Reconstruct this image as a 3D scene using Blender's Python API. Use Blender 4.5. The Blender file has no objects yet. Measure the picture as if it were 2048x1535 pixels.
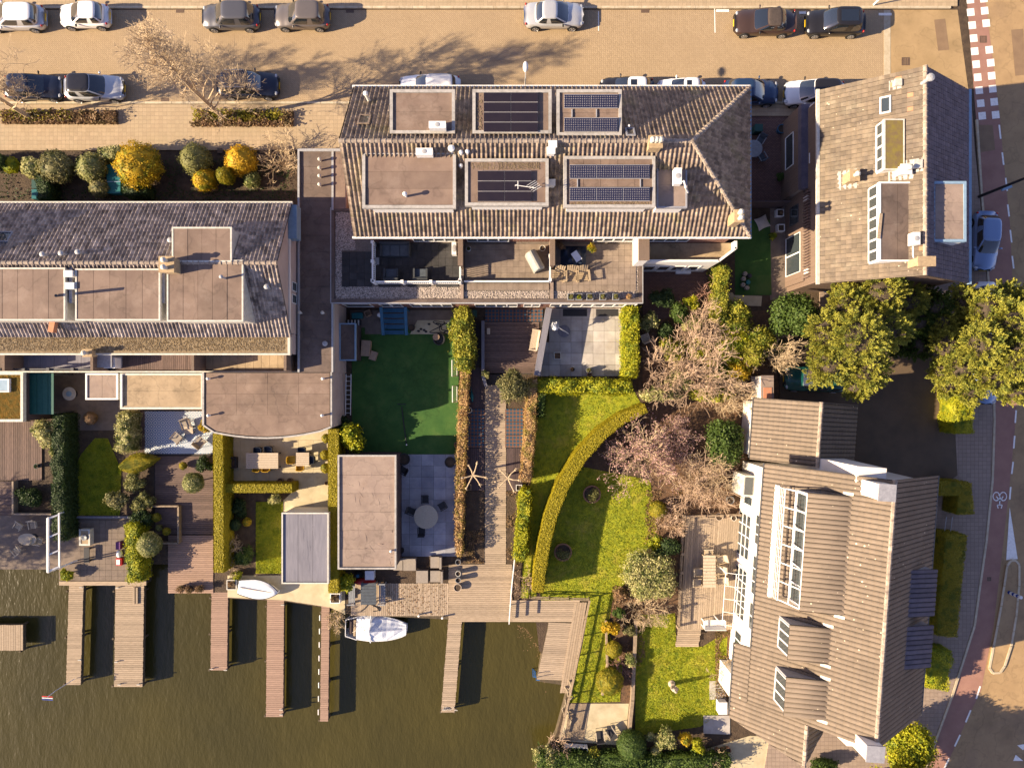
import bpy, math, random
import numpy as np
from mathutils import Vector, Matrix, Quaternion
from mathutils.geometry import tessellate_polygon
R = math.radians
SC = bpy.context.scene
COL = SC.collection
rnd = random.Random(7)
NR = np.random.default_rng(7)

# ---------------- camera, sky, sun, exposure ----------------
CAM_H = 50.0
FPX = 1350.0            # focal length in pixels of the 2048 px wide photograph
cd = bpy.data.cameras.new('camera'); cam = bpy.data.objects.new('camera', cd); COL.objects.link(cam)
cam.location = (0, 0, CAM_H); cam.rotation_euler = (0, 0, 0)
cd.sensor_width = 36.0; cd.lens = FPX / 2048 * 36.0; cd.clip_end = 3000; cd.clip_start = 0.5
SC.camera = cam
SUN_EL = 25.5; SHADOW_AZ = 11.5     # sun low in the west south west, shadows fall to the right and slightly up
wd = bpy.data.worlds.new('World'); SC.world = wd; wd.use_nodes = True
nt = wd.node_tree; bg = nt.nodes['Background']
sky = nt.nodes.new('ShaderNodeTexSky'); sky.sky_type = 'NISHITA'; sky.sun_disc = False
sky.sun_elevation = R(SUN_EL); sky.sun_rotation = math.atan2(-math.cos(R(SHADOW_AZ)), -math.sin(R(SHADOW_AZ)))
sky.air_density = 1.0; sky.dust_density = 0.6; sky.ozone_density = 2.0
tint = nt.nodes.new('ShaderNodeMix'); tint.data_type = 'RGBA'; tint.blend_type = 'MULTIPLY'; tint.inputs[0].default_value = 1.0   # hazy, slightly mauve winter sky
tint.inputs[7].default_value = (1.0, .79, .88, 1); nt.links.new(sky.outputs[0], tint.inputs[6])
nt.links.new(tint.outputs[2], bg.inputs[0]); bg.inputs[1].default_value = 0.085
sd = bpy.data.lights.new('sun', 'SUN'); sun = bpy.data.objects.new('sun', sd); COL.objects.link(sun)
sd.energy = 5.0; sd.angle = R(0.53); sd.color = (1.0, 0.80, 0.55)
ld = Vector((math.cos(R(SUN_EL)) * math.cos(R(SHADOW_AZ)), math.cos(R(SUN_EL)) * math.sin(R(SHADOW_AZ)), -math.sin(R(SUN_EL))))
sun.rotation_euler = ld.to_track_quat('-Z', 'Y').to_euler(); sun.location = (-60, -12, 40)
vs = SC.view_settings; vs.view_transform = 'Standard'; vs.look = 'None'; vs.gamma = 1.0; vs.use_curve_mapping = False
vs.exposure = 1.56
try:
    SC.cycles.max_bounces = 6; SC.cycles.diffuse_bounces = 3; SC.cycles.glossy_bounces = 2
    SC.cycles.transmission_bounces = 4; SC.cycles.transparent_max_bounces = 6
except Exception: pass

# ---------------- placing: a pixel of the photograph and a height give a point of the place ----------------
def P(u, v, z=0.0):
    s = (CAM_H - z) / FPX
    return Vector(((u - 1024) * s, (767.5 - v) * s, z))
def S(z=0.0): return (CAM_H - z) / FPX
def RECT(u0, v0, u1, v1, z=0.0):
    a = P(u0, v1, z); b = P(u1, v0, z); return a.x, a.y, b.x, b.y
def onplane(u, v, p0, n):
    o = Vector((0, 0, CAM_H)); d = P(u, v, 0) - o
    return o + d * ((p0 - o).dot(n) / d.dot(n))

# ---------------- materials ----------------
def c8(r, g, b):
    f = lambda x: ((x / 255 + .055) / 1.055) ** 2.4 if x > 10 else x / 255 / 12.92
    return (f(r), f(g), f(b))
class NG:
    def __init__(s, m): s.t = m.node_tree; s.n = s.t.nodes; s.l = s.t.links
    def new(s, t, **k):
        x = s.n.new(t)
        for a, b in k.items(): setattr(x, a, b)
        return x
    def put(s, sock, val):
        if hasattr(val, 'is_linked') or hasattr(val, 'links'): s.l.new(val, sock)
        else:
            if isinstance(val, (tuple, list)) and len(val) == 3 and sock.type == 'RGBA': val = (*val, 1)
            sock.default_value = val
    def math(s, op, a, b=0.0, c=0.0):
        x = s.new('ShaderNodeMath', operation=op)
        for i, q in enumerate((a, b, c)): s.put(x.inputs[i], q)
        return x.outputs[0]
    def mix(s, f, a, b, mode='MIX'):
        x = s.new('ShaderNodeMix', data_type='RGBA', blend_type=mode)
        s.put(x.inputs[0], f); s.put(x.inputs[6], a); s.put(x.inputs[7], b)
        return x.outputs[2]
    def noise(s, vec, scale, detail=4, rough=.6):
        x = s.new('ShaderNodeTexNoise'); s.put(x.inputs['Vector'], vec)
        x.inputs['Scale'].default_value = scale; x.inputs['Detail'].default_value = detail; x.inputs['Roughness'].default_value = rough
        return x.outputs[0]
    def ramp(s, f, lo, hi):
        x = s.new('ShaderNodeMapRange'); x.clamp = True
        s.put(x.inputs[0], f); x.inputs[1].default_value = lo; x.inputs[2].default_value = hi
        return x.outputs[0]
    def pos(s, scale=None, rot=0.0):
        g = s.new('ShaderNodeNewGeometry').outputs['Position']
        if scale is None: return g
        m = s.new('ShaderNodeMapping'); s.put(m.inputs['Vector'], g); m.inputs['Scale'].default_value = scale
        m.inputs['Rotation'].default_value = (0, 0, rot); return m.outputs[0]
MATS = {}
def base(name):
    m = bpy.data.materials.new(name); m.use_nodes = True; g = NG(m); b = g.n['Principled BSDF']
    MATS[name] = m; return m, g, b
def scal(g, col, f): return g.mix(1.0, col, g.comb(f), 'MULTIPLY')
def greymul(g, col, fac):
    x = g.new('ShaderNodeCombineColor'); 
    for i in range(3): g.put(x.inputs[i], fac)
    return g.mix(1.0, col, x.outputs[0], 'MULTIPLY')
def mat(name, col, col2=None, scale=1.2, rough=.85, stain=0.0, lichen=0.0, bump=0.0, bscale=25.0, var=0.0, isl=0.0, metal=0.0, spec=.3,
        trans=0.0, fine=.10, stretch=None, lo=.35, hi=.68, col3=None, scale3=.4, amt3=.6, coat=0.0):
    m, g, b = base(name)
    p = g.pos(stretch) if stretch else g.pos()
    out = col
    if col2 is not None:
        out = g.mix(g.ramp(g.noise(p, scale), lo, hi), col, col2)
    if col3 is not None:
        out = g.mix(g.math('MULTIPLY', g.ramp(g.noise(g.pos(), scale3, 7, .7), .52, .66), amt3), out, col3)
    if stain:
        rg = g.math('ABSOLUTE', g.math('SUBTRACT', g.noise(g.pos(), .55, 3, .5), .53)); ed = g.math('SUBTRACT', 1.0, g.ramp(rg, .0, .022))
        bl = g.ramp(g.noise(g.pos(), .33, 6, .65), .50, .64); sp_ = g.ramp(g.noise(g.pos(), 3.2, 5, .7), .60, .70)
        out = greymul(g, out, g.math('SUBTRACT', 1.0, g.math('MULTIPLY', stain, g.math('ADD', g.math('ADD', g.math('MULTIPLY', ed, .5), g.math('MULTIPLY', bl, .55)), g.math('MULTIPLY', sp_, .5)))))
    if lichen:
        vo = g.new('ShaderNodeTexVoronoi'); g.put(vo.inputs['Vector'], g.pos()); vo.inputs['Scale'].default_value = 2.6
        sz = g.math('MULTIPLY', g.ramp(g.noise(g.pos(), .35, 4, .6), .42, .66), .16)
        out = g.mix(g.math('MULTIPLY', g.math('LESS_THAN', vo.outputs['Distance'], sz), lichen), out, (.62, .54, .40))
    f = None
    if fine: f = g.math('ADD', 1 - fine, g.math('MULTIPLY', g.noise(p, bscale * .6, 3), 2 * fine))
    if var:
        r = g.new('ShaderNodeObjectInfo').outputs['Random']
        q = g.math('ADD', 1 - var, g.math('MULTIPLY', r, 2 * var)); f = q if f is None else g.math('MULTIPLY', f, q)
    if isl:
        r = g.new('ShaderNodeNewGeometry').outputs['Random Per Island']
        q = g.math('ADD', 1 - isl, g.math('MULTIPLY', r, 2 * isl)); f = q if f is None else g.math('MULTIPLY', f, q)
    if f is not None: out = greymul(g, out, f)
    g.put(b.inputs['Base Color'], out)
    b.inputs['Roughness'].default_value = rough; b.inputs['Metallic'].default_value = metal
    b.inputs['Specular IOR Level'].default_value = spec
    if coat: b.inputs['Coat Weight'].default_value = coat; b.inputs['Coat Roughness'].default_value = .06
    if bump:
        bn = g.new('ShaderNodeBump'); bn.inputs['Strength'].default_value = 1.0; bn.inputs['Distance'].default_value = bump
        g.put(bn.inputs['Height'], g.noise(p, bscale, 5, .65)); g.put(b.inputs['Normal'], bn.outputs[0])
    if trans:
        t = g.new('ShaderNodeBsdfTranslucent'); g.put(t.inputs[0], out)
        x = g.new('ShaderNodeMixShader'); x.inputs[0].default_value = trans
        g.l.new(b.outputs[0], x.inputs[1]); g.l.new(t.outputs[0], x.inputs[2])
        g.l.new(x.outputs[0], g.n['Material Output'].inputs[0])
    return m
def leafmat(name, a, b_, c=None, trans=.3, dark=.5):
    """leaves: colour differs from leaf to leaf and from clump to clump"""
    m, g, b = base(name)
    r = g.new('ShaderNodeNewGeometry').outputs['Random Per Island']
    out = g.mix(r, a, b_)
    if c is not None: out = g.mix(g.ramp(g.noise(g.pos(), 1.6, 3), .48, .62), out, c)
    out = greymul(g, out, g.math('ADD', dark, g.math('MULTIPLY', g.noise(g.pos(), 4.5, 3), 2 * (1 - dark))))
    g.put(b.inputs['Base Color'], out); b.inputs['Roughness'].default_value = .6; b.inputs['Specular IOR Level'].default_value = .25
    t = g.new('ShaderNodeBsdfTranslucent'); g.put(t.inputs[0], out)
    x = g.new('ShaderNodeMixShader'); x.inputs[0].default_value = trans
    g.l.new(b.outputs[0], x.inputs[1]); g.l.new(t.outputs[0], x.inputs[2]); g.l.new(x.outputs[0], g.n['Material Output'].inputs[0])
    return m
def gridmat(name, c1, c2, mortar, w, h, rot=0.0, offset=.5, ms=.015, rough=.9, bump=.01, noise2=None, nscale=.5, mix3=.5, bias=0.0):
    m, g, b = base(name)
    br = g.new('ShaderNodeTexBrick'); br.offset = offset
    g.put(br.inputs['Vector'], g.pos((1, 1, 1), rot))
    g.put(br.inputs['Color1'], c1); g.put(br.inputs['Color2'], c2); g.put(br.inputs['Mortar'], mortar)
    br.inputs['Scale'].default_value = 1.0; br.inputs['Brick Width'].default_value = w; br.inputs['Row Height'].default_value = h
    br.inputs['Mortar Size'].default_value = ms; br.inputs['Bias'].default_value = bias
    out = br.outputs[0]
    if noise2 is not None: out = g.mix(g.math('MULTIPLY', g.ramp(g.noise(g.pos(), nscale, 7, .7), .4, .7), mix3), out, noise2)
    out = greymul(g, out, g.math('ADD', .86, g.math('MULTIPLY', g.noise(g.pos(), 14, 4), .28)))
    g.put(b.inputs['Base Color'], out); b.inputs['Roughness'].default_value = rough; b.inputs['Specular IOR Level'].default_value = .25
    if bump:
        bn = g.new('ShaderNodeBump'); bn.inputs['Distance'].default_value = bump
        g.put(bn.inputs['Height'], g.math('ADD', g.math('SUBTRACT', 1.0, br.outputs[1]), g.math('MULTIPLY', g.noise(g.pos(), 30, 3), .5)))
        g.put(b.inputs['Normal'], bn.outputs[0])
    return m

# ---------------- mesh building ----------------
def clean_poly(pts):
    a = sum(pts[i][0] * pts[(i + 1) % len(pts)][1] - pts[(i + 1) % len(pts)][0] * pts[i][1] for i in range(len(pts)))
    return list(pts) if a > 0 else list(pts)[::-1]
class MB:
    def __init__(s): s.v = []; s.f = []; s.m = []; s.mi = 0
    def add(s, vs, fs):
        o = len(s.v); s.v += [tuple(p) for p in vs]; s.f += [tuple(i + o for i in f) for f in fs]; s.m += [s.mi] * len(fs); return s
    def box(s, x0, y0, z0, x1, y1, z1):
        return s.hexa([(x0, y0, z0), (x1, y0, z0), (x1, y1, z0), (x0, y1, z0)], [(x0, y0, z1), (x1, y0, z1), (x1, y1, z1), (x0, y1, z1)])
    def hexa(s, lo, hi):
        return s.add(list(lo) + list(hi), [(3, 2, 1, 0), (4, 5, 6, 7), (0, 1, 5, 4), (1, 2, 6, 5), (2, 3, 7, 6), (3, 0, 4, 7)])
    def cbox(s, cx, cy, z0, z1, lx, ly, rz=0.0):
        c, q = math.cos(rz), math.sin(rz)
        f = lambda a, b, z: (cx + a * c - b * q, cy + a * q + b * c, z)
        k = [(-lx / 2, -ly / 2), (lx / 2, -ly / 2), (lx / 2, ly / 2), (-lx / 2, ly / 2)]
        return s.hexa([f(a, b, z0) for a, b in k], [f(a, b, z1) for a, b in k])
    def wbox(s, o, ex, n, s0, s1, z0, z1, d0, d1):
        """box on a wall: s along ex, z up, d out along n; o is the wall's foot"""
        f = lambda a, d, z: (o[0] + ex[0] * a + n[0] * d, o[1] + ex[1] * a + n[1] * d, z)
        k = [(s0, d0), (s1, d0), (s1, d1), (s0, d1)]
        return s.hexa([f(a, d, z0) for a, d in k], [f(a, d, z1) for a, d in k])
    def prism(s, poly, z0, z1):
        p = clean_poly([(q[0], q[1]) for q in poly]); n = len(p)
        tr = tessellate_polygon([[Vector((a, b, 0)) for a, b in p]])
        vs = [(a, b, z0) for a, b in p] + [(a, b, z1) for a, b in p]
        fs = []
        for t in tr:
            a, b, c = t
            cr = (p[b][0] - p[a][0]) * (p[c][1] - p[a][1]) - (p[b][1] - p[a][1]) * (p[c][0] - p[a][0])
            if cr < 0: a, c = c, a
            fs.append((a + n, b + n, c + n)); fs.append((c, b, a))
        fs += [(i, (i + 1) % n, (i + 1) % n + n, i + n) for i in range(n)]
        return s.add(vs, fs)
    def sheet(s, poly, z):
        p = clean_poly([(q[0], q[1]) for q in poly])
        fs = []
        for a, b, c in tessellate_polygon([[Vector((x, y, 0)) for x, y in p]]):
            cr = (p[b][0] - p[a][0]) * (p[c][1] - p[a][1]) - (p[b][1] - p[a][1]) * (p[c][0] - p[a][0])
            fs.append((a, b, c) if cr > 0 else (c, b, a))
        return s.add([(x, y, z) for x, y in p], fs)
    def tube(s, pts, rad, n=6, cap=True):
        pts = [Vector(p) for p in pts]; k = len(pts)
        if not hasattr(rad, '__len__'): rad = [rad] * k
        vs = []; ref = None
        for i, p in enumerate(pts):
            d = (pts[min(i + 1, k - 1)] - pts[max(i - 1, 0)])
            d = d.normalized() if d.length > 1e-9 else Vector((0, 0, 1))
            if ref is None: ref = d.orthogonal().normalized()
            a = (ref - d * ref.dot(d)); a = a.normalized() if a.length > 1e-6 else d.orthogonal().normalized(); ref = a
            b = d.cross(a)
            for j in range(n):
                t = 2 * math.pi * j / n; vs.append(p + (a * math.cos(t) + b * math.sin(t)) * rad[i])
        fs = [(i * n + j, i * n + (j + 1) % n, (i + 1) * n + (j + 1) % n, (i + 1) * n + j) for i in range(k - 1) for j in range(n)]
        if cap: fs += [tuple(range(n - 1, -1, -1)), tuple((k - 1) * n + j for j in range(n))]
        return s.add(vs, fs)
    def lathe(s, prof, n=16, c=(0, 0, 0), sx=1.0, sy=1.0):
        vs = [(c[0] + r * sx * math.cos(2 * math.pi * j / n), c[1] + r * sy * math.sin(2 * math.pi * j / n), c[2] + z) for r, z in prof for j in range(n)]
        k = len(prof)
        fs = [(i * n + j, i * n + (j + 1) % n, (i + 1) * n + (j + 1) % n, (i + 1) * n + j) for i in range(k - 1) for j in range(n)]
        if prof[0][0] > 1e-4: fs.append(tuple(range(n - 1, -1, -1)))
        if prof[-1][0] > 1e-4: fs.append(tuple((k - 1) * n + j for j in range(n)))
        return s.add(vs, fs)
    def frame(s, x0, y0, x1, y1, w, z0, z1):
        s.box(x0, y0, z0, x1, y0 + w, z1); s.box(x0, y1 - w, z0, x1, y1, z1)
        s.box(x0, y0 + w, z0, x0 + w, y1 - w, z1); return s.box(x1 - w, y0 + w, z0, x1, y1 - w, z1)
    def ell(s, c, r, n=12, k=8, low=-1.0, noise=0.0):
        prof = []
        for i in range(k + 1):
            a = -math.pi / 2 * abs(low) + (math.pi / 2 + math.pi / 2 * abs(low)) * i / k
            prof.append((max(1e-5, math.cos(a)), math.sin(a)))
        vs = [(c[0] + r[0] * q * math.cos(2 * math.pi * j / n), c[1] + r[1] * q * math.sin(2 * math.pi * j / n), c[2] + r[2] * z) for q, z in prof for j in range(n)]
        if noise: vs = [(x + rnd.uniform(-noise, noise), y + rnd.uniform(-noise, noise), z + rnd.uniform(-noise, noise)) for x, y, z in vs]
        fs = [(i * n + j, i * n + (j + 1) % n, (i + 1) * n + (j + 1) % n, (i + 1) * n + j) for i in range(k) for j in range(n)]
        return s.add(vs, fs)
    def build(s, name, m, parent=None, smooth=False, kind=None):
        off = wloc(parent)
        me = bpy.data.meshes.new(name)
        me.from_pydata([(x - off.x, y - off.y, z - off.z) for x, y, z in s.v], [], s.f)
        for q in (m if isinstance(m, (list, tuple)) else [m]): me.materials.append(MATS[q] if isinstance(q, str) else q)
        if isinstance(m, (list, tuple)): me.polygons.foreach_set('material_index', s.m)
        if smooth: me.polygons.foreach_set('use_smooth', [True] * len(s.f))
        me.update()
        return link(name, me, parent, kind)
def wloc(o):
    v = Vector((0, 0, 0))
    while o is not None: v += o.location; o = o.parent
    return v
def link(name, me, parent=None, kind=None, loc=None):
    o = bpy.data.objects.new(name, me); COL.objects.link(o)
    if parent is not None: o.parent = parent
    if loc is not None: o.location = loc
    if kind: o['kind'] = kind
    return o
def npmesh(name, V, F, m, parent=None, kind=None, smooth=False):
    """V (n,3) and F (k,3|4) arrays in world coordinates"""
    off = wloc(parent); V = np.asarray(V, dtype=np.float32) - np.array(off, dtype=np.float32)
    F = np.asarray(F, dtype=np.int32); k, q = F.shape
    me = bpy.data.meshes.new(name)
    me.vertices.add(len(V)); me.vertices.foreach_set('co', V.ravel())
    me.loops.add(k * q); me.loops.foreach_set('vertex_index', F.ravel())
    me.polygons.add(k); me.polygons.foreach_set('loop_start', np.arange(0, k * q, q, dtype=np.int32))
    try: me.polygons.foreach_set('loop_total', np.full(k, q, dtype=np.int32))
    except Exception: pass
    if smooth: me.polygons.foreach_set('use_smooth', np.ones(k, dtype=bool))
    me.materials.append(MATS[m]); me.update(calc_edges=True); me.validate()
    return link(name, me, parent, kind)
def tag(o, label, cat, group=None):
    o['label'] = label; o['category'] = cat
    if group: o['group'] = group
    return o
def thing(name, label, cat, loc=(0, 0, 0), group=None):
    o = bpy.data.objects.new(name, None); COL.objects.link(o); o.location = loc; o.empty_display_size = .3
    return tag(o, label, cat, group)
def inst(src, parent=None, loc=None, rz=0.0, name=None, scale=None):
    o = src.copy(); COL.objects.link(o)
    if name: o.name = name
    if parent is not None: o.parent = parent
    if loc is not None: o.location = loc
    if rz: o.rotation_euler = (0, 0, rz)
    if scale is not None: o.scale = scale
    return o
def dup(root, loc, rz=0.0, label=None, scale=None):
    """copy of a thing, its parts and their sub-parts"""
    def rec(o, par):
        c = o.copy(); COL.objects.link(c); c.parent = par
        for ch in o.children: rec(ch, c)
        return c
    r = rec(root, None); r.location = loc; r.rotation_euler = (0, 0, rz)
    if label: r['label'] = label
    if scale: r.scale = scale
    return r
def structure(o): o['kind'] = 'structure'; return o
# ---------------- colours of the place ----------------
def A(r, g, b, k=1.0):
    """base colour of a surface that shows r, g, b where the low sun falls on level ground"""
    q = c8(r, g, b); return (min(.8, q[0] / 1.42 * k), min(.8, q[1] / 1.17 * k), min(.8, q[2] / .86 * k))
gridmat('street_brick', A(200, 160, 110), A(186, 148, 101), A(168, 134, 92), .21, .105, R(45), .5, .012, bump=.012, noise2=A(172, 136, 92), nscale=.25, mix3=.55)
gridmat('pavement_tile', A(198, 160, 113), A(184, 148, 104), A(172, 140, 100), .30, .30, 0, 0, .010, bump=.01, noise2=A(180, 150, 105), nscale=.35)
gridmat('gutter_brick', A(205, 166, 120), A(188, 150, 106), A(150, 118, 80), .21, .07, 0, .5, .01, bump=.01)
mat('cast_iron', (.13, .085, .055), (.09, .06, .045), 20, bump=.004, rough=.6)
mat('kerb_concrete', A(214, 184, 138), A(196, 164, 118), 3, bump=.004, var=.10)
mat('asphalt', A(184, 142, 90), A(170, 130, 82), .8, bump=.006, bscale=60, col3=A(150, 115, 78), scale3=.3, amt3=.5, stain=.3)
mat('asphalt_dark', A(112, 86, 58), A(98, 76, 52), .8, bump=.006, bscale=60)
mat('asphalt_red', A(174, 122, 92), A(160, 110, 84), .9, bump=.006, bscale=60, col3=A(150, 100, 74), scale3=.5, amt3=.4)
mat('plateau', A(186, 145, 92), A(170, 132, 82), .7, bump=.005, bscale=60, stain=.25)
mat('asphalt_patch', A(150, 114, 76), A(138, 104, 70), 1.5, bump=.005, bscale=60)
mat('road_paint', (.78, .76, .70), (.6, .58, .52), 6, fine=.15, lo=.45, hi=.8)
mat('soil', (.050, .034, .022), (.085, .058, .036), 2.5, bump=.06, bscale=9, isl=.0)
mat('mulch', (.15, .085, .045), (.07, .045, .028), 5, bump=.05, bscale=14)
mat('dark_paving', A(138, 112, 86), A(118, 96, 74), 2, bump=.004)
gridmat('garden_clinker', A(150, 104, 78), A(128, 90, 70), A(84, 62, 50), .2, .1, 0, .5, .012, bump=.012)
mat('concrete_pale', A(214, 184, 132), A(196, 166, 116), 1.2, bump=.003, col3=A(176, 148, 104), scale3=.7, amt3=.6)
mat('wood_grey', A(190, 156, 116), A(164, 134, 98), 2.5, bump=.004, var=.16, stretch=(1, 9, 1), rough=.85)
mat('wood_grey_v', A(190, 156, 116), A(164, 134, 98), 2.5, bump=.004, var=.16, stretch=(9, 1, 1), rough=.85)
mat('wood_pale', A(186, 152, 112), A(158, 128, 92), 2.5, bump=.004, var=.14, stretch=(1, 9, 1))
mat('wood_pink', A(178, 136, 102), A(158, 120, 90), 2.5, bump=.004, var=.10, stretch=(1, 9, 1))
mat('wood_brown', A(126, 96, 74), A(102, 78, 62), 2.5, bump=.004, var=.20, stretch=(1, 9, 1))
mat('wood_brown_v', A(126, 96, 74), A(102, 78, 62), 2.5, bump=.004, var=.20, stretch=(9, 1, 1))
mat('wood_dark', A(96, 74, 62), A(78, 60, 52), 2.5, bump=.004, var=.18, stretch=(9, 1, 1))
mat('timber', A(170, 138, 100), A(140, 112, 80), 6, bump=.004, var=.1)
mat('quay', (.10, .075, .045), (.05, .04, .025), 4, bump=.02)
mat('turf', (.030, .085, .018), (.05, .115, .024), .9, bump=.012, bscale=60, rough=.95, stain=.3, col3=(.075, .11, .03), scale3=.45, amt3=.5)
mat('lawn', (.31, .32, .018), (.15, .19, .014), 2.6, bump=.035, bscale=22, rough=.95, col3=(.42, .32, .06), scale3=.6, amt3=.6)
leafmat('grass_blade', (.27, .32, .018), (.46, .43, .035), (.18, .24, .016), trans=.35)
mat('stone_tile', A(200, 178, 148), A(172, 150, 124), .9, bump=.003, var=.20, col3=A(190, 160, 120), scale3=.8, amt3=.35)
mat('blue_stone', A(182, 166, 148), A(150, 138, 128), .9, bump=.003, var=.20, col3=A(190, 176, 160), scale3=.7, amt3=.5)
mat('terrace_tile', A(156, 128, 98), A(136, 110, 84), 1.5, bump=.005, bscale=40, var=.10, col3=A(172, 142, 112), scale3=1.2, amt3=.3)
mat('rubber_tile', (.045, .042, .042), (.03, .03, .03), 3, bump=.004, var=.2)

# water: turbid, olive, with small wind ripples
m, g, b = base('lake_water')
w1 = g.noise(g.pos((1.0, .45, 1), R(24)), 1.15, 4, .55)
w2 = g.noise(g.pos((1.0, .35, 1), R(17)), 4.5, 3, .6)
hh = g.math('ADD', w1, g.math('MULTIPLY', w2, .45))
bn = g.new('ShaderNodeBump'); bn.inputs['Distance'].default_value = .055; g.put(bn.inputs['Height'], hh); g.put(b.inputs['Normal'], bn.outputs[0])
g.put(b.inputs['Base Color'], g.mix(g.ramp(g.noise(g.pos(), .12, 3), .35, .65), (.055, .046, .0115), (.043, .037, .010)))
b.inputs['Roughness'].default_value = .2; b.inputs['IOR'].default_value = 1.42; b.inputs['Specular IOR Level'].default_value = .4

# ---------------- land and water ----------------
SHORE = [(-9000, 1135), (118, 1138), (120, 1168), (290, 1168), (292, 1128), (336, 1128), (336, 1184), (424, 1184), (460, 1196),
         (570, 1202), (660, 1216), (700, 1228), (895, 1238), (1022, 1242), (1072, 1242), (1078, 1300), (1138, 1372), (1112, 1470), (1075, 1535), (1020, 1680), (1000, 12000)]
land = [P(u, v) for u, v in SHORE]
far = [(land[-1].x, -330), (420, -330), (420, 330), (-330, 330)]
structure(MB().sheet([(p.x, p.y) for p in land] + [far[1], far[2], far[3]], 0.0).build('ground', 'soil'))
structure(MB().sheet([(-335, -335), (120, -335), (120, 4), (-335, 4)], -.9).build('lake', 'lake_water'))
q = MB()
for a, b_ in zip(land, land[1:]):
    d = (b_ - a); n_ = Vector((-d.y, d.x, 0)).normalized() * .08
    q.hexa([(a.x, a.y, -1.3), (b_.x, b_.y, -1.3), (b_.x + n_.x, b_.y + n_.y, -1.3), (a.x + n_.x, a.y + n_.y, -1.3)],
           [(a.x, a.y, -.006), (b_.x, b_.y, -.006), (b_.x + n_.x, b_.y + n_.y, -.006), (a.x + n_.x, a.y + n_.y, -.006)])
structure(q.build('quay_wall', 'quay'))

def flat(name, m, px, z=.008, kind='structure', parent=None):
    o = MB().sheet([P(u, v) for u, v in px], z).build(name, m, parent)
    if kind: o['kind'] = kind
    return o
def slabz(name, m, px, z, z0=-.02, kind='structure', parent=None):
    o = MB().prism([P(u, v, z) for u, v in px], z0, z).build(name, m, parent)
    if kind: o['kind'] = kind
    return o
street = flat('street', 'street_brick', [(-6000, 20), (1772, 20), (1772, 205), (-6000, 205)], .008)
pav_n = slabz('pavement', 'pavement_tile', [(-6000, -2500), (1900, -2500), (1915, 12), (-6000, 12)], .10)
pav_s = slabz('pavement', 'pavement_tile', [(-6000, 209), (1772, 209), (1772, 232), (1500, 232), (1500, 300), (-6000, 300)], .10)
plateau = flat('road_junction', 'plateau', [(1772, 20), (1915, 20), (1940, 205), (1772, 205)], .010)
sill = slabz('threshold_band', 'kerb_concrete', [(1768, 20), (1781, 20), (1781, 205), (1768, 205)], .022, .0)
carriage = flat('carriageway', 'asphalt', [(1930, -2500), (9000, -2500), (9000, 9000), (1500, 9000), (1840, 1700), (1895, 1520), (1935, 1430), (1960, 1380), (1985, 1250), (2005, 1080), (2020, 940), (2030, 830), (2029, 700), (2018, 450), (2003, 300), (1998, 240), (1965, -20)], .008)
cycle = flat('cycle_path', 'asphalt_red', [(1932, -2500), (1968, -2500), (1968, -20), (2000, 240), (2005, 300), (2020, 450), (2031, 700), (2032, 830), (2022, 940), (2007, 1080), (1987, 1250), (1962, 1380), (1937, 1430), (1897, 1520), (1842, 1700), (1780, 1700), (1850, 1535), (1905, 1385), (1948, 1250), (1972, 1080), (1984, 960), (1988, 840), (1986, 760), (1976, 560), (1962, 380), (1952, 240), (1932, -20)], .014)
gridmat('pavement_dark', A(172, 140, 108), A(160, 130, 100), A(140, 112, 86), .30, .30, 0, 0, .010, bump=.01, noise2=A(150, 120, 92), nscale=.35)
pav_e = slabz('pavement', 'pavement_dark', [(1640, 192), (1935, 192), (1943, 205), (1950, 300), (1960, 400), (1974, 560), (1984, 760), (1986, 840), (1982, 960), (1970, 1080), (1946, 1250), (1903, 1385), (1848, 1535), (1778, 1700), (1500, 1700), (1640, 900)], .10)
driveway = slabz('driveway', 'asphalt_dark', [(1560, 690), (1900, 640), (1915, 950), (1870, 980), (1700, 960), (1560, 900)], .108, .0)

# kerb stones, one by one
def kerb(parent, pts, z=.125, w=.16, L=1.0):
    me = None
    for a, b_ in zip(pts, pts[1:]):
        a = P(*a); b_ = P(*b_); d = b_ - a; n = max(1, int(round(d.length / L))); st = d / n; rz = math.atan2(d.y, d.x)
        for i in range(n):
            c = a + st * (i + .5)
            if abs(c.x) > 42 or abs(c.y) > 32: continue
            if me is None:
                o = MB().cbox(0, 0, 0, 1, .985 * L, w).build('kerb_stone', 'kerb_concrete', None); me = o
                o.parent = parent
            else: o = inst(me, parent)
            o.location = (c.x, c.y, .0); o.rotation_euler = (0, 0, rz); o.scale = (st.length / L, 1, z + rnd.uniform(-.006, .006))
kerb(pav_n, [(-60, 16), (1900, 16)])
kerb(pav_s, [(-60, 206.5), (1640, 206.5)])
kerb(pav_e, [(1952, 240), (1961, 380), (1975, 560), (1985, 760), (1987, 840), (1983, 960), (1971, 1080), (1947, 1250), (1904, 1385), (1849, 1535)], .13)
for par, px in ((plateau, [(1800, 150), (1850, 148), (1852, 176), (1801, 178)]), (plateau, [(1868, 40), (1890, 38), (1898, 100), (1876, 102)]), (carriage, [(2022, 60), (2046, 58), (2050, 150), (2030, 152)]), (cycle, [(1953, 250), (1985, 250), (1990, 300), (1958, 305)]), (street, [(980, 96), (1050, 96), (1050, 122), (980, 122)]), (street, [(300, 60), (345, 60), (345, 82), (300, 82)])):
    MB().sheet([P(*q_) for q_ in px], .016 if par != cycle else .018).build('repair_patch', 'asphalt_patch' if par != street else 'gutter_brick', par)
for u in (360, 700, 1290): MB().box(*RECT(u - 8, 19, u + 8, 26)[:2], .0, *RECT(u - 8, 19, u + 8, 26)[2:], .02).build('street_gully', 'cast_iron', street)
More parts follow.
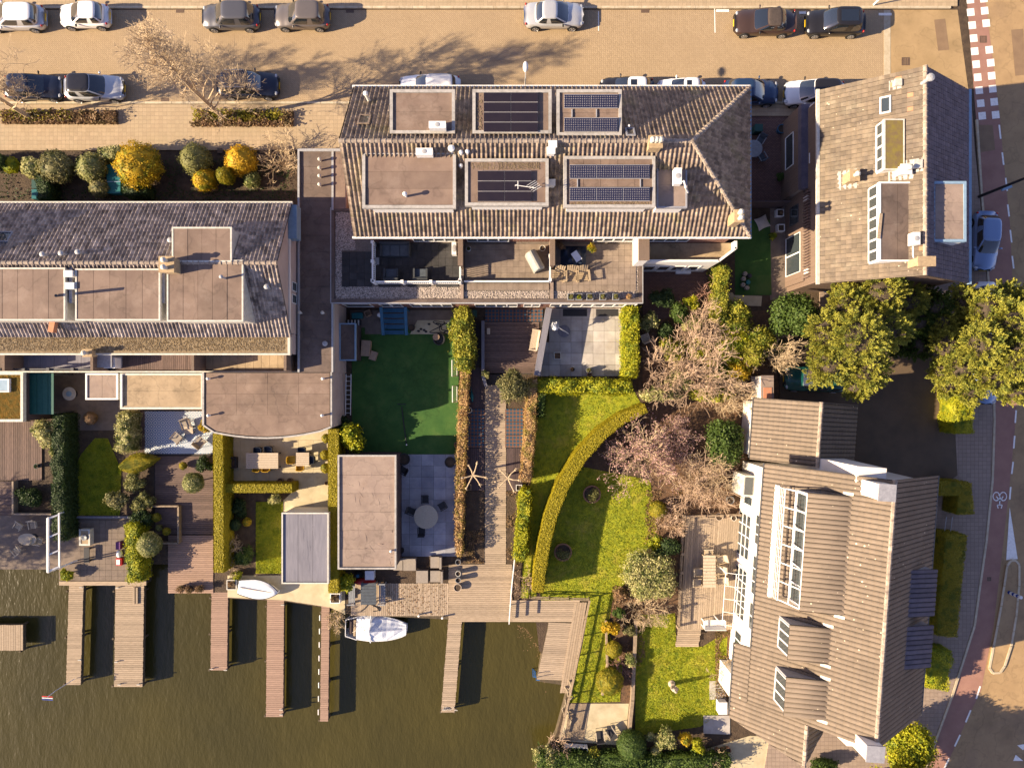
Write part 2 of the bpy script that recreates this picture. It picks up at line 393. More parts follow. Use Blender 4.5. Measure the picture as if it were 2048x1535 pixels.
for u in (330, 760): MB().box(*RECT(u - 8, 196, u + 8, 203)[:2], .0, *RECT(u - 8, 196, u + 8, 203)[2:], .02).build('street_gully', 'cast_iron', street)
# painted marks
def paint(parent, name, px, z=.022):
    return MB().sheet([P(u, v) for u, v in px], z).build(name, 'road_paint', parent)
for i, (u, v) in enumerate([(1940, 0), (1941, 25), (1944, 51), (1947, 77), (1949, 103), (1952, 129), (1955, 155), (1958, 181), (1961, 207), (1964, 232),
             (1967, -2), (1969, 22), (1972, 47), (1978, 100), (1981, 126), (1983, 152), (1985, 178), (1988, 204), (1991, 230)]):
    t = .10; c, s_ = 7.4 * math.cos(t), 7.4 * math.sin(t)
    paint(cycle, 'painted_square', [(u - c - s_, v - c + s_), (u + c - s_, v - c - s_), (u + c + s_, v + c - s_), (u - c + s_, v + c + s_)])
def dash(parent, pts, w, z=.022, name='lane_dash'):
    for (u0, v0, u1, v1) in pts:
        d = math.hypot(u1 - u0, v1 - v0); nx, ny = -(v1 - v0) / d * w / 2, (u1 - u0) / d * w / 2
        paint(parent, name, [(u0 + nx, v0 + ny), (u1 + nx, v1 + ny), (u1 - nx, v1 - ny), (u0 - nx, v0 - ny)], z)
dash(cycle, [(1998, 250, 2001, 278), (2004, 305, 2007, 330), (2011, 356, 2014, 382), (2015, 409, 2018, 433), (2020, 460, 2023, 485), (2024, 512, 2027, 537), (2028, 564, 2029, 588),
      (2030, 614, 2031, 640), (2032, 666, 2032, 690), (2033, 716, 2033, 742), (2034, 768, 2033, 793), (2032, 820, 2030, 845), (2029, 871, 2027, 896), (2026, 923, 2023, 947), (2021, 973, 2019, 998),
      (1960, 1371, 1952, 1396), (1941, 1419, 1931, 1443), (1920, 1468, 1909, 1491), (1898, 1515, 1886, 1540)], 3.2)
dash(street, [(1197, 23, 1197, 62), (1429, 15, 1430, 66)], 1.8, .014, 'bay_line')
dash(street, [(1432, 22, 1458, 22), (1598, 26, 1612, 26), (1757, 29, 1783, 29)], 5, .026, 'bay_marker')
dash(pav_n, [(1745, 12, 1757, 0)], 4, .106, 'bay_line')
for tri in ([(2034, 1489), (2052, 1486), (2046, 1499)], [(2026, 1520), (2046, 1520), (2031, 1508)]):
    paint(carriage, 'yield_triangle', tri, .020)
paint(carriage, 'hatched_wedge', [(2019, 1014), (2012, 1119), (2035, 1117)], .020)
# bicycle symbol painted on the cycle path
q = MB()
def ring(c, r, w, n=14):
    for i in range(n):
        a0, a1 = 2 * math.pi * i / n, 2 * math.pi * (i + 1) / n
        q.add([P(c[0] + (r + e) * math.cos(a) * .8, c[1] + (r + e) * math.sin(a)).to_tuple()[:2] + (.022,) for a, e in ((a0, -w), (a1, -w), (a1, w), (a0, w))], [(0, 1, 2, 3)])
ring((1992.5, 992), 8.5, 1); ring((2006, 992), 8.5, 1)
def bar(u0, v0, u1, v1, w=2.0):
    d = math.hypot(u1 - u0, v1 - v0); nx, ny = -(v1 - v0) / d * w / 2, (u1 - u0) / d * w / 2
    q.add([P(*p).to_tuple()[:2] + (.0225,) for p in ((u0 + nx, v0 + ny), (u1 + nx, v1 + ny), (u1 - nx, v1 - ny), (u0 - nx, v0 - ny))], [(0, 1, 2, 3)])
for s_ in ((1992.5, 992, 1999, 1001), (2006, 992, 2000, 1001), (1994, 999, 2005, 999), (1999, 992, 1999, 1009), (1994, 1009, 2004, 1009), (1994, 1009, 1996, 1016), (2004, 1009, 2002, 1016), (1997, 988, 2001, 996)): bar(*s_)
q.build('bicycle_symbol', 'road_paint', cycle)
# drain covers
for nm, par, u, v, r in (('drain_cover', plateau, 1811, 123, 8), ('drain_cover', cycle, 1966, 79, 7), ('drain_cover', pav_n, 1408, 22, 0), ('drain_cover', pav_s, 441, 302, 5), ('drain_cover', cycle, 1978, 1157, 4)):
    if r == 0: continue
    x0, y0, x1, y1 = RECT(u - r, v - r, u + r, v + r)
    zt = .112 if par in (pav_n, pav_s) else .024
    q = MB(); q.frame(x0, y0, x1, y1, .06, 0, zt); 
    for i in range(4):
        xx = x0 + .06 + (x1 - x0 - .12) * (i + .15) / 4; q.box(xx, y0 + .06, 0, xx + (x1 - x0 - .12) * .17, y1 - .06, zt - .004)
    q.build(nm, 'cast_iron', par)
# traffic island with rounded ends
isl = [(2030, 1120), (2036, 1128), (2036, 1170), (2030, 1230), (2020, 1290), (2007, 1330), (1998, 1343), (1984, 1344), (1977, 1334), (1985, 1290), (2000, 1210), (2012, 1130), (2020, 1119)]
island = slabz('traffic_island', 'asphalt', isl, .10, 0)
for a, b_ in zip(isl, isl[1:] + isl[:1]):
    a = P(*a); b_ = P(*b_); d = b_ - a; k = max(1, int(d.length // 1.1))
    for i in range(k):
        c = a + d * ((i + .5) / k)
        MB().cbox(c.x, c.y, 0, .14 + rnd.uniform(0, .01), d.length / k * .97, .15, math.atan2(d.y, d.x)).build('kerb_stone', 'kerb_concrete', island)
# ---------------- building materials ----------------
mat('tile_brown', A(172, 140, 106), A(116, 92, 72), 2.2, bump=.006, isl=.30, stain=.3, lichen=.4, rough=.8, col3=A(170, 148, 84), scale3=.9, amt3=.35)
mat('tile_grey', A(198, 168, 136), A(126, 104, 86), 2.2, bump=.006, isl=.36, stain=.25, lichen=.4, rough=.8, col3=A(156, 124, 100), scale3=.8, amt3=.4)
mat('tile_taupe', A(132, 108, 82), A(121, 99, 75), .5, bump=.004, isl=.06, stain=.18, lichen=.85, rough=.8)
mat('tile_clay', A(130, 106, 78), A(112, 92, 70), 1.6, bump=.008, isl=.18, var=.18, rough=.85, stain=.2, lichen=.6, col3=A(160, 138, 104), scale3=.7, amt3=.4)
mat('tile_orange', A(216, 130, 84), A(200, 140, 96), 4, bump=.008, var=.15)
mat('tile_dark', A(112, 96, 92), A(92, 80, 80), 2, bump=.004, isl=.15)
mat('ridge_cap', A(190, 160, 124), A(140, 116, 92), 4, bump=.006, var=.16)
mat('roof_under', (.05, .04, .035), (.03, .028, .025), 3)
mat('felt_brown', A(148, 116, 88), A(132, 102, 78), 1.1, bump=.004, bscale=35, var=.07, col3=A(166, 134, 104), scale3=.8, amt3=.5, stain=.36)
mat('felt_dark', A(124, 98, 76), A(106, 84, 66), 1.1, bump=.004, bscale=35, var=.07, col3=A(136, 112, 90), scale3=.7, amt3=.5, stain=.4)
mat('felt_pale', A(170, 138, 108), A(154, 124, 98), 1.2, bump=.004, bscale=35, var=.07, col3=A(150, 118, 90), scale3=1.1, amt3=.5, stain=.35)
mat('felt_grey', A(140, 126, 116), A(126, 114, 106), 1.5, bump=.008, bscale=7, var=.04, stretch=(4, .5, 1))
mat('felt_sandy', A(190, 154, 108), A(172, 138, 96), 1.2, bump=.004, var=.05, col3=A(142, 114, 80), scale3=.9, amt3=.6, stain=.4)
mat('white_paint', (.72, .71, .68), (.62, .61, .58), 5, bump=.001, fine=.08, rough=.55)
mat('trim_grey', (.40, .38, .35), (.30, .285, .26), 5, bump=.002, rough=.6, stain=.35)
mat('offwhite_trim', A(226, 206, 170), A(206, 182, 146), 5, bump=.002, rough=.6)
mat('grey_metal', (.36, .36, .36), (.28, .28, .28), 6, rough=.45, spec=.5)
mat('dark_metal', (.05, .05, .055), (.04, .04, .04), 6, rough=.45, spec=.5)
mat('lead', (.30, .30, .32), (.22, .22, .24), 5, rough=.6, bump=.004)
mat('render_white', (.70, .67, .62), (.62, .58, .52), 1.0, bump=.003)
mat('render_beige', A(206, 172, 142), A(190, 156, 128), .8, bump=.003)
gridmat('brick_red', (.22, .105, .075), (.18, .085, .062), (.24, .19, .15), .21, .065, 0, .5, .01, bump=.005)
gridmat('brick_brown', (.16, .105, .075), (.13, .085, .06), (.20, .16, .13), .21, .065, 0, .5, .01, bump=.005)
m, g, b = base('window_glass'); b.inputs['Base Color'].default_value = (.035, .045, .05, 1); b.inputs['Roughness'].default_value = .06; b.inputs['Specular IOR Level'].default_value = .8
mat('sedum', (.30, .16, .02), (.13, .11, .02), 3, bump=.05, bscale=18)
mat('gravel', (.52, .44, .37), (.30, .25, .21), 9, isl=.4, bump=.0)
mat('gravel_bed', (.18, .15, .125), (.12, .10, .08), 8, bump=.02)
mat('moss_debris', (.16, .11, .055), (.28, .22, .14), 6, bump=.03, bscale=25)
m, g, b = base('solar_cell')
co = g.new('ShaderNodeTexCoord').outputs['Object']; sp = g.new('ShaderNodeSeparateXYZ'); g.l.new(co, sp.inputs[0])
fx = g.math('ABSOLUTE', g.math('SUBTRACT', g.math('FRACT', g.math('DIVIDE', g.math('ADD', sp.outputs[0], 30), .13)), .5))
fy = g.math('ABSOLUTE', g.math('SUBTRACT', g.math('FRACT', g.math('DIVIDE', g.math('ADD', sp.outputs[1], 30.029), .13)), .5))
ln = g.math('MAXIMUM', g.math('GREATER_THAN', g.math('MAXIMUM', fx, fy), .492), g.math('GREATER_THAN', g.math('ADD', fx, fy), .87))
g.put(b.inputs['Base Color'], g.mix(ln, (.014, .016, .04), (.62, .58, .56))); b.inputs['Roughness'].default_value = .18
mat('solar_black', (.016, .012, .018), (.02, .015, .02), 2, rough=.3, spec=.4)
mat('solar_frame', (.62, .60, .56), None, rough=.35, metal=.6)
mat('teal_panel', (.012, .075, .06), (.016, .09, .07), 3, rough=.6)
mat('blue_paint', (.02, .085, .15), (.03, .11, .18), 4, rough=.6, fine=.1)
mat('pale_blue_trim', (.22, .32, .42), (.18, .27, .36), 4, rough=.5)
mat('moss', (.15, .105, .055), (.20, .16, .03), 3, bump=.02)
mat('chimney_brick', A(196, 158, 106), A(170, 134, 92), 6, bump=.008, isl=.1)

PAN = [(0, -.02), (.36, -.03), (.50, .0), (.62, .042), (.84, .048), (1.0, -.02)]
RIB = [(0, -.055), (.13, -.055), (.19, .02), (.55, .03), (.95, .02), (1.0, -.055)]
FLT = [(.035, .0), (.5, .012), (.965, .004)]
def tiles(name, E0, E1, R0, R1, w, h, prof, m, parent, lift=.04, tilt=.035, jit=.006, indiv=0, imats=None):
    if prof is RIB: tilt, jit = .012, .003
    E0, E1, R0, R1 = map(Vector, (E0, E1, R0, R1))
    ex = (E1 - E0).normalized(); n = ex.cross(R0 - E0).normalized(); et = n.cross(ex)
    T = (R0 - E0).dot(et); W = (E1 - E0).length; a = (R0 - E0).dot(ex) / T; c = ((R1 - E0).dot(ex) - W) / T
    s0 = min(0, a * T); s1 = max(W, W + c * T); nc = int((s1 - s0) / w + .999); nr = max(1, round(T / h)); h = T / nr
    k = len(prof); fx = np.array([q[0] for q in prof]); fz = np.array([q[1] for q in prof])
    V = []; F = []; o = 0; cand = []
    A3, B3, N3, O3 = (np.array(q) for q in (ex, et, n, E0))
    for j in range(nr - 1, -1, -1):
        t0 = j * h; t1 = min(T, (j + 1) * h + .03)
        for i in range(nc):
            sl = s0 + i * w; sr = sl + w
            L0, L1, Q0, Q1 = a * t0, a * t1, W + c * t0, W + c * t1
            if sr <= min(L0, L1) + .01 or sl >= max(Q0, Q1) - .01: continue
            if len(cand) < indiv and sl >= max(L0, L1) and sr <= min(Q0, Q1):
                cand.append((sl, t0)); continue
            s = sl + fx * w; dz = rnd.uniform(-jit, jit); sk = rnd.uniform(-jit, jit)
            lo = np.clip(s + sk, L0, Q0); hi = np.clip(s + sk, L1, Q1)
            vl = np.outer(lo, A3) + t0 * B3 + np.outer(fz + lift + tilt + dz, N3)
            vh = np.outer(hi, A3) + t1 * B3 + np.outer(fz + lift + dz * .3, N3)
            vb = np.outer(lo, A3) + t0 * B3 + np.outer(fz * 0 - .01, N3)
            V.append(np.vstack((vl, vh, vb)))
            for q in range(k - 1):
                F.append((o + q, o + q + 1, o + k + q + 1, o + k + q)); F.append((o + 2 * k + q, o + 2 * k + q + 1, o + q + 1, o + q))
            o += 3 * k
    if V: npmesh(name, np.vstack(V) + O3, F, m, parent, 'stuff')
    if cand:
        proto = {}
        rot = Matrix((ex, et, n)).transposed().to_quaternion(); off = wloc(parent)
        for sl, t0 in cand:
            mm = m if imats is None or rnd.random() > .035 else imats
            if mm not in proto:
                b = MB(); b.hexa([(fx[0] * w, 0, -.01), (fx[-1] * w, 0, -.01), (fx[-1] * w, h + .03, 0), (fx[0] * w, h + .03, 0)],
                       [(fx[0] * w, 0, tilt + .004), (fx[-1] * w, 0, tilt + .004), (fx[-1] * w, h + .03, .012), (fx[0] * w, h + .03, .012)])
                ob = b.build('roof_tile', mm); ob.parent = parent; proto[mm] = ob; t = ob
            else: t = inst(proto[mm], parent)
            t.location = E0 + ex * sl + et * t0 + n * (lift + rnd.uniform(-jit, jit)) - off
            t.rotation_mode = 'QUATERNION'; t.rotation_quaternion = rot @ Quaternion((0, 0, 1), rnd.uniform(-.02, .02))
def caps(parent, a, b, m='ridge_cap', step=.34, r=.13, lift=.05, name='ridge_tile'):
    a = Vector(a); b = Vector(b); d = b - a; n = max(1, round(d.length / step)); st = d / n; off = wloc(parent); src = None
    q = d.to_track_quat('X', 'Z')
    for i in range(n):
        if src is None:
            L = st.length; mb = MB(); mb.tube([(0, 0, 0), (L * .86, 0, 0), (L * .87, 0, 0), (L * 1.02, 0, 0)], [r, r * .95, r * 1.22, r * 1.22], 8)
            src = mb.build(name, m); src.parent = parent; o = src
        else: o = inst(src, parent)
        o.location = a + st * i + Vector((0, 0, lift + rnd.uniform(-.008, .008) - .03)) - off
        o.rotation_mode = 'QUATERNION'; o.rotation_quaternion = q
class Frame:
    def __init__(s, O, ex): s.O = Vector(O); s.ex = Vector(ex).normalized(); s.ey = Vector((-s.ex.y, s.ex.x, 0))
    def __call__(s, a, t, z): p = s.O + s.ex * a + s.ey * t; return Vector((p.x, p.y, z))
def gable(par, fr, hw, t0, t1, ze, zr, tw, th, prof, tm, wallm, over=.4, zb=0.0, hip0=0.0, hip1=0.0, indiv=0, imats=None, cap=True, r0off=0, r1off=0, tme=None, hwe=None):
    hwe = hwe or hw
    k = (zr - ze) / hw; ke = (zr - ze) / hwe
    # walls up to the underside of the roof
    a, b_ = t0 + over, t1 - over; w, we = hw - over, hwe - over
    sec = [(-w, zb), (we, zb), (we, ze + (hwe - we) * ke - .10), (0, zr - .10), (-w, ze + (hw - w) * k - .10)]
    m = MB()
    if hip0 or hip1:
        m.hexa([fr(-w, a, zb), fr(we, a, zb), fr(we, b_, zb), fr(-w, b_, zb)], [fr(-w, a, ze - .02), fr(we, a, ze - .02), fr(we, b_, ze - .02), fr(-w, b_, ze - .02)])
    else:
        vs = [fr(x, a, z) for x, z in sec] + [fr(x, b_, z) for x, z in sec]
        m.add(vs, [(0, 1, 2, 3, 4), (9, 8, 7, 6, 5)] + [(i + 5, (i + 1) % 5 + 5, (i + 1) % 5, i) for i in range(5)])
    m.build('wall', wallm, par)
    r0, r1 = t0 + hip0 + r0off, t1 - hip1 - r1off
    c = {'w0': fr(-hw, t0, ze), 'w1': fr(-hw, t1, ze), 'e0': fr(hwe, t0, ze), 'e1': fr(hwe, t1, ze), 'r0': fr(0, r0, zr), 'r1': fr(0, r1, zr)}
    dn = Vector((0, 0, -.08)); ks = list(c); vs = [c[q] for q in ks] + [c[q] + dn for q in ks]
    I = {q: i for i, q in enumerate(ks)}; fs = [(I['w1'], I['w0'], I['r0'], I['r1']), (I['e0'], I['e1'], I['r1'], I['r0']), (I['w0'], I['e0'], I['r0']), (I['e1'], I['w1'], I['r1'])]
    fs += [tuple(i + 6 for i in f[::-1]) for f in fs[:2]]
    for x, y in (('w0', 'w1'), ('e1', 'e0')): fs.append((I[x], I[y], I[y] + 6, I[x] + 6))
    if not hip0: fs.remove((I['w0'], I['e0'], I['r0'])); fs += [(I['w0'], I['r0'], I['r0'] + 6, I['w0'] + 6), (I['r0'], I['e0'], I['e0'] + 6, I['r0'] + 6)]
    if not hip1: fs.remove((I['e1'], I['w1'], I['r1'])); fs += [(I['r1'], I['w1'], I['w1'] + 6, I['r1'] + 6), (I['e1'], I['r1'], I['r1'] + 6, I['e1'] + 6)]
    roof = MB().add(vs, fs).build('roof', 'roof_under', par)
    tiles('roof_tiles', c['w1'], c['w0'], c['r1'], c['r0'], tw, th, prof, tm, roof, indiv=indiv, imats=imats)
    tiles('roof_tiles', c['e0'], c['e1'], c['r0'], c['r1'], tw, th, prof, tme or tm, roof)
    if hip1: tiles('roof_tiles', c['e1'], c['w1'], c['r1'], c['r1'], tw, th, prof, tme or tm, roof); caps(roof, c['e1'], c['r1'], name='hip_tile'); caps(roof, c['w1'], c['r1'], name='hip_tile')
    if cap: caps(roof, c['r0'], c['r1'])
    return roof, c, k
def flatroof(par, rect, z0, z1, rim=.22, up=.10, sheet=('x', 1.0), sm='felt_brown', wm='render_white', rm='offwhite_trim', over=0.0, body=True, name='flat_roof', wz=None):
    x0, y0, x1, y1 = rect
    if body: MB().box(x0 + over + .03, y0 + over + .03, z0, x1 - over - .03, y1 - over - .03, z1 - .06).build('dormer_wall' if wz is None else 'wall', wm, par)
    rf = MB().box(x0 + .02, y0 + .02, z1 - .06, x1 - .02, y1 - .02, z1 - .012).build(name, 'roof_under', par)
    MB().frame(x0, y0, x1, y1, rim, z1 - .22, z1 + up).build('fascia', rm, rf)
    a0, a1, b0, b1 = x0 + rim, x1 - rim, y0 + rim, y1 - rim
    if sheet[0] == 'x':
        n = max(1, round((a1 - a0) / sheet[1])); L = b1 - b0
        for i in range(n):
            w = (a1 - a0) / n; MB().box(a0 + i * w + .006, b0 + .005, z1 - .011, a0 + (i + 1) * w - .012, b1 - .005, z1 + rnd.uniform(.004, .022)).build('roofing_sheet', sm, rf)
    else:
        n = max(1, round((b1 - b0) / sheet[1]))
        for i in range(n):
            w = (b1 - b0) / n; MB().box(a0 + .005, b0 + i * w + .006, z1 - .011, a1 - .005, b0 + (i + 1) * w - .006, z1 + rnd.uniform(.004, .022)).build('roofing_sheet', sm, rf)
    return rf
def windows(par, o, ex, n, s0, s1, z0, z1, panes, fm='white_paint', fw=.09, proud=.05, rows=1, name='window'):
    m = MB(); w = (s1 - s0) / panes; hgt = (z1 - z0) / rows
    for j in range(rows + 1):
        zz = z0 + j * hgt; m.wbox(o, ex, n, s0, s1, max(z0, zz - fw / 2), min(z1, zz + fw / 2) if j else z0 + fw, 0.002, proud)
    for i in range(panes + 1):
        ss = s0 + i * w
        for j in range(rows): m.wbox(o, ex, n, max(s0, ss - fw / 2), min(s1, ss + fw / 2), z0 + j * hgt + fw / 2, z0 + (j + 1) * hgt - fw / 2, .003, proud - .004)
    f = m.build(name, fm, par)
    for i in range(panes):
        for j in range(rows):
            MB().wbox(o, ex, n, s0 + i * w + fw / 2, s0 + (i + 1) * w - fw / 2, z0 + j * hgt + fw / 2, z0 + (j + 1) * hgt - fw / 2, .004, proud - .03).build('pane', 'window_glass', f)
    return f
def vent(par, p, h=.45, r=.06, m='offwhite_trim', cap=.10, name='vent_pipe'):
    p = Vector(p); MB().lathe([(r, -.05), (r, h), (cap, h + .01), (cap, h + .10), (cap * .4, h + .15), (0.0, h + .155)], 10, p).build(name, m, par, smooth=False)
def acunit(par, p, lx, ly, h=.7, rz=0.0):
    b = MB(); b.cbox(p[0], p[1], p[2] + .08, p[2] + h, lx, ly, rz); b.cbox(p[0], p[1], p[2] + h, p[2] + h + .03, lx * 1.03, ly * 1.05, rz)
    o = b.build('air_conditioner', 'white_paint', par)
    c, s_ = math.cos(rz), math.sin(rz)
    for k in (-.3, .3):
        MB().cbox(p[0] + k * lx * c, p[1] + k * lx * s_, p[2] - .05, p[2] + .08, .08, ly * .9, rz).build('foot', 'dark_metal', o)
    MB().lathe([(.01, 0), (min(lx, ly) * .36, 0), (min(lx, ly) * .36, .02), (.05, .03), (0, .03)], 16, (p[0], p[1], p[2] + h + .03)).build('fan_grille', 'grey_metal', o)
def chimney(par, rect, z0, z1, m='chimney_brick', pots=2, lip=.06, potm='offwhite_trim', cap=None):
    x0, y0, x1, y1 = rect; b = MB(); b.box(x0, y0, z0, x1, y1, z1); b.box(x0 - lip, y0 - lip, z1, x1 + lip, y1 + lip, z1 + .1)
    o = b.build('chimney', m, par)
    for i in range(pots):
        f = (i + .5) / pots
        cx, cy = ((x0 + (x1 - x0) * f, (y0 + y1) / 2) if x1 - x0 > y1 - y0 else ((x0 + x1) / 2, y0 + (y1 - y0) * f))
        MB().lathe([(.11, 0), (.13, .28), (.10, .30), (.17, .36), (.17, .40), (.05, .5), (0, .5)], 10, (cx, cy, z1 + .1)).build('chimney_pot', potm, o)
    return o
def gravel(par, polys, z, n, seed=1, size=.045, m='gravel', name='gravel'):
    g_ = np.random.default_rng(seed); V = []; F = []; o = 0
    tot = sum((r[2] - r[0]) * (r[3] - r[1]) for r in polys)
    oct_ = np.array([(1, 0, 0), (0, 1, 0), (-1, 0, 0), (0, -1, 0), (0, 0, 1)], float)
    fo = np.array([(0, 1, 4), (1, 2, 4), (2, 3, 4), (3, 0, 4)])
    for r in polys:
        k = int(n * (r[2] - r[0]) * (r[3] - r[1]) / tot)
        c = np.column_stack((g_.uniform(r[0], r[2], k), g_.uniform(r[1], r[3], k), np.full(k, z)))
        sz = g_.uniform(.5, 1.3, (k, 1, 1)) * size; an = g_.uniform(0, 6.3, k)
        q = oct_[None] * sz; ca, sa = np.cos(an)[:, None], np.sin(an)[:, None]
        q = np.stack((q[..., 0] * ca - q[..., 1] * sa * .75, q[..., 0] * sa + q[..., 1] * ca * .75, q[..., 2] * .8), -1) + c[:, None]
        V.append(q.reshape(-1, 3)); F.append((fo[None] + (np.arange(k) * 5)[:, None, None] + o).reshape(-1, 3)); o += k * 5
    return npmesh(name, np.vstack(V), np.vstack(F), m, par, 'stuff')
def grid_tiles(par, rect, z, nu, nv, m, thick=.05, gap=.012, jit=.004, name='paving_tile', skip=None, rot=None):
    """individual tiles on a rectangle (or a rotated frame), sharing one mesh"""
    x0, y0, x1, y1 = rect; w, h = (x1 - x0) / nu, (y1 - y0) / nv; src = None; off = wloc(par)
    for i in range(nu):
        for j in range(nv):
            if skip and skip(i, j): continue
            if src is None:
                src = MB().box(-w / 2 + gap / 2, -h / 2 + gap / 2, 0, w / 2 - gap / 2, h / 2 - gap / 2, thick).build(name, m); src.parent = par; o = src
            else: o = inst(src, par)
            o.location = Vector((x0 + (i + .5) * w, y0 + (j + .5) * h, z - thick + rnd.uniform(-jit, jit))) - off

# =============== A: terraced house with six flat-roofed dormers and a rear roof terrace ===============
hA = thing('terraced_house', 'long brown tiled terraced house with six box dormers and solar panels on its roof', 'house', (2.6, 13, 0))
frA = Frame((0, 14.10, 0), (0, -1, 0))
roofA, cA, kA = gable(hA, frA, 4.72, -10.05, 15.1, 7.1, 10.8, .27, .34, PAN, 'tile_brown', 'brick_red', hip1=4.65, tme='tile_brown')
def slopeA(y): return 10.8 - abs(y - 14.10) * kA
for y0, y1, x1 in ((9.24, 9.37, 15.15), (18.83, 18.98, 15.15)): MB().box(-10.15, y0, 6.96, x1, y1, 7.12).build('gutter', 'white_paint', hA)
MB().box(15.11, 9.24, 6.96, 15.22, 18.98, 7.1).build('gutter', 'pale_blue_trim', hA)
for k, (px, z, shn, st) in enumerate([((780, 180, 910, 268), 10.50, 'felt_brown', 'y'), ((945, 180, 1103, 268), 10.50, 'felt_brown', 'x'), ((1113, 180, 1243, 272), 10.50, 'felt_brown', 'y'),
        ((725, 303, 912, 417), 10.30, 'felt_brown', 'y'), ((930, 318, 1097, 412), 10.30, 'felt_brown', 'x'), ((1127, 313, 1310, 416), 10.30, 'felt_brown', 'x')]):
    rc = RECT(*px, z)
    flatroof(hA, rc, 7.5 if k < 3 else 7.7, z, .18, .10, (st, 1.0), shn, 'white_paint', 'trim_grey', over=.28, name='dormer')
r4 = RECT(1313, 322, 1374, 416, 9.80); flatroof(hA, r4, 8.2, 9.80, .10, .05, ('y', 1.2), 'felt_pale', 'white_paint', 'lead', over=.1, name='dormer')
# solar panels
def panel(par, x, y, z, lx, ly, m, tilt=0.0):
    b = MB(); b.mi = 0; b.box(-lx / 2, -ly / 2, 0, lx / 2, ly / 2, .035); b.mi = 1; e = .012 if m == 'solar_black' else .028; b.add([(-lx / 2 + e * .3, -ly / 2 + e, .039), (lx / 2 - e * .3, -ly / 2 + e, .039), (lx / 2 - e * .3, ly / 2 - e, .039), (-lx / 2 + e * .3, ly / 2 - e, .039)], [(0, 1, 2, 3)])
    key = ('panel', m, round(lx, 2), round(ly, 2))
    if key in CACHE: o = inst(CACHE[key], par)
    else: o = b.build('solar_panel', ['solar_frame', m]); CACHE[key] = o; o.parent = par
    o.location = Vector((x, y, z)) - wloc(par); o.rotation_euler = (tilt, 0, 0)
CACHE = {}
def panels(u0, v0, u1, v1, nx, ny, m, z, tilt=0.0):
    x0, y0, x1, y1 = RECT(u0, v0, u1, v1, z + .2); w, h = (x1 - x0) / nx, (y1 - y0) / ny
    for i in range(nx):
        for j in range(ny):
            panel(hA, x0 + (i + .5) * w, y0 + (j + .5) * h, z + .14, w - .02, h - .02, m, tilt)
panels(967, 184, 1076, 264, 2, 4, 'solar_black', 10.50); panels(955, 341, 1063, 403, 2, 3, 'solar_black', 10.30)
panels(1128, 188, 1236, 216, 2, 1, 'solar_cell', 10.50, R(5)); panels(1128, 235, 1236, 263, 2, 1, 'solar_cell', 10.50, R(5))
panels(1139, 329, 1300, 357, 3, 1, 'solar_cell', 10.30, R(5)); panels(1139, 374, 1300, 402, 3, 1, 'solar_cell', 10.30, R(5))
for u, z, v0, v1 in ((1144, 10.50, 218, 234), (1193, 10.50, 218, 234), (1155, 10.30, 358, 374), (1281, 10.30, 358, 374)):
    a = P(u, v1, z + .1); b_ = P(u, v0, z + .1); MB().box(a.x - .03, a.y, z + .03, a.x + .03, b_.y, z + .09).build('rail', 'solar_frame', hA)
vent(hA, P(812, 392, 10.40), .4, .07, 'white_paint', .13); acunit(hA, P(877, 258, 10.55), .95, .38, .65); acunit(hA, P(851, 310, 10.40), .95, .38, .6)
for u, v, z, r in ((903, 298, 10.70, .2), (922, 305, 10.60, .12), (935, 304, 10.60, .12), (731, 187, 9.2, .15), (922, 333, 10.0, .12), (1258, 252, 10.30, .08)):
    p = P(u, v, z); vent(hA, (p.x, p.y, slopeA(p.y) - .05), max(.35, z - slopeA(p.y)), r * .7, 'white_paint', r, 'flue')
for u, v in ((1105, 290), (1102, 300), (1105, 352)):
    p = P(u, v, 10.90); MB().cbox(p.x, p.y, slopeA(p.y) - .1, slopeA(p.y) + .45, .42, .32).cbox(p.x, p.y, slopeA(p.y) + .45, slopeA(p.y) + .5, .5, .4).build('roof_hatch_box', 'white_paint', hA)
b = MB()
for a, c in (((1030, 372), (1036, 368)), ((1036, 362), (1036, 378)), ((1030, 370), (1072, 376))): b.tube([P(*a, 11.10), P(*c, 11.10)], .02, 5)
b.tube([P(1066, 374, 10.30), P(1066, 374, 11.40)], .025, 6)
for k in range(5): q = P(1062 + 3 * k, 366 + 3 * k, 11.35); b.tube([q + Vector((-.25, -.15, 0)), q + Vector((.25, .15, 0))], .012, 4)
b.build('antenna', 'white_paint', hA)
chimney(hA, RECT(1298, 275, 1322, 296, 11.20), 10.00, 11.30, 'chimney_brick', 3)
chimney(hA, RECT(1474, 418, 1490, 440, 9.6), 7.8, 9.2, 'chimney_brick', 2)
acunit(hA, P(1351, 358, 9.90), .42, .9, .6); MB().tube([P(1362, 365, 10.00), P(1368, 362, 10.7), P(1371, 375, 10.7), P(1376, 385, 9.9)], .05, 6).build('pipe', 'white_paint', hA)
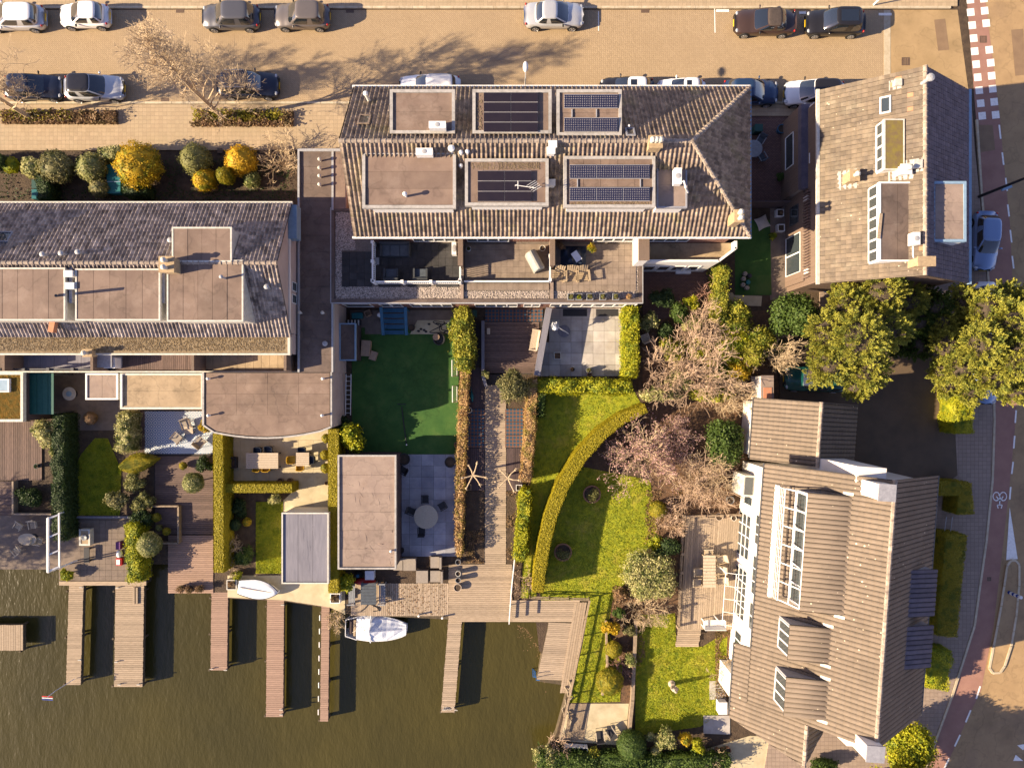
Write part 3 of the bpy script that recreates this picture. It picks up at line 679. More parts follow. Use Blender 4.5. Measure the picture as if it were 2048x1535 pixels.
# roof windows on the north slope
def skylight(par, u, v, w, h, p0, n, ridge_dir, m='felt_brown'):
    c = onplane(u, v, p0, n); ex = ridge_dir.normalized(); et = n.cross(ex).normalized(); q = MB()
    def bx(s0, s1, t0, t1, d0, d1): q.hexa([c + ex * s + et * t + n * d0 for s, t in ((s0, t0), (s1, t0), (s1, t1), (s0, t1))], [c + ex * s + et * t + n * d1 for s, t in ((s0, t0), (s1, t0), (s1, t1), (s0, t1))])
    f = .09; bx(-w / 2, w / 2, -h / 2, -h / 2 + f, 0, .16); bx(-w / 2, w / 2, h / 2 - f, h / 2, 0, .16); bx(-w / 2, -w / 2 + f, -h / 2 + f, h / 2 - f, 0, .16); bx(w / 2 - f, w / 2, -h / 2 + f, h / 2 - f, 0, .16)
    o = q.build('skylight', m, par); q = MB()
    def bx2(s0, s1, t0, t1, d0, d1): q.hexa([c + ex * s + et * t + n * d0 for s, t in ((s0, t0), (s1, t0), (s1, t1), (s0, t1))], [c + ex * s + et * t + n * d1 for s, t in ((s0, t0), (s1, t0), (s1, t1), (s0, t1))])
    bx2(-w / 2 + f, w / 2 - f, -h / 2 + f, h / 2 - f, .05, .10); q.build('pane', 'window_glass', o)
nN = Vector((0, 1, 1 / kA)).normalized() if kA else None
nN = Vector((0, kA, 1)).normalized()
skylight(hA, 729, 242, .72, 1.0, Vector((0, 14.10, 10.8)), nN, Vector((-1, 0, 0)), 'tile_brown')
skylight(hA, 1260, 267, .55, .8, Vector((0, 14.10, 10.8)), nN, Vector((-1, 0, 0)), 'lead')
for k, (px, z, n_) in enumerate((((1120, 262, 1236, 269), 10.52, 500), ((940, 325, 1080, 338), 10.32, 500), ((1140, 404, 1300, 411), 10.32, 420), ((955, 406, 1065, 410), 10.32, 200), ((950, 190, 964, 262), 10.52, 160))):
    gravel(hA, [RECT(*px, z)], z, n_, 40 + k, .035, 'moss_debris', 'roof_litter')
# south wall windows above the terraces
oS = (0, 9.775, 0); exS = (1, 0, 0); nS = (0, -1, 0)
def wx(u, z=5.6): return (u - 1024) * S(z)
for u0, u1, n in ((757, 808, 2), (820, 907, 4), (931, 1018, 4), (1034, 1078, 2), (1132, 1172, 2), (1192, 1275, 4), (1292, 1388, 4), (1400, 1440, 2)):
    windows(hA, oS, exS, nS, wx(u0), wx(u1), 3.75 if n == 4 else 4.6, 6.5, n)
# ground floor extension and its roof terrace
EX = (-12.4, 5.59, 8.94, 9.74)
MB().box(-12.36, 5.63, 0, 8.90, 9.775, 3.5).box(-12.36, 9.775, 0, -9.62, 12.0, 3.5).build('wall', 'brick_red', hA)
deckA = MB().box(-12.4, 5.59, 3.5, 8.94, 9.772, 3.55).box(-12.4, 9.772, 3.5, -9.6, 12.04, 3.55).build('roof_terrace', 'gravel_bed', hA)
q = MB()
q.box(-12.4, 5.59, 3.55, 8.94, 5.83, 3.68); q.box(-12.4, 5.83, 3.55, -12.22, 12.04, 3.68); q.box(8.72, 5.83, 3.55, 8.94, 9.6, 3.68); q.box(-12.22, 11.86, 3.55, -9.7, 12.04, 3.68)
q.build('parapet', 'felt_dark', hA)
q = MB(); q.box(-12.46, 5.52, 3.40, 9.0, 5.585, 3.70); q.box(-12.46, 5.585, 3.40, -12.405, 12.1, 3.70); q.box(8.945, 5.585, 3.40, 9.0, 9.6, 3.70); q.build('fascia', 'grey_metal', hA)
GZ = 3.6
def gr(u0, v0, u1, v1): return RECT(u0, v0, u1, v1, GZ)
gravel(deckA, [gr(671, 424, 683, 600), gr(683, 424, 710, 500), gr(700, 573, 922, 598), gr(683, 573, 700, 598)], 3.56, 6500, 2)
gravel(deckA, [gr(928, 582, 1098, 598), gr(1107, 582, 1270, 600), gr(1270, 500, 1276, 580)], 3.56, 3500, 3)
x0, y0, x1, y1 = gr(684, 503, 744, 573); grid_tiles(deckA, (x0, y0, x1, y1), 3.61, 4, 5, 'rubber_tile')
x0, y0, x1, y1 = gr(748, 486, 920, 562); grid_tiles(deckA, (x0, y0, x1, y1), 3.61, 12, 5, 'rubber_tile')
for uu in (757, 815, 872): grid_tiles(deckA, gr(uu, 567, uu + 44, 574), 3.61, 3, 1, 'rubber_tile')
grid_tiles(deckA, gr(930, 488, 1098, 580), 3.61, 14, 8, 'terrace_tile')
grid_tiles(deckA, gr(1110, 488, 1272, 582), 3.61, 14, 8, 'terrace_tile')
# terrace dividers and railings
for u in (923, 1103):
    x = (u - 1024) * S(4.2); q = MB(); q.box(x - .13, 7.9, 3.56, x + .13, 9.73, 5.2); q.box(x - .17, 7.86, 5.2, x + .17, 9.73, 5.28); q.build('partition_wall', 'brick_brown', hA)
    x2 = (u + 1 - 1024) * S(3.7); MB().box(x2 - .1, 5.84, 3.56, x2 + .1, 7.85, 3.72).build('parapet', 'felt_pale', hA)
def rail(par, a, b_, z0, h, posts, m='white_paint', bal=.13, name='railing'):
    a = Vector((a.x, a.y, 0)); b_ = Vector((b_.x, b_.y, 0)); d = b_ - a; L = d.length; ex = d.normalized(); n = Vector((-ex.y, ex.x, 0)); q = MB()
    q.wbox(a, ex, n, 0, L, z0 + h - .06, z0 + h, -.05, .05); q.wbox(a, ex, n, 0, L, z0 + .10, z0 + .15, -.03, .03)
    k = int(L / bal)
    for i in range(1, k): q.wbox(a, ex, n, i * L / k - .018, i * L / k + .018, z0 + .15, z0 + h - .061, -.018, .018)
    for i in range(posts + 1):
        s_ = i * L / posts; q.wbox(a, ex, n, s_ - .08, s_ + .08, z0, z0 + h + .08, -.081, .081); q.wbox(a, ex, n, s_ - .1, s_ + .1, z0 + h + .08, z0 + h + .12, -.1, .1)
    return q.build(name, m, par)
rz = 4.6
rail(hA, P(745, 484, rz), P(745, 561, rz), 3.6, 1.0, 2); rail(hA, P(747, 563, rz), P(919, 563, rz), 3.6, 1.0, 3); rail(hA, P(920, 510, rz), P(920, 560, rz), 3.6, 1.0, 1)
rail(hA, P(1100, 512, 4.4), P(1100, 560, 4.4), 3.6, .9, 1); 
q = MB(); a = P(928, 562, 4.3); b_ = P(1098, 562, 4.3); q.box(a.x, a.y - .05, 3.62, b_.x, a.y + .02, 4.25); q.build('glass_screen', 'window_glass', hA)
q = MB(); q.box(a.x, a.y - .07, 4.25, b_.x, a.y + .04, 4.31); q.build('handrail', 'white_paint', hA)
# ground floor windows under the terrace
oG = (0, 5.63, 0)
def wg(u, z=1.6): return (u - 1024) * S(z)
for u0, u1, n in ((690, 745, 1), (762, 805, 2), (822, 905, 4), (950, 1035, 4), (1047, 1080, 2), (1100, 1270, 8)): windows(hA, oG, exS, nS, wg(u0), wg(u1), .9, 2.6, n)
# white bay with balcony at the right end
q = MB(); bx0, by0, bx1, by1 = RECT(1286, 487, 1468, 527, 3.4)
by1 = 9.74
poly = [(bx0, by1), (bx0, by0), (bx1 - 1.2, by0), (bx1, by0 + .9), (bx1, by1)]
q.prism(poly, 0, 3.25); q.build('bay', 'render_white', hA)
q = MB()
for i in range(len(poly) - 1):
    a = Vector((*poly[i], 0)); b_ = Vector((*poly[i + 1], 0)); d = (b_ - a).normalized(); n_ = Vector((-d.y, d.x, 0))
    q.wbox(a, d, n_, .0, (b_ - a).length - .001, 3.25, 4.05, .0 if i != 2 else .002, .16)
q.build('balcony_parapet', 'white_paint', hA)
MB().prism([(bx0 + .16, by1), (bx0 + .16, by0 + .17), (bx1 - 1.2, by0 + .17), (bx1 - .18, by0 + .95), (bx1 - .18, by1)], 3.251, 3.29).build('balcony_floor', 'felt_sandy', hA)
for k in range(4): windows(hA, (0, by0, 0), exS, nS, bx0 + .3 + k * 1.05, bx0 + 1.15 + k * 1.05, .7, 2.5, 1)
q = MB(); q.box(bx0 - .75, 8.1, 3.5, bx0 - .12, 9.74, 5.9); q.build('partition_wall', 'white_paint', hA)
MB().box(bx0 - .8, 8.05, 5.9, bx0 - .08, 9.74, 5.98).build('coping', 'brick_brown', hA)

# =============== link building with a flat felt roof between the two houses ===============
hL = thing('link_building', 'narrow flat roofed building running between the two tiled houses', 'building', (-14, 8, 0))
x0, y0, x1, y1 = RECT(597, 299, 666, 744, 3.700); xm = RECT(597, 299, 692, 420, 3.700)
q = MB(); q.box(x0, y0, 0, x1, y1, 3.640); q.box(x1, xm[1], 0, xm[2], y1, 3.640); q.build('wall', 'render_beige', hL)
n = 13
for i in range(n):
    h = (y1 - y0) / n; MB().box(x0 + .1, y0 + i * h + .005, 3.640, x1 - .09, y0 + (i + 1) * h - .005, 3.685 + rnd.uniform(0, .015)).build('roofing_sheet', 'felt_dark', hL)
MB().box(x1 + .05, xm[1] + .1, 3.640, xm[2] - .05, y1 - .15, 3.690).build('roofing_sheet', 'felt_brown', hL)
q = MB(); q.box(x0 - .03, y0, 3.400, x0 + .1, y1, 3.820); q.box(x0 + .1, y1 - .15, 3.400, xm[2], y1 + .02, 3.820); q.box(x1 - .09, xm[1], 3.600, x1 + .05, y1 - .15, 3.750); q.box(x1 - .085, y0, 3.420, x1 + .03, 12.1 - 6.6, 3.790); q.build('fascia', 'grey_metal', hL)
for u, v in ((642, 322), (642, 339), (642, 355), (642, 372), (603, 626), (648, 626)): vent(hL, P(u, v, 3.700), .35, .06, 'offwhite_trim', .12)
vent(hL, P(651, 687, 3.700), .08, .14, 'grey_metal', .18, 'roof_drain')

# =============== B: left terraced house ===============
hB = thing('terraced_house', 'grey ribbed tile house on the left with low box dormers and a white gable end', 'house', (-24, 7, 0))
frB = Frame((0, 7.46, 0), (0, -1, 0))
roofB, cB, kB = gable(hB, frB, 4.36, -44, -14.5, 5.6, 8.4, .25, .33, PAN, 'tile_grey', 'render_beige', over=.28)
MB().box(-44, 11.83, 5.42, -14.45, 12.0, 5.62).build('gutter', 'offwhite_trim', hB)
for px in ((-60, 535, 131, 641), (151, 537, 321, 641), (334, 520, 487, 643)):
    flatroof(hB, RECT(*px, 8.45), 6.0, 8.45, .10, .04, ('x', .95), 'felt_brown', 'offwhite_trim', 'offwhite_trim', over=.05, name='dormer')
flatroof(hB, RECT(-190, 432, -36, 524, 8.50), 6.0, 8.50, .10, .04, ('x', .95), 'felt_brown', 'offwhite_trim', 'offwhite_trim', over=.05, name='dormer')
flatroof(hB, RECT(344, 454, 464, 524, 8.50), 6.0, 8.50, .10, .04, ('x', .95), 'felt_brown', 'offwhite_trim', 'offwhite_trim', over=.05, name='dormer')
for x0, x1 in (((-60 - 1024) * S(8.5), -29.0), ((487 - 1024) * S(8.4), (487 - 1024) * S(8.4) + .5)): pass
q = MB()
yv = (767.5 - 675) * S(5.5); y2 = (767.5 - 706) * S(5.5)
q.box(-44, y2, 0, -14.8, yv + .3, 5.40); q.build('wall', 'render_beige', hB)
gut = MB().box(-44, y2, 5.40, -14.7, yv + .1, 5.46).build('eaves_ledge', 'moss_debris', hB)
gravel(gut, [(-34, y2 + .15, -15, yv)], 5.47, 5200, 5, .035, 'moss_debris', 'moss_clumps')
MB().box(-44, y2 - .12, 5.25, -14.62, y2 - .002, 5.52).build('fascia', 'offwhite_trim', hB)
MB().box(-14.79, y2, 5.25, -14.62, yv, 5.52).build('fascia', 'offwhite_trim', hB)
chimney(hB, RECT(319, 514, 346, 543, 9.4), 8.0, 9.3, 'chimney_brick', 2)
vent(hB, P(450, 556, 8.55), .5, .07, 'grey_metal', .12); 
for u, v in ((92, 510), (128, 508), (160, 505), (335, 478), (530, 572)):
    p = P(u, v, 8.3); z = 8.4 - abs(p.y - 7.46) * kB; vent(hB, (p.x, p.y, z - .1), .6, .09, 'grey_metal', .16, 'flue')
MB().tube([P(112, 591, 8.5), P(112, 591, 10.0)], [.09, .09], 8).build('flue', 'dark_metal', hB)
for u in (141, 326): 
    x = (u - 1024) * S(8.3); MB().box(x - .1, 5.0, 7.0, x + .1, 7.3, 8.3).build('party_wall', 'lead', hB)
for u, v in ((140, 548), (143, 572)): p = P(u, v, 8.4); MB().cbox(p.x, p.y, 7.5, 8.6, .55, .4).build('roof_hatch_box', 'white_paint', hB)
# flashings by the big dormer, little orange tile patches are part of the roof
for a, c, d_ in (((465, 458), (478, 462), (468, 524)),): 
    q = MB(); q.add([P(*a, 7.8), P(*c, 7.4), P(*d_, 8.3)], [(0, 1, 2)])
b = MB(); p = P(108, 653, 6.4); b.cbox(p.x, p.y, 6.3, 6.66, .35, .75, -.2); b.build('orange_tile_patch', 'tile_orange', hB)
p = P(8, 476, 7.2); skylight(hB, 8, 476, 1.0, .9, Vector((0, 7.46, 8.4)), Vector((0, kB, 1)).normalized(), Vector((-1, 0, 0)), 'lead')
# gable windows
oE = (-14.78, 0, 0); exE = (0, 1, 0); nE = (1, 0, 0)
for v, w in ((448, 1.0), (570, .62), (595, .62)): yy = (767.5 - v) * S(5.0); windows(hB, oE, exE, nE, yy - w / 2, yy + w / 2, 3.7, 4.7, 1)
x = (583 - 1024) * S(5.3); MB().box(-14.75, 9.6, 4.6, -14.2, 11.8, 5.5).build('bay', 'pale_blue_trim', hB)
MB().box(-14.77, 1.9, 5.12, -14.70, 11.7, 5.38).build('band', 'render_white', hB)
# balconies at the back and one storey flat extensions
zb = 2.9
MB().box(-44, .87, 0, -14.9, y2 + .01, zb - .05).build('wall', 'brick_brown', hB)
bl = MB().box(-44, .87, zb - .05, -14.85, y2, zb - .01).build('balcony', 'felt_dark', hB)
def brow(u0, u1, m, n): 
    x0, x1 = (u0 - 1024) * S(zb), (u1 - 1024) * S(zb)
    for i in range(n): w = (x1 - x0) / n; MB().box(x0 + i * w + .008, 1.0, zb - .01, x0 + (i + 1) * w - .008, y2 - .02, zb + .03).build('floor_board', m, bl)
brow(232, 388, 'wood_brown_v', 38); brow(410, 572, 'felt_sandy', 10); brow(28, 190, 'felt_grey', 6)
for u in (22, 196, 395, 577):
    x = (u - 1024) * S(4.0); MB().box(x - .09, .9, zb, x + .09, y2, 4.7).build('partition_wall', 'brick_brown', hB)
MB().box(-44, .80, zb - .1, -14.8, .9, zb + .18).build('parapet', 'offwhite_trim', hB)
rail(hB, P(0, 738, 3.9), P(195, 738, 3.9), zb, 1.0, 4, 'dark_metal', .9)
acunit(hB, P(233, 726, 3.2), .75, .7, .8); 
MB().cbox(*P(211, 722, 4.1).to_tuple()[:2], zb, 4.2, .95, .8).cbox(*P(211, 722, 4.1).to_tuple()[:2], 4.2, 4.25, 1.0, .86).build('plant_box', 'lead', hB)
ch = P(178, 706, 5.8); chimney(hB, (ch.x - .25, ch.y - .2, ch.x + .25, ch.y + .2), 5.3, 5.9, 'chimney_brick', 1)

hE = thing('garden_extension', 'flat felt roofed extension with a curved garden front', 'building', (-18, -1.5, 0))
arc = [P(407, 744, 3.700), P(407, 850, 3.700)] + [P(407 + 256 * t, 850 + 27 * math.sin(math.pi * (.10 + .80 * t)) ** .9 - 8 * (1 - t) * 0 - 3 * t, 3.700) for t in [i / 12 for i in range(1, 12)]] + [P(663, 853, 3.700), P(663, 744, 3.700)]
MB().prism([(p.x, p.y) for p in arc], 0, 3.600).build('wall', 'render_beige', hE)
MB().prism([(p.x, p.y) for p in arc], 3.600, 3.675).build('roof_slab', 'roof_under', hE)
gx0, gx1 = arc[0].x + .12, arc[-1].x - .12
rows = 5; ytop = arc[0].y - .05
for i in range(rows):
    for j in range(4):
        ya, yb = ytop - i * .72, ytop - (i + 1) * .72; w = (gx1 - gx0) / 4
        if i == rows - 1: continue
        MB().box(gx0 + j * w + .006, yb + .006, 3.676, gx0 + (j + 1) * w - .006, ya - .006, 3.690 + rnd.uniform(0, .015)).build('roofing_sheet', 'felt_brown', hE)
yb = ytop - (rows - 1) * .72
MB().prism([(gx0, yb), (gx0, min(yb - .05, arc[1].y + .03))] + [(max(gx0 + .01, p.x), min(yb - .03, p.y + .12)) for p in arc[2:-2]] + [(gx1, min(yb - .02, arc[-2].y + .05)), (gx1, yb)], 3.676, 3.692).build('roofing_sheet', 'felt_brown', hE)
q = MB()
for a, c in zip(arc[1:-1], arc[2:]):
    d = (c - a).normalized(); n_ = Vector((d.y, -d.x, 0)); q.wbox(a, d, n_, 0, (c - a).length, 3.480, 3.760, -.06, .05)
a, c = arc[0], arc[1]; q.box(a.x - .08, c.y, 3.480, a.x + .06, a.y, 3.760); q.build('fascia', 'trim_grey', hE)
for u, v in ((421, 830), (420, 757), (647, 830), (648, 757)): vent(hE, P(u, v, 3.700), .3, .05, 'white_paint', .10)
hF = thing('garden_extension', 'sandy flat roofed extension with a white edge above the blue patterned patio', 'building', (-25, -1, 0))
flatroof(hF, RECT(241, 746, 407, 818, 3.0), 0, 3.0, .15, .06, ('y', 1.0), 'felt_sandy', 'brick_brown', 'offwhite_trim', over=.02, wz=1)
q = MB(); a = P(238, 745, 3.0); q.tube([P(244, 748, 3.1), P(244, 812, 3.1)], .06, 6); q.build('downpipe', 'white_paint', hF)
hG = thing('garden_shed', 'small white edged box roof beside the round yellow table', 'shed', (-30, -.5, 0))
flatroof(hG, RECT(172, 746, 237, 799, 2.9), 0, 2.9, .12, .08, ('x', 1.1), 'felt_pale', 'render_white', 'white_paint', over=.03, wz=1)
hH = thing('garden_room', 'garden room with an orange brown sedum roof and a square roof light', 'building', (-38, -1, 0))
rc = RECT(-160, 744, 48, 843, 2.9); rf = flatroof(hH, rc, 0, 2.9, .18, .10, ('x', 30), 'sedum', 'wood_dark', 'offwhite_trim', over=.03, wz=1)
gravel(rf, [(rc[0] + 4, rc[1] + .2, rc[2] - .2, rc[3] - .2)], 2.93, 5000, 8, .05, 'sedum', 'sedum_plants')
x0, y0, x1, y1 = RECT(-8, 757, 19, 784, 3.1); q = MB(); q.frame(x0, y0, x1, y1, .08, 2.91, 3.15); o = q.build('roof_light', 'white_paint', hH); MB().box(x0 + .08, y0 + .08, 2.95, x1 - .08, y1 - .08, 3.08).build('pane', 'pale_blue_trim', o)
hI = thing('green_canopy', 'dark green flat panel canopy beside the sedum roofed garden room', 'canopy', (-33, -.8, 0))
x0, y0, x1, y1 = RECT(51, 746, 107, 828, 2.3)
for i in range(5): w = (x1 - x0) / 5; MB().box(x0 + i * w + .01, y0, 2.24, x0 + (i + 1) * w - .01, y1, 2.28 + .02 * (i % 2)).build('panel', 'teal_panel', hI)
for x, y in ((x0 + .1, y0 + .1), (x1 - .1, y0 + .1), (x0 + .1, y1 - .1), (x1 - .1, y1 - .1)): MB().box(x - .05, y - .05, 0, x + .05, y + .05, 2.235).build('post', 'dark_metal', hI)

# =============== C: upper right house ===============
hC = thing('corner_house', 'clay brown tiled corner house at the upper right with white dormer windows', 'house', (25, 13, 0))
frC = Frame((24.9, 12.85, 0), (1, 0, 0))
roofC, cC, kC = gable(hC, frC, 4.8, -6.3, 6.3, 6.0, 9.3, .285, .30, FLT, 'tile_clay', 'brick_brown', indiv=296, imats='tile_orange', tme='tile_dark', over=.25)  # east slope gets a darker tile: its shade is put into the colour
MB().box(19.86, 6.5, 5.85, 20.06, 19.2, 6.02).build('gutter', 'offwhite_trim', hC); MB().box(29.75, 6.5, 5.85, 29.95, 19.2, 6.02).build('gutter', 'pale_blue_trim', hC)
def slopeC(x): return 9.3 - abs(x - 24.9) * kC
x0, y0, x1, y1 = RECT(1757, 364, 1828, 523, 8.84); x0 = 22.36
flatroof(hC, (x0, y0, x1 + .1, y1), 7.2, 8.86, .10, .06, ('x', 1.2), 'felt_dark', 'white_paint', 'white_paint', over=.0, name='dormer')
windows(hC, (22.385, 0, 0), (0, -1, 0), (-1, 0, 0), -y1 + .1, -y0 - .1, 7.62, 8.70, 7, fw=.12)
y0, y1 = (767.5 - 340) * S(8.8), (767.5 - 238) * S(8.8)
flatroof(hC, (22.7, y0, 23.95, y1), 7.6, 8.8, .08, .04, ('x', 3), 'moss', 'white_paint', 'offwhite_trim', over=.0, name='dormer')
windows(hC, (22.725, 0, 0), (0, -1, 0), (-1, 0, 0), -y1 + .1, -y0 - .1, 7.9, 8.7, 4, fw=.13)
x0, y0, x1, y1 = RECT(1861, 363, 1931, 484, 8.65); flatroof(hC, (25.7, y0, x1, y1), 6.3, 8.68, .16, .06, ('y', 1.1), 'felt_pale', 'white_paint', 'pale_blue_trim', over=.0, name='dormer')
nW = Vector((-kC, 0, 1)).normalized(); pC = Vector((24.9, 0, 9.3))
skylight(hC, 1771, 211, 1.05, .62, pC, nW, Vector((0, -1, 0)), 'white_paint')
for (u, v, lx, ly, h, m) in ((1694, 360, .5, .6, .9, 'chimney_brick'), (1800, 345, .55, .5, .6, 'white_paint'), (1828, 332, .4, .4, .35, 'offwhite_trim'), (1790, 170, .3, .3, .3, 'offwhite_trim')):
    p = onplane(u, v, pC, nW); z = slopeC(p.x); chimney(hC, (p.x - lx / 2, p.y - ly / 2, p.x + lx / 2, p.y + ly / 2), z - .3, z + h, m, 1 if h > .5 else 0)
    MB().hexa([(p.x - lx, p.y - ly, slopeC(p.x - lx) + .02), (p.x + lx, p.y - ly, slopeC(p.x + lx) + .02), (p.x + lx, p.y + ly, slopeC(p.x + lx) + .02), (p.x - lx, p.y + ly, slopeC(p.x - lx) + .02)],
              [(p.x - lx, p.y - ly, slopeC(p.x - lx) + .075), (p.x + lx, p.y - ly, slopeC(p.x + lx) + .09), (p.x + lx, p.y + ly, slopeC(p.x + lx) + .09), (p.x - lx, p.y + ly, slopeC(p.x - lx) + .09)]).build('flashing', 'trim_grey', hC)
chimney(hC, RECT(1838, 514, 1870, 530, 10.0), 8.6, 9.9, 'chimney_brick', 0)
p = P(1858, 157, 9.9); vent(hC, (p.x, p.y, 9.0), 1.0, .12, 'grey_metal', .24, 'flue')
acunit(hC, P(1821, 481, 9.0), .42, .72, .6); MB().tube([P(1826, 492, 9.0), P(1826, 510, 9.0), P(1829, 521, 9.0), P(1812, 527, 8.3)], .05, 6).build('pipe', 'white_paint', hC)
b = MB(); p = P(1760, 452, 8.95); b.cbox(p.x, p.y, 8.9, 8.96, .18, 1.55, -.1); b.build('loose_plank', 'wood_pale', hC)
# annex with balcony on the left side
za = 3.1
x0, y0, x1, y1 = RECT(1597, 214, 1645, 380, za); xb = RECT(1606, 380, 1645, 562, za)
q = MB(); q.box(x0, y0, 0, 20.33, y1, za); q.box(xb[0], xb[1], 0, 20.33, y0 - .002, za); q.build('annex_wall', 'brick_brown', hC)
q = MB(); q.box(x0 - .02, y0, za, x0 + .62, y1, za + .5); q.build('parapet', 'tile_dark', hC)
grid_tiles(hC, (x0 + .66, y0 + .1, 20.3, y1 - .1), za + .05, 2, 11, 'dark_paving')
fl = MB().box(xb[0] + .1, xb[1] + .1, za, 20.3, y0 - .1, za + .01).build('balcony', 'roof_under', hC)
for i in range(22): h = (y0 - xb[1] - .3) / 22; MB().box(xb[0] + .45, xb[1] + .15 + i * h, za + .01, 20.2, xb[1] + .15 + (i + .86) * h, za + .05).build('floor_board', 'wood_pale', fl)
q = MB()
for i in range(30): h = (y0 - xb[1] - .3) / 30; q.box(xb[0] - .05, xb[1] + .15 + i * h, za, xb[0] + .40, xb[1] + .15 + (i + .45) * h, za + .9)
q.build('slat_railing', 'wood_brown', hC)
oW = (x0, 0, 0)
windows(hC, (x0 - .002, 0, 0), (0, -1, 0), (-1, 0, 0), -(767.5 - 270) * S(1.6), -(767.5 - 335) * S(1.6), .9, 2.3, 1)
windows(hC, (xb[0] - .002, 0, 0), (0, -1, 0), (-1, 0, 0), -(767.5 - 412) * S(1.6), -(767.5 - 450) * S(1.6), .9, 2.4, 1, 'dark_metal')
windows(hC, (xb[0] - .002, 0, 0), (0, -1, 0), (-1, 0, 0), -(767.5 - 470) * S(1.6), -(767.5 - 548) * S(1.6), .2, 2.7, 2, 'white_paint')
chimney(hC, RECT(1616, 388, 1627, 399, 3.9), za, za + .55, 'white_paint', 0, .0); chimney(hC, RECT(1617, 535, 1628, 546, 3.9), za, za + .55, 'white_paint', 0, .0)
acunit(hC, P(1625, 227, 3.6), .5, .9, .7)
MB().cbox(*P(1630, 315, 4.0).to_tuple()[:2], za + .75, za + .8, .7, .7).build('table_top', 'white_paint', hC)

# =============== D: lower right house ===============
D0 = Vector((21.8, -13.4, 0)); frD = Frame(D0, (.9974, -.0718, 0))
hD = thing('large_villa', 'large white walled house with ribbed taupe tile roof and shed dormers at the lower right', 'house', (21.8, -13.4, 0))
ZR, ZE, HW = 10.6, 5.5, 5.7
roofD, cD, kD = gable(hD, frD, HW, -8.0, 7.8, ZE, ZR, .30, .36, RIB, 'tile_taupe', 'render_white', over=.45)
def slD(s): return ZR - abs(s) * kD
# lower wing at the south west: same plane, own ridge
tW = -10.6; sr = -2.9; w0, w1 = -6.55, sr
vs = [frD(w0, -4.6, slD(w0)), frD(-5.72, -4.6, slD(5.72)), frD(-5.72, -8.0, slD(5.72)), frD(w0, -8.0, slD(w0))]
q = MB()
def quadslab(q, pts, d=.08): q.add([p for p in pts] + [p + Vector((0, 0, -d)) for p in pts], [(0, 1, 2, 3), (7, 6, 5, 4)] + [(i + 4, (i + 1) % 4 + 4, (i + 1) % 4, i) for i in range(4)])
quadslab(q, [frD(w0, -8.0, slD(w0)), frD(w0, -4.4, slD(w0)), frD(-5.69, -4.4, slD(5.69)), frD(-5.69, -8.0, slD(5.69))][::-1])
quadslab(q, [frD(w0, -8.02, slD(w0)), frD(sr, -8.02, slD(sr)), frD(sr, tW, slD(sr)), frD(w0, tW + 1.2, slD(w0))])
quadslab(q, [frD(sr, -7.6, slD(sr)), frD(sr + 2.0, -7.6, slD(sr) - 1.8), frD(sr + 1.9, tW + 1.6, slD(sr) - 1.8), frD(sr, tW, slD(sr))])
rw = q.build('roof', 'roof_under', hD)
tiles('roof_tiles', frD(w0, -4.4, slD(w0)), frD(w0, -8.0, slD(w0)), frD(-5.72, -4.4, slD(5.72)), frD(-5.72, -8.0, slD(5.72)), .30, .36, RIB, 'tile_taupe', rw)
tiles('roof_tiles', frD(w0, -8.0, slD(w0)), frD(w0, tW + 1.2, slD(w0)), frD(sr, -8.0, slD(sr)), frD(sr, tW, slD(sr)), .30, .36, RIB, 'tile_taupe', rw)
tiles('roof_tiles', frD(sr + 2.0, tW + 1.6, slD(sr) - 1.8), frD(sr + 2.0, -7.6, slD(sr) - 1.8), frD(sr, tW, slD(sr)), frD(sr, -7.6, slD(sr)), .30, .36, RIB, 'tile_taupe', rw)
caps(rw, frD(sr, -8.0, slD(sr)), frD(sr, tW, slD(sr)))
q = MB(); q.hexa([frD(-5.9, tW + 1.6, 0), frD(-1.6, tW + 1.9, 0), frD(-1.6, -7.4, 0), frD(-5.9, -7.4, 0)], [frD(-5.9, tW + 1.6, 5.0), frD(-1.6, tW + 1.9, 5.2), frD(-1.6, -7.4, 5.2), frD(-5.9, -7.4, 5.0)]); q.build('wall', 'render_white', hD)
# gutters
def gut(s, t0, t1, z, m='dark_metal', r=.07): MB().tube([frD(s, t0, z), frD(s, t1, z)], r, 8).build('gutter', m, hD)
gut(-HW - .06, -4.4, 7.8, ZE); gut(w0 - .06, -9.2, -4.4, slD(w0)); gut(HW + .06, -8, 7.8, ZE)
# chimneys and white gable walls
def boxD(s0, s1, t0, t1, z0, z1, nm, m, par=None, d0=0, d1=0):
    q = MB(); q.hexa([frD(s0, t0, z0), frD(s1, t0, z0), frD(s1, t1, z0), frD(s0, t1, z0)], [frD(s0 + d0, t0, z1), frD(s1 - d1, t0, z1), frD(s1 - d1, t1, z1), frD(s0 + d0, t1, z1)]); return q.build(nm, m, par or hD)
cD1 = boxD(-1.35, -.45, 6.7, 7.6, 8.6, 11.4, 'chimney', 'render_white'); boxD(-1.4, -.4, 6.65, 7.65, 11.4, 11.5, 'chimney_cap', 'lead', cD1)
boxD(-2.6, .4, 7.36, 8.35, 0, 9.3, 'chimney_breast', 'render_white', None, 1.0, .2)
cD2 = boxD(-.85, .1, -8.3, -7.45, 8.6, 11.2, 'chimney', 'render_white'); boxD(-.9, .15, -8.35, -7.4, 11.2, 11.3, 'chimney_cap', 'lead', cD2)
boxD(-1.7, .3, -8.5, -7.56, 0, 9.3, 'chimney_breast', 'render_white', None, .7, .1)
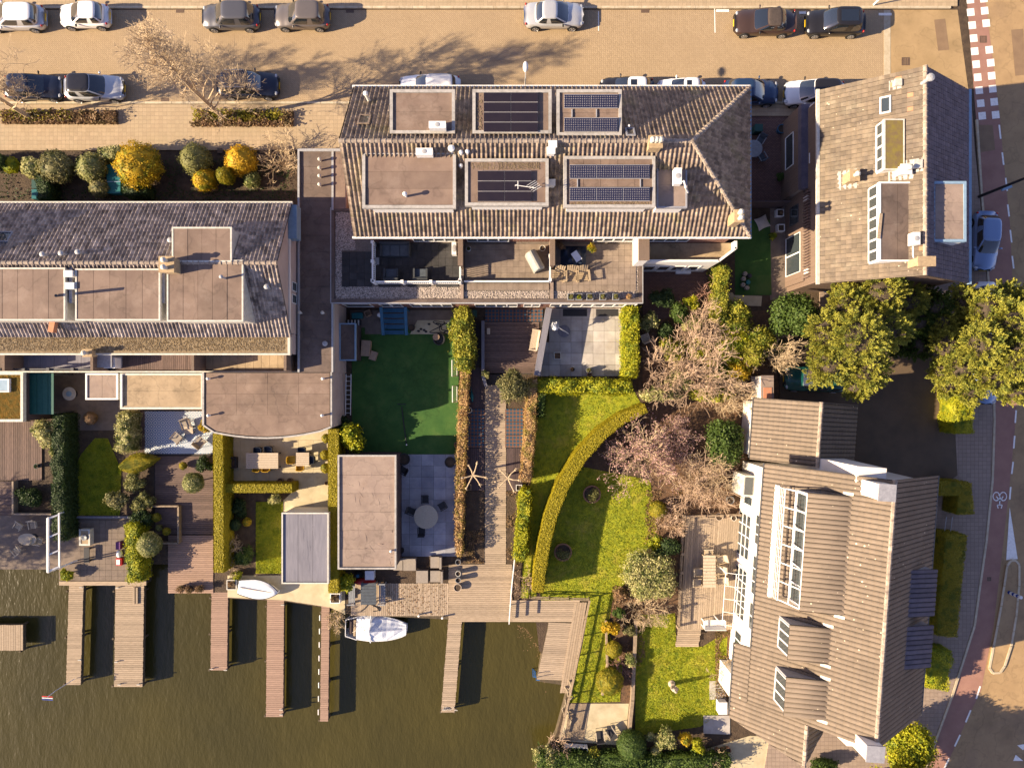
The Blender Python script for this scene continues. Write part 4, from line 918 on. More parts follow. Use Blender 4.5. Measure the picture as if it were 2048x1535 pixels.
# shed dormers
def dormD(sf, zf, stop, t0, t1, tm, front='white_paint', side='lead', panes=4, sgn=-1):
    """a shed dormer: front at distance sf from the ridge, its roof meets the main slope at stop"""
    q = MB(); pr = [(sf, slD(sf) - .1), (sf, zf - .08), (stop, slD(stop) - .08), (stop, slD(stop) - .3)]
    vs = [frD(sgn * a, t0, z) for a, z in pr] + [frD(sgn * a, t1, z) for a, z in pr]
    o = q.add(vs, [(0, 1, 2, 3), (7, 6, 5, 4)] + [(i + 4, (i + 1) % 4 + 4, (i + 1) % 4, i) for i in range(4)]).build('dormer', side, hD)
    over = .12
    k2 = (slD(stop) - zf) / (sf - stop); zo = zf - over * k2
    e = [frD(sgn * (sf + over), t1 + .08, zo), frD(sgn * (sf + over), t0 - .08, zo), frD(sgn * stop, t0 - .08, slD(stop)), frD(sgn * stop, t1 + .08, slD(stop))]
    if sgn > 0: e = [e[1], e[0], e[3], e[2]]
    q = MB(); quadslab(q, e); q.build('dormer_roof', 'roof_under', o)
    tiles('roof_tiles', e[0], e[1], e[3], e[2], .30, 9, RIB, tm, o)
    a = frD(sgn * sf, t1 if sgn < 0 else t0, 0); windows(hD, a, frD.ey * sgn, frD.ex * sgn, .12, (t1 - t0) - .12, slD(sf) + .15, zf - .15, panes, front, fw=.10)
    if sgn < 0:
        for ta, tb in ((t0 - .30, t0 - .12), (t1 + .12, t1 + .30)):
            q = MB(); s0, s1 = -stop - .42, -stop + .02; q.hexa([frD(s0, ta, slD(s0) + .02), frD(s1, ta, slD(s1) + .02), frD(s1, tb, slD(s1) + .02), frD(s0, tb, slD(s0) + .02)], [frD(s0, ta, slD(s0) + .11), frD(s1, ta, slD(s1) + .11), frD(s1, tb, slD(s1) + .11), frD(s0, tb, slD(s0) + .11)]); q.build('flashing', 'offwhite_trim', o)
    return o
def sD(u, v, side=-1):
    n = Vector((frD.ex.x * side * kD, frD.ex.y * side * kD, 1)); p = onplane(u, v, Vector((D0.x, D0.y, ZR)), n) - D0
    return p.dot(frD.ex), p.dot(frD.ey)
for pts in (((1572, 1281), (1662, 1281), 1240, 1318), ((1566, 1389), (1656, 1389), 1345, 1430)):
    a = sD(*pts[0]); b_ = sD(*pts[1]); t1 = sD(1625, pts[2])[1]; t0 = sD(1625, pts[3])[1]; t0, t1 = t0 + .1, t1 - .25
    sf = 4.5; zf = slD(-b_[0]) - .15
    dormD(sf, zf, -b_[0] , t0, t1, 'tile_taupe', panes=3)
a = sD(1558, 1090); b_ = sD(1682, 1090); t1 = sD(1640, 985)[1]; t0 = sD(1640, 1215)[1]
dormD(4.1, 8.82, 1.67, t0, t1, 'tile_taupe', panes=6)
# glazed balcony in front of the big dormer
boxD(-5.15, -4.95, t0 - .1, t1 + .1, slD(5.05) - .1, slD(5.05) + .25, 'balcony_ledge', 'white_paint')
boxD(-4.95, -4.12, t0, t1, slD(4.95) - .1, slD(4.95) + .12, 'balcony_floor', 'felt_sandy')
q = MB(); zt = slD(5.0) + 1.15
for k in range(14): t = t0 + (t1 - t0) * k / 13; q.tube([frD(-4.98, t, slD(5.0) + .2), frD(-4.98, t, zt)], .018, 5)
for zz in (.35, .6, .85, 1.15): q.tube([frD(-4.98, t0, slD(5.0) + zz), frD(-4.98, t1, slD(5.0) + zz)], .022, 5)
q.build('balcony_railing', 'white_paint', hD)
q = MB()
for k in range(7): t = t0 + (t1 - t0) * k / 6; q.tube([frD(-4.85, t, 7.0), frD(-4.2, t, 8.75)], .045, 5)
for f in (0, .5, 1.0): q.tube([frD(-4.85 + .65 * f, t0, 7.0 + 1.75 * f), frD(-4.85 + .65 * f, t1, 7.0 + 1.75 * f)], .045, 5)
gl = q.build('glazed_awning', 'white_paint', hD)
for v0, v1 in ((1130, 1222), (1236, 1318)):
    t1 = sD(1840, v0, 1)[1] - .15; t0 = sD(1840, v1, 1)[1] + .1
    dormD(4.75, slD(4.75) + 1.1, 2.75, t0, t1, 'tile_dark', panes=2, sgn=1)
# west wall windows
sW = -HW + .45
oD = frD(sW - .002, 7.3, 0); exD = -frD.ey; nD = -frD.ex
for a, c, z0, z1, n, r in ((1.6, 2.9, .9, 2.6, 2, 1), (3.6, 6.7, .15, 2.6, 4, 3), (7.5, 11.0, .15, 2.6, 4, 3), (3.2, 5.2, 3.5, 5.0, 3, 2), (6.0, 8.6, 3.5, 5.0, 3, 2), (9.2, 11.0, 3.5, 5.0, 2, 2), (12.0, 13.2, 1.0, 2.4, 2, 1)):
    windows(hD, oD, exD, nD, a, c, z0, z1, n, rows=r, fw=.08)
q = MB(); q.wbox(oD, exD, nD, .7, 2.2, .3, 2.7, 0, .75); o = q.build('bay', 'offwhite_trim', hD); q = MB(); q.wbox(oD, exD, nD, .85, 2.05, 2.7, 2.76, .12, .68); q.build('pane', 'window_glass', o)
# conservatory frame over the deck
q = MB()
for k in range(5): q.tube([frD(-6.66, -4.1 + k * .92, 2.25), frD(sW, -4.1 + k * .92, 2.6)], .025, 5)
for f in (0, .5, 1): q.tube([frD(-6.66 + 1.4 * f, -4.1, 2.25 + .35 * f), frD(-6.66 + 1.4 * f, -.4, 2.25 + .35 * f)], .025, 5)
for t in (-4.1, -.4): q.tube([frD(-6.66, t, .15), frD(-6.66, t, 2.25)], .04, 6)
q.build('conservatory_frame', 'white_paint', hD)
# garage wing
hK = thing('garage', 'low brown ribbed roof garage wing behind the large white house', 'garage', (20.3, -3, 0))
frK = Frame((20.35, -3.3, 0), (.9974, -.0718, 0))
roofK, cK, kK = gable(hK, frK, 3.6, -2.2, 2.1, 2.9, 5.3, .30, .36, RIB, 'tile_taupe', 'render_white', over=.25)
MB().tube([frK(-3.66, -2.1, 2.88), frK(-3.66, 2.1, 2.88)], .06, 8).build('gutter', 'dark_metal', hK)
# ---------------- cars ----------------
def paintmat(name, col, rough=.28, metal=.0): return mat(name, col, None, fine=.02, rough=rough, metal=metal, spec=.5, coat=.35)
for nm, c, me in (('paint_white', (.74, .74, .72), 0), ('paint_silver', (.50, .51, .52), .35), ('paint_grey', (.095, .095, .105), .3), ('paint_taupe', (.15, .13, .118), .3), ('paint_brown', (.055, .033, .026), .2),
                  ('paint_black', (.014, .013, .014), 0), ('paint_navy', (.010, .014, .030), 0), ('paint_blue', (.02, .045, .10), .2), ('paint_shadeblue', (.17, .25, .41), .2), ('paint_teal', (.008, .07, .06), 0)):  # pale blue of the side road cars has the shade's blue tint painted in
    paintmat(nm, c, metal=me)
mat('car_glass', (.012, .016, .02), None, fine=0, rough=.04, spec=1.0, coat=1.0)
mat('tyre', (.012, .012, .012), None, rough=.8); mat('alloy', (.45, .45, .46), None, rough=.3, metal=.7)
mat('lamp_red', (.35, .015, .012), None, rough=.15, coat=.5); mat('lamp_clear', (.36, .38, .40), None, rough=.1, coat=.8)
mat('plate_yellow', (.62, .42, .02), None, rough=.5); mat('black_trim', (.018, .018, .018), None, rough=.6); mat('soft_top', (.075, .058, .05), (.05, .04, .035), 8, rough=.95)
def sup(th, e):
    c, s_ = math.cos(th), math.sin(th); f = lambda x: math.copysign(abs(x) ** (2 / e), x); return f(c), f(s_)
def make_car(name, label, L=4.2, W=1.76, Ht=1.48, hood=.27, tail=.06, paint='paint_white', roof=None, sunroof=0, kind='hatch', group=None, belt=.92, rails=False):
    t = thing(name, label, 'car', (0, 0, 0), group)
    hoodz, tz = belt - .10, (belt - .02 if kind != 'sedan' else belt - .02)
    # lower body lofted along its length
    n = 18; V = []; F = []; K = 11
    for i in range(n + 1):
        f = i / n; x = -L / 2 + L * f
        e = min(f, 1 - f); w = W / 2 * (1 - .30 * (1 - min(1, e / .10)) ** 2.4 - .05 * (1 - min(1, e / .32)))
        if f > 1 - hood: top = hoodz - .22 * ((f - (1 - hood)) / hood) ** 2.2 + .02
        elif f < tail + .12: top = tz - .12 * (1 - f / (tail + .12)) ** 2
        else: top = belt
        lowz = .24 + .10 * (1 - min(1, e / .08))
        sec = [(-w * .93, lowz), (-w, lowz + .16), (-w * 1.0, (lowz + top) * .55), (-w * .985, top - .13), (-w * .90, top - .03), (0, top + (.035 if f > 1 - hood else .02)),]
        sec = sec + [(-a, z) for a, z in sec[-2::-1]]
        V += [(x, a, z) for a, z in sec]
    for i in range(n):
        for j in range(K - 1): F.append((i * K + j, (i + 1) * K + j, (i + 1) * K + j + 1, i * K + j + 1))
        F.append((i * K + K - 1, (i + 1) * K + K - 1, (i + 1) * K, i * K))
    F.append(tuple(range(K))[::-1]); F.append(tuple(n * K + j for j in range(K)))
    b = MB(); b.add(V, [f[::-1] for f in F]); body = b.build('body', paint, t, smooth=True)
    # cabin
    xb0, xb1 = -L / 2 + L * tail + .05, L / 2 - L * hood + .02
    xr0, xr1 = (-L / 2 + L * tail + {'hatch': .42, 'estate': .30, 'sedan': .62, 'suv': .38, 'convertible': .55}[kind]), xb1 - (.88 if kind != 'suv' else .74)
    wb, wr = W / 2 * .93, W / 2 * .74; zb, zr = belt - .02, Ht - .05
    def ring(tt, th, off=0.0):
        cx = ((xb0 + xb1) * (1 - tt) + (xr0 + xr1) * tt) / 2; a = ((xb1 - xb0) * (1 - tt) + (xr1 - xr0) * tt) / 2 + off + .05 * math.sin(math.pi * tt); bb = wb * (1 - tt) + wr * tt + off + .03 * math.sin(math.pi * tt)
        c, s_ = sup(th, 5.0); return (cx + a * c, bb * s_, zb + (zr - zb) * tt)
    m = 40; V = []; F = []; lv = [0, .33, .66, 1.0]
    for tt in lv: V += [ring(tt, 2 * math.pi * j / m) for j in range(m)]
    for i in range(3): F += [(i * m + j, i * m + (j + 1) % m, (i + 1) * m + (j + 1) % m, (i + 1) * m + j) for j in range(m)]
    b = MB(); b.add(V, F); b.build('cabin', paint, t, smooth=True)
    V = []; F = []; sh = [1.0, .93, .75, .4, .02]; zz = [0, .035, .05, .055, .057]; cx = (xr0 + xr1) / 2
    for k, z in zip(sh, zz):
        for j in range(m): x, y, _ = ring(1.0, 2 * math.pi * j / m); V.append((cx + (x - cx) * k, y * k, zr + z))
    for i in range(4): F += [(i * m + j, i * m + (j + 1) % m, (i + 1) * m + (j + 1) % m, (i + 1) * m + j) for j in range(m)]
    b = MB(); b.add(V, F); ro = b.build('roof', roof or paint, t, smooth=True)
    def patch(nm, a0, a1, t0, t1, m_='car_glass', par=t):
        V = []; nn = 7
        for tt in np.linspace(t0, t1, 4): V += [ring(tt, R(a0 + (a1 - a0) * j / (nn - 1)), .012) for j in range(nn)]
        F = [(i * nn + j, i * nn + j + 1, (i + 1) * nn + j + 1, (i + 1) * nn + j) for i in range(3) for j in range(nn - 1)]
        b = MB(); b.add(V, F); return b.build(nm, m_, par, smooth=True)
    patch('windscreen', -39, 39, .06, .97); patch('rear_window', 142, 218, .25, .95)
    for s_ in (1, -1):
        for a0, a1 in ((56, 90), (94, 126)): patch('side_window', s_ * a0, s_ * a1, .16, .92)
    if sunroof:
        a = (xr1 - xr0) / 2; q = MB(); q.box(cx + a * (.05 if sunroof == 1 else -.7), -wr * .62, zr + .03, cx + a * .72, wr * .62, zr + .064); q.build('sunroof', 'car_glass', ro)
    if rails:
        for s_ in (1, -1): q = MB(); q.tube([(xr0 + .2, s_ * wr * .9, zr + .05), (xr0 + .4, s_ * wr * .92, zr + .09), (xr1 - .4, s_ * wr * .92, zr + .09), (xr1 - .2, s_ * wr * .9, zr + .05)], .022, 5); q.build('roof_rail', 'alloy', ro)
    # wheels
    rw = .315; src = None
    for x in (-L * .30, L * .315):
        for s_ in (1, -1):
            q = MB(); q.tube([(x, s_ * (W / 2 - .08), rw), (x, s_ * (W / 2 + .004), rw)], rw + .07, 20); q.build('wheel_arch', 'black_trim', t)
            q = MB(); q.tube([(x, s_ * (W / 2 - .20), rw), (x, s_ * (W / 2 + .01), rw), (x, s_ * (W / 2 + .025), rw)], [rw, rw, rw * .93], 20); wl = q.build('wheel', 'tyre', t)
            q = MB(); y0 = s_ * (W / 2 + .028)
            q.tube([(x, s_ * (W / 2 + .0), rw), (x, y0, rw)], [.09, .08], 10)
            for k in range(6): a = k * math.pi / 3; q.tube([(x, y0, rw), (x + .215 * math.cos(a), y0, rw + .215 * math.sin(a))], .03, 4)
            q.tube([(x + .215 * math.cos(a), y0, rw + .215 * math.sin(a)) for a in np.linspace(0, 2 * math.pi, 17)], .022, 4, False); q.build('rim', 'alloy', wl)
    for s_ in (1, -1):
        q = MB(); q.ell((L / 2 - .19, s_ * W * .35, belt - .27), (.11, .15, .05), 10, 6); q.build('headlight', 'lamp_clear', t, smooth=True)
        q = MB(); q.ell((-L / 2 + .16, s_ * W * .405, belt - .15), (.07, .09, .09), 10, 6); q.build('tail_light', 'lamp_red', t, smooth=True)
        q = MB(); q.ell((xb1 - .42, s_ * (W / 2 + .07), belt + .03), (.07, .12, .075), 8, 6); q.box(xb1 - .46, min(s_ * (W / 2 - .06), s_ * (W / 2 + .02)), belt - .02, xb1 - .38, max(s_ * (W / 2 - .06), s_ * (W / 2 + .02)), belt + .02); q.build('mirror', paint if rnd.random() < .6 else 'black_trim', t, smooth=True)
    q = MB(); q.box(-L / 2 - .012, -.26, .52, -L / 2 + .05, .26, .63); q.build('number_plate', 'plate_yellow', t)
    q = MB(); q.box(L / 2 - .06, -.26, .40, L / 2 + .012, .26, .51); q.build('number_plate', 'plate_yellow', t)
    q = MB(); q.box(L / 2 - .10, -W * .27, .53, L / 2 - .005, W * .27, .66); q.build('grille', 'black_trim', t)
    q = MB(); q.box(-L * .42, -W / 2 + .1, .16, L * .42, W / 2 - .1, .4); q.build('underside', 'black_trim', t)
    return t
G1, G2, G3 = 'cars parked along the north kerb', 'cars parked along the south side of the street', 'cars parked along the side road'
def put(t, u, v, rz, z=.9): p = P(u, v, z); t.location = (p.x, p.y, .01); t.rotation_euler = (0, 0, R(rz))
CARS = [
 (22, 30, 180, G1, 'silver white estate car cut off by the left edge of the street', dict(L=4.6, paint='paint_silver', roof='paint_white', kind='estate')),
 (165, 27, 180, G1, 'small rounded white hatchback at the north kerb near the left end', dict(L=3.65, W=1.65, Ht=1.5, paint='paint_white')),
 (459, 29, 180, G1, 'dark grey sport utility car at the north kerb, left of the taupe one', dict(L=4.25, Ht=1.62, paint='paint_grey', kind='suv', hood=.25)),
 (602, 28, 180, G1, 'taupe metallic crossover car at the north kerb beside the dark grey one', dict(L=4.1, Ht=1.58, paint='paint_taupe', kind='suv')),
 (1108, 26, 0, G1, 'silver saloon car parked alone at the middle of the north kerb', dict(L=4.4, W=1.78, Ht=1.43, paint='paint_silver', kind='sedan', tail=.17, hood=.26)),
 (1533, 40, 180, G1, 'dark brown convertible with its ribbed fabric roof closed', dict(L=4.5, W=1.8, Ht=1.40, paint='paint_brown', roof='soft_top', kind='convertible', tail=.16, hood=.30)),
 (1674, 41, 180, G1, 'black compact car with a glass roof near the road junction', dict(L=4.3, W=1.8, Ht=1.60, paint='paint_black', kind='suv', sunroof=2)),
 (62, 171, 0, G2, 'dark navy hatchback under the bare branches at the far left', dict(L=4.2, Ht=1.46, paint='paint_navy')),
 (184, 172, 0, G2, 'silver compact car with a black roof behind the navy hatchback', dict(L=4.3, W=1.78, Ht=1.55, paint='paint_silver', roof='paint_black', hood=.27)),
 (493, 166, 0, G2, 'dark navy car with bright roof rails beside the large bare tree', dict(L=4.5, W=1.82, Ht=1.62, paint='paint_navy', kind='suv', rails=True)),
 (859, 172, 180, G2, 'white estate car half hidden behind the left end of the terraced house roof', dict(L=4.5, Ht=1.5, paint='paint_white', kind='estate', rails=True)),
 (1255, 176, 180, G2, 'small car with white roof and black bonnet behind the terraced house', dict(L=3.95, W=1.7, Ht=1.42, paint='paint_black', roof='paint_white', sunroof=1)),
 (1364, 178, 180, G2, 'white small car with a dark sunroof behind the terraced house', dict(L=3.5, W=1.64, Ht=1.48, paint='paint_white', sunroof=1)),
 (1503, 181, 0, G2, 'dark blue hatchback at the end of the terraced house', dict(L=4.1, Ht=1.47, paint='paint_blue')),
 (1632, 183, 180, G2, 'white people carrier tucked against the corner house', dict(L=4.4, W=1.78, Ht=1.62, paint='paint_white', roof='paint_black', hood=.22)),
 (1975, 480, -92, G3, 'pale blue grey saloon on the side road beside the corner house', dict(L=4.3, W=1.76, Ht=1.45, paint='paint_shadeblue', kind='hatch')),
 (1974, 620, -92, G3, 'white car on the side road mostly under the conifer branches', dict(L=4.2, paint='paint_white')),
 (1977, 752, -92, G3, 'pale car with only its nose showing below the conifer by the side road', dict(L=4.1, paint='paint_shadeblue')),
 (1634, 758, 178, 'cars on the driveway', 'dark teal car on the driveway under the big conifer', dict(L=4.6, W=1.8, Ht=1.5, paint='paint_teal')),
]
for u, v, rz, grp, lab, k in CARS:
    t = make_car('parked_car', lab, group=grp, **k); put(t, u, v, rz)
    if rz == -92 or rz == 178: t.location.z = .11 if rz == -92 and u < 1960 else (.115 if rz == 178 else .015)
# ---------------- plants ----------------
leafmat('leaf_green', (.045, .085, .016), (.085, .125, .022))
leafmat('leaf_dark', (.022, .045, .014), (.05, .08, .022))
leafmat('leaf_olive', (.12, .13, .038), (.23, .22, .075))
leafmat('leaf_grey', (.13, .13, .045), (.28, .25, .11), (.09, .10, .035))
leafmat('leaf_variegated', (.12, .15, .035), (.50, .45, .20), (.10, .12, .03))
leafmat('leaf_pale', (.24, .25, .07), (.58, .52, .25), (.13, .16, .04))
leafmat('leaf_yellow', (.40, .27, .012), (.55, .36, .02), (.20, .20, .015), dark=.6)
leafmat('leaf_gold', (.55, .32, .012), (.62, .40, .03), (.36, .24, .012), dark=.65)
leafmat('leaf_lime', (.25, .28, .012), (.44, .40, .02), (.14, .19, .015))
leafmat('leaf_hedge', (.22, .20, .014), (.36, .28, .02), (.15, .16, .014), dark=.7)
leafmat('leaf_yew', (.27, .235, .014), (.40, .325, .018), None, dark=.9)
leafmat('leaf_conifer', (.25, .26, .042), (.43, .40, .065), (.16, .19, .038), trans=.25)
leafmat('leaf_beech', (.34, .21, .085), (.48, .31, .15), (.27, .22, .05), trans=.25)
leafmat('leaf_ivy', (.20, .22, .02), (.42, .37, .05), (.12, .16, .02))
leafmat('leaf_dry', (.30, .19, .10), (.20, .12, .06), (.14, .10, .04))
leafmat('leaf_pink', (.42, .25, .23), (.50, .33, .29), (.34, .20, .19), trans=.4)
mat('bark_grey', (.26, .215, .15), (.18, .145, .10), 8, bump=.006, bscale=40)
mat('twig_tan', (.48, .37, .23), (.37, .28, .18), 3, isl=.2)
mat('twig_pink', (.46, .33, .23), (.35, .25, .17), 3, isl=.2)
mat('twig_red', (.34, .19, .14), (.26, .15, .11), 3, isl=.2)
mat('bark_dark', (.07, .05, .035), (.045, .035, .025), 8, bump=.01)
def rand_unit(k, g_): v = g_.normal(size=(k, 3)); return v / np.linalg.norm(v, axis=1)[:, None]
def leafquads(C, N, size, asp, jit, g_, droop=0.0):
    k = len(C); n = N + jit * rand_unit(k, g_); n /= np.linalg.norm(n, axis=1)[:, None]
    r = rand_unit(k, g_); t = np.cross(n, r); t /= np.linalg.norm(t, axis=1)[:, None] + 1e-9; b = np.cross(n, t)
    s = (size * g_.uniform(.65, 1.35, k))[:, None]
    V = np.stack((C - t * s * .5, C + b * s * .5 * asp - t * s * .05, C + t * s * .5, C - b * s * .5 * asp - t * s * .05), 1)
    return V.reshape(-1, 3), np.arange(4 * k).reshape(k, 4)
class Crown:
    """leaves, and a dark twiggy core, gathered into one mesh"""
    def __init__(s, seed): s.g = np.random.default_rng(seed); s.V = []; s.F = []; s.o = 0
    def put(s, V, F): s.V.append(V); s.F.append(F + s.o); s.o += len(V)
    def blob(s, c, r, n, size, asp=.6, jit=.8, shell=.12, low=-.35, core=.80):
        c = np.array(c, float); r = np.array(r, float); u = rand_unit(int(n * 1.6), s.g); u = u[u[:, 2] > low][:n]
        ph = s.g.uniform(0, 6.28, 4); lp = (np.sin(u[:, 0] * 6 + ph[0]) + np.sin(u[:, 1] * 6.5 + ph[1]) + np.sin(u[:, 2] * 5 + ph[2]) + np.sin((u[:, 0] + u[:, 1]) * 11 + ph[3])) * .055 * min(1, shell * 6)
        d = 1 + lp - s.g.uniform(0, shell, len(u)) + s.g.normal(0, shell * .35, len(u))
        s.put(*leafquads(c + u * r * d[:, None], u / r * r.min(), size, asp, jit, s.g))
        if core: s.solid(c, r * core)
    def solid(s, c, r, n=10, k=6):
        ph = np.linspace(-math.pi / 2, math.pi / 2, k + 1); th = np.arange(n) * 2 * math.pi / n
        V = np.array([(c[0] + r[0] * max(.01, math.cos(p)) * math.cos(t), c[1] + r[1] * max(.01, math.cos(p)) * math.sin(t), c[2] + r[2] * math.sin(p)) for p in ph for t in th])
        F = np.array([(i * n + j, i * n + (j + 1) % n, (i + 1) * n + (j + 1) % n, (i + 1) * n + j) for i in range(k) for j in range(n)]); s.put(V, F)
    def done(s, name, m, par): return npmesh(name, np.vstack(s.V), np.vstack(s.F), m, par)
SEED = [100]
def nseed(): SEED[0] += 1; return SEED[0]
def stem(par, x, y, h, r=.05, m='bark_dark'):
    MB().tube([(x, y, -.02), (x + .01, y, h * .5), (x, y + .01, h)], [r, r * .85, r * .7], 6).build('trunk', m, par)
def ball(label, u, v, rpx, m, zc=None, squash=1.0, size=.10, dens=900, name='clipped_shrub', cat='shrub', group=None, jit=.55, shell=.07):
    r0 = rpx / 27; zc = r0 * .85 if zc is None else zc; r = rpx * S(zc); p = P(u, v, zc); g_ = Crown(nseed())
    t = thing(name, label, cat, (p.x, p.y, 0), group)
    n = int(dens * r * r * 4 + 120)
    g_.blob(p, (r, r, r * squash), n, size, .65, jit, shell, -.75, .93)
    g_.done('crown', m, t); stem(t, p.x, p.y, max(.1, zc - r * .3), .05); return t
def shrub(label, u, v, rpx, m, h=1.6, lobes=7, size=.15, dens=260, name='shrub', cat='shrub', group=None, jit=.9, rv=None, core=.72, spread=.62, m2=None):
    zc = h * .55; r = rpx * S(zc); ry = (rv or rpx) * S(zc); p = P(u, v, zc); g_ = Crown(nseed()); q = g_.g
    t = thing(name, label, cat, (p.x, p.y, 0), group)
    for i in range(lobes):
        a = q.uniform(0, 6.28); d = math.sqrt(q.uniform(0, 1)) * spread; lr = q.uniform(.36, .58)
        c = (p.x + math.cos(a) * d * r, p.y + math.sin(a) * d * ry, h * (.32 + .38 * (1 - d) + q.uniform(-.06, .1)))
        rr = (lr * r, lr * ry, min(lr * max(r, ry), h * .42)); g_.blob(c, rr, int(dens * rr[0] * rr[1] * 4 + 60), size, .6, jit, .35, -.4, core)
    g_.done('crown', m, t); stem(t, p.x, p.y, h * .4, .06)
    return t
def hedge(label, px, w, h, m, size=.09, dens=420, name='hedge', cat='hedge', group=None, jit=.6, z0=0.0, rough=.05, porous=False):
    """clipped hedge along a line given by pixels at its top"""
    pts = [P(u, v, h) for u, v in px]; g_ = Crown(nseed()); q = g_.g; ws = w if hasattr(w, '__len__') else [w] * len(pts)
    mid = sum(pts, Vector()) / len(pts); t = thing(name, label, cat, (mid.x, mid.y, 0), group)
    L = []; 
    for i, p in enumerate(pts):
        d = (pts[min(i + 1, len(pts) - 1)] - pts[max(0, i - 1)]); d.z = 0; d.normalize(); n_ = Vector((-d.y, d.x, 0)); L.append((p, n_ * ws[i] / 2))
    core = MB()
    for (a, na), (b, nb) in zip(L, L[1:]):
        k = .90; A_, B_ = Vector((a.x, a.y, 0)), Vector((b.x, b.y, 0)); na2, nb2 = na * k, nb * k; zt = Vector((0, 0, h - (.06 if m in ('leaf_yew', 'leaf_hedge') else .11))); zl = Vector((0, 0, z0))
        if porous: zt = Vector((0, 0, h * .45))
        core.hexa([A_ + na2 + zl, A_ - na2 + zl, B_ - nb2 + zl, B_ + nb2 + zl], [A_ + na2 + zt, A_ - na2 + zt, B_ - nb2 + zt, B_ + nb2 + zt])
        ln = (b - a).length; ww = na.length + nb.length
        kt = int(dens * ln * ww); f, e = q.uniform(0, 1, kt)[:, None], q.uniform(-1, 1, kt)[:, None]
        a3, b3, na3, nb3 = (np.array(x) for x in (A_, B_, na, nb))
        wb = 0.0 if m in ('leaf_yew', 'leaf_hedge') else .13
        wob = lambda C: (np.sin(C[:, 0] * 2.3 + C[:, 1] * 2.9) + np.sin(C[:, 0] * 5.1 - C[:, 1] * 4.3))
        e = e * (1 + wb * .6 * wob((a3 * (1 - f) + b3 * f))[:, None])
        C = (a3 + na3 * e) * (1 - f) + (b3 + nb3 * e) * f; C[:, 2] = h + q.normal(0, rough, kt) - np.abs(np.clip(e[:, 0], -1, 1)) ** 8 * .06 + wb * .8 * wob(C)
        g_.put(*leafquads(C, np.tile((0, 0, 1.0), (kt, 1)), size, .62, jit, q))
        for sg in (1, -1):
            ks = int(dens * ln * (h - z0) * .9); f = q.uniform(0, 1, ks)[:, None]
            C = (a3 + na3 * sg) * (1 - f) + (b3 + nb3 * sg) * f; C += na3 * sg * (wb * .6 * wob(C))[:, None]; C[:, 2] = q.uniform(z0, h, ks); nn = na3 * sg / np.linalg.norm(na3); C += nn * q.normal(0, rough, ks)[:, None]
            g_.put(*leafquads(C, np.tile(nn, (ks, 1)), size, .62, jit, q))
    for (a, na), sg in ((L[0], -1), (L[-1], 1)):
        d = np.array((na.y, -na.x, 0)); d = d / np.linalg.norm(d) * sg; ks = int(dens * na.length * 2 * (h - z0)); e = q.uniform(-1, 1, ks)[:, None]
        C = np.array((a.x, a.y, 0)) + np.array(na) * e; C[:, 2] = q.uniform(z0, h, ks); C += d * q.normal(0, rough, ks)[:, None]
        g_.put(*leafquads(C, np.tile(d, (ks, 1)), size, .62, jit, q))
    o = len(g_.V); V = np.array(core.v); F = np.array([f for f in core.f]); g_.put(V, F)
    g_.done('crown', m, t); return t
def conifer(label, clumps, h, m, trunk, seed, size=.14, name='conifer_tree'):
    """large conifer: tufted fans of needles on spreading limbs; clumps = (u, v, z, radius px)"""
    q = np.random.default_rng(seed); tp = P(*trunk, 0); t = thing(name, label, 'tree', (tp.x, tp.y, 0)); g_ = Crown(seed)
    MB().tube([(tp.x, tp.y, -.05), (tp.x + .1, tp.y + .1, h * .5), (tp.x, tp.y, h * .92)], [.34, .22, .05], 9).build('trunk', 'bark_dark', t)
    limbs = MB()
    for (u, v, z, rp) in clumps:
        c = np.array(P(u, v, z)); r = rp * S(z); rr = np.array((r, r, r * .8))
        limbs.tube([(tp.x, tp.y, max(.5, z - r * .9)), ((tp.x + c[0]) / 2, (tp.y + c[1]) / 2, z - r * .3), tuple(c)], [.12, .08, .04], 5)
        k = int(52 * r * r + 20); U = rand_unit(k * 3, q); U = U[U[:, 2] > -.25][:k]
        for d in U:
            tip = c + d * rr * q.uniform(.80, 1.10); out = d + np.array((0, 0, .25)); out /= np.linalg.norm(out); ln = q.uniform(.5, 1.0) * .85
            n = int(q.integers(50, 68)); s_ = q.uniform(0, 1, n) ** .7; side = rand_unit(n, q); side -= out * (side @ out)[:, None]
            C = tip - out * ln * (1 - s_)[:, None] + side * (.26 * (1.05 - s_))[:, None]
            T = out * .9 + side * .8; T /= np.linalg.norm(T, axis=1)[:, None]; B = np.cross(T, rand_unit(n, q)); B /= np.linalg.norm(B, axis=1)[:, None]
            sz = (size * q.uniform(.6, 1.2, n))[:, None]
            V = np.stack((C - T * sz * .5, C + B * sz * .22, C + T * sz * .55, C - B * sz * .22), 1).reshape(-1, 3); g_.put(V, np.arange(4 * n).reshape(n, 4))
        limbs.ell(tuple(c), tuple(rr * .55), 10, 6)
    limbs.build('limbs', 'bark_dark', t); g_.done('crown', m, t); return t
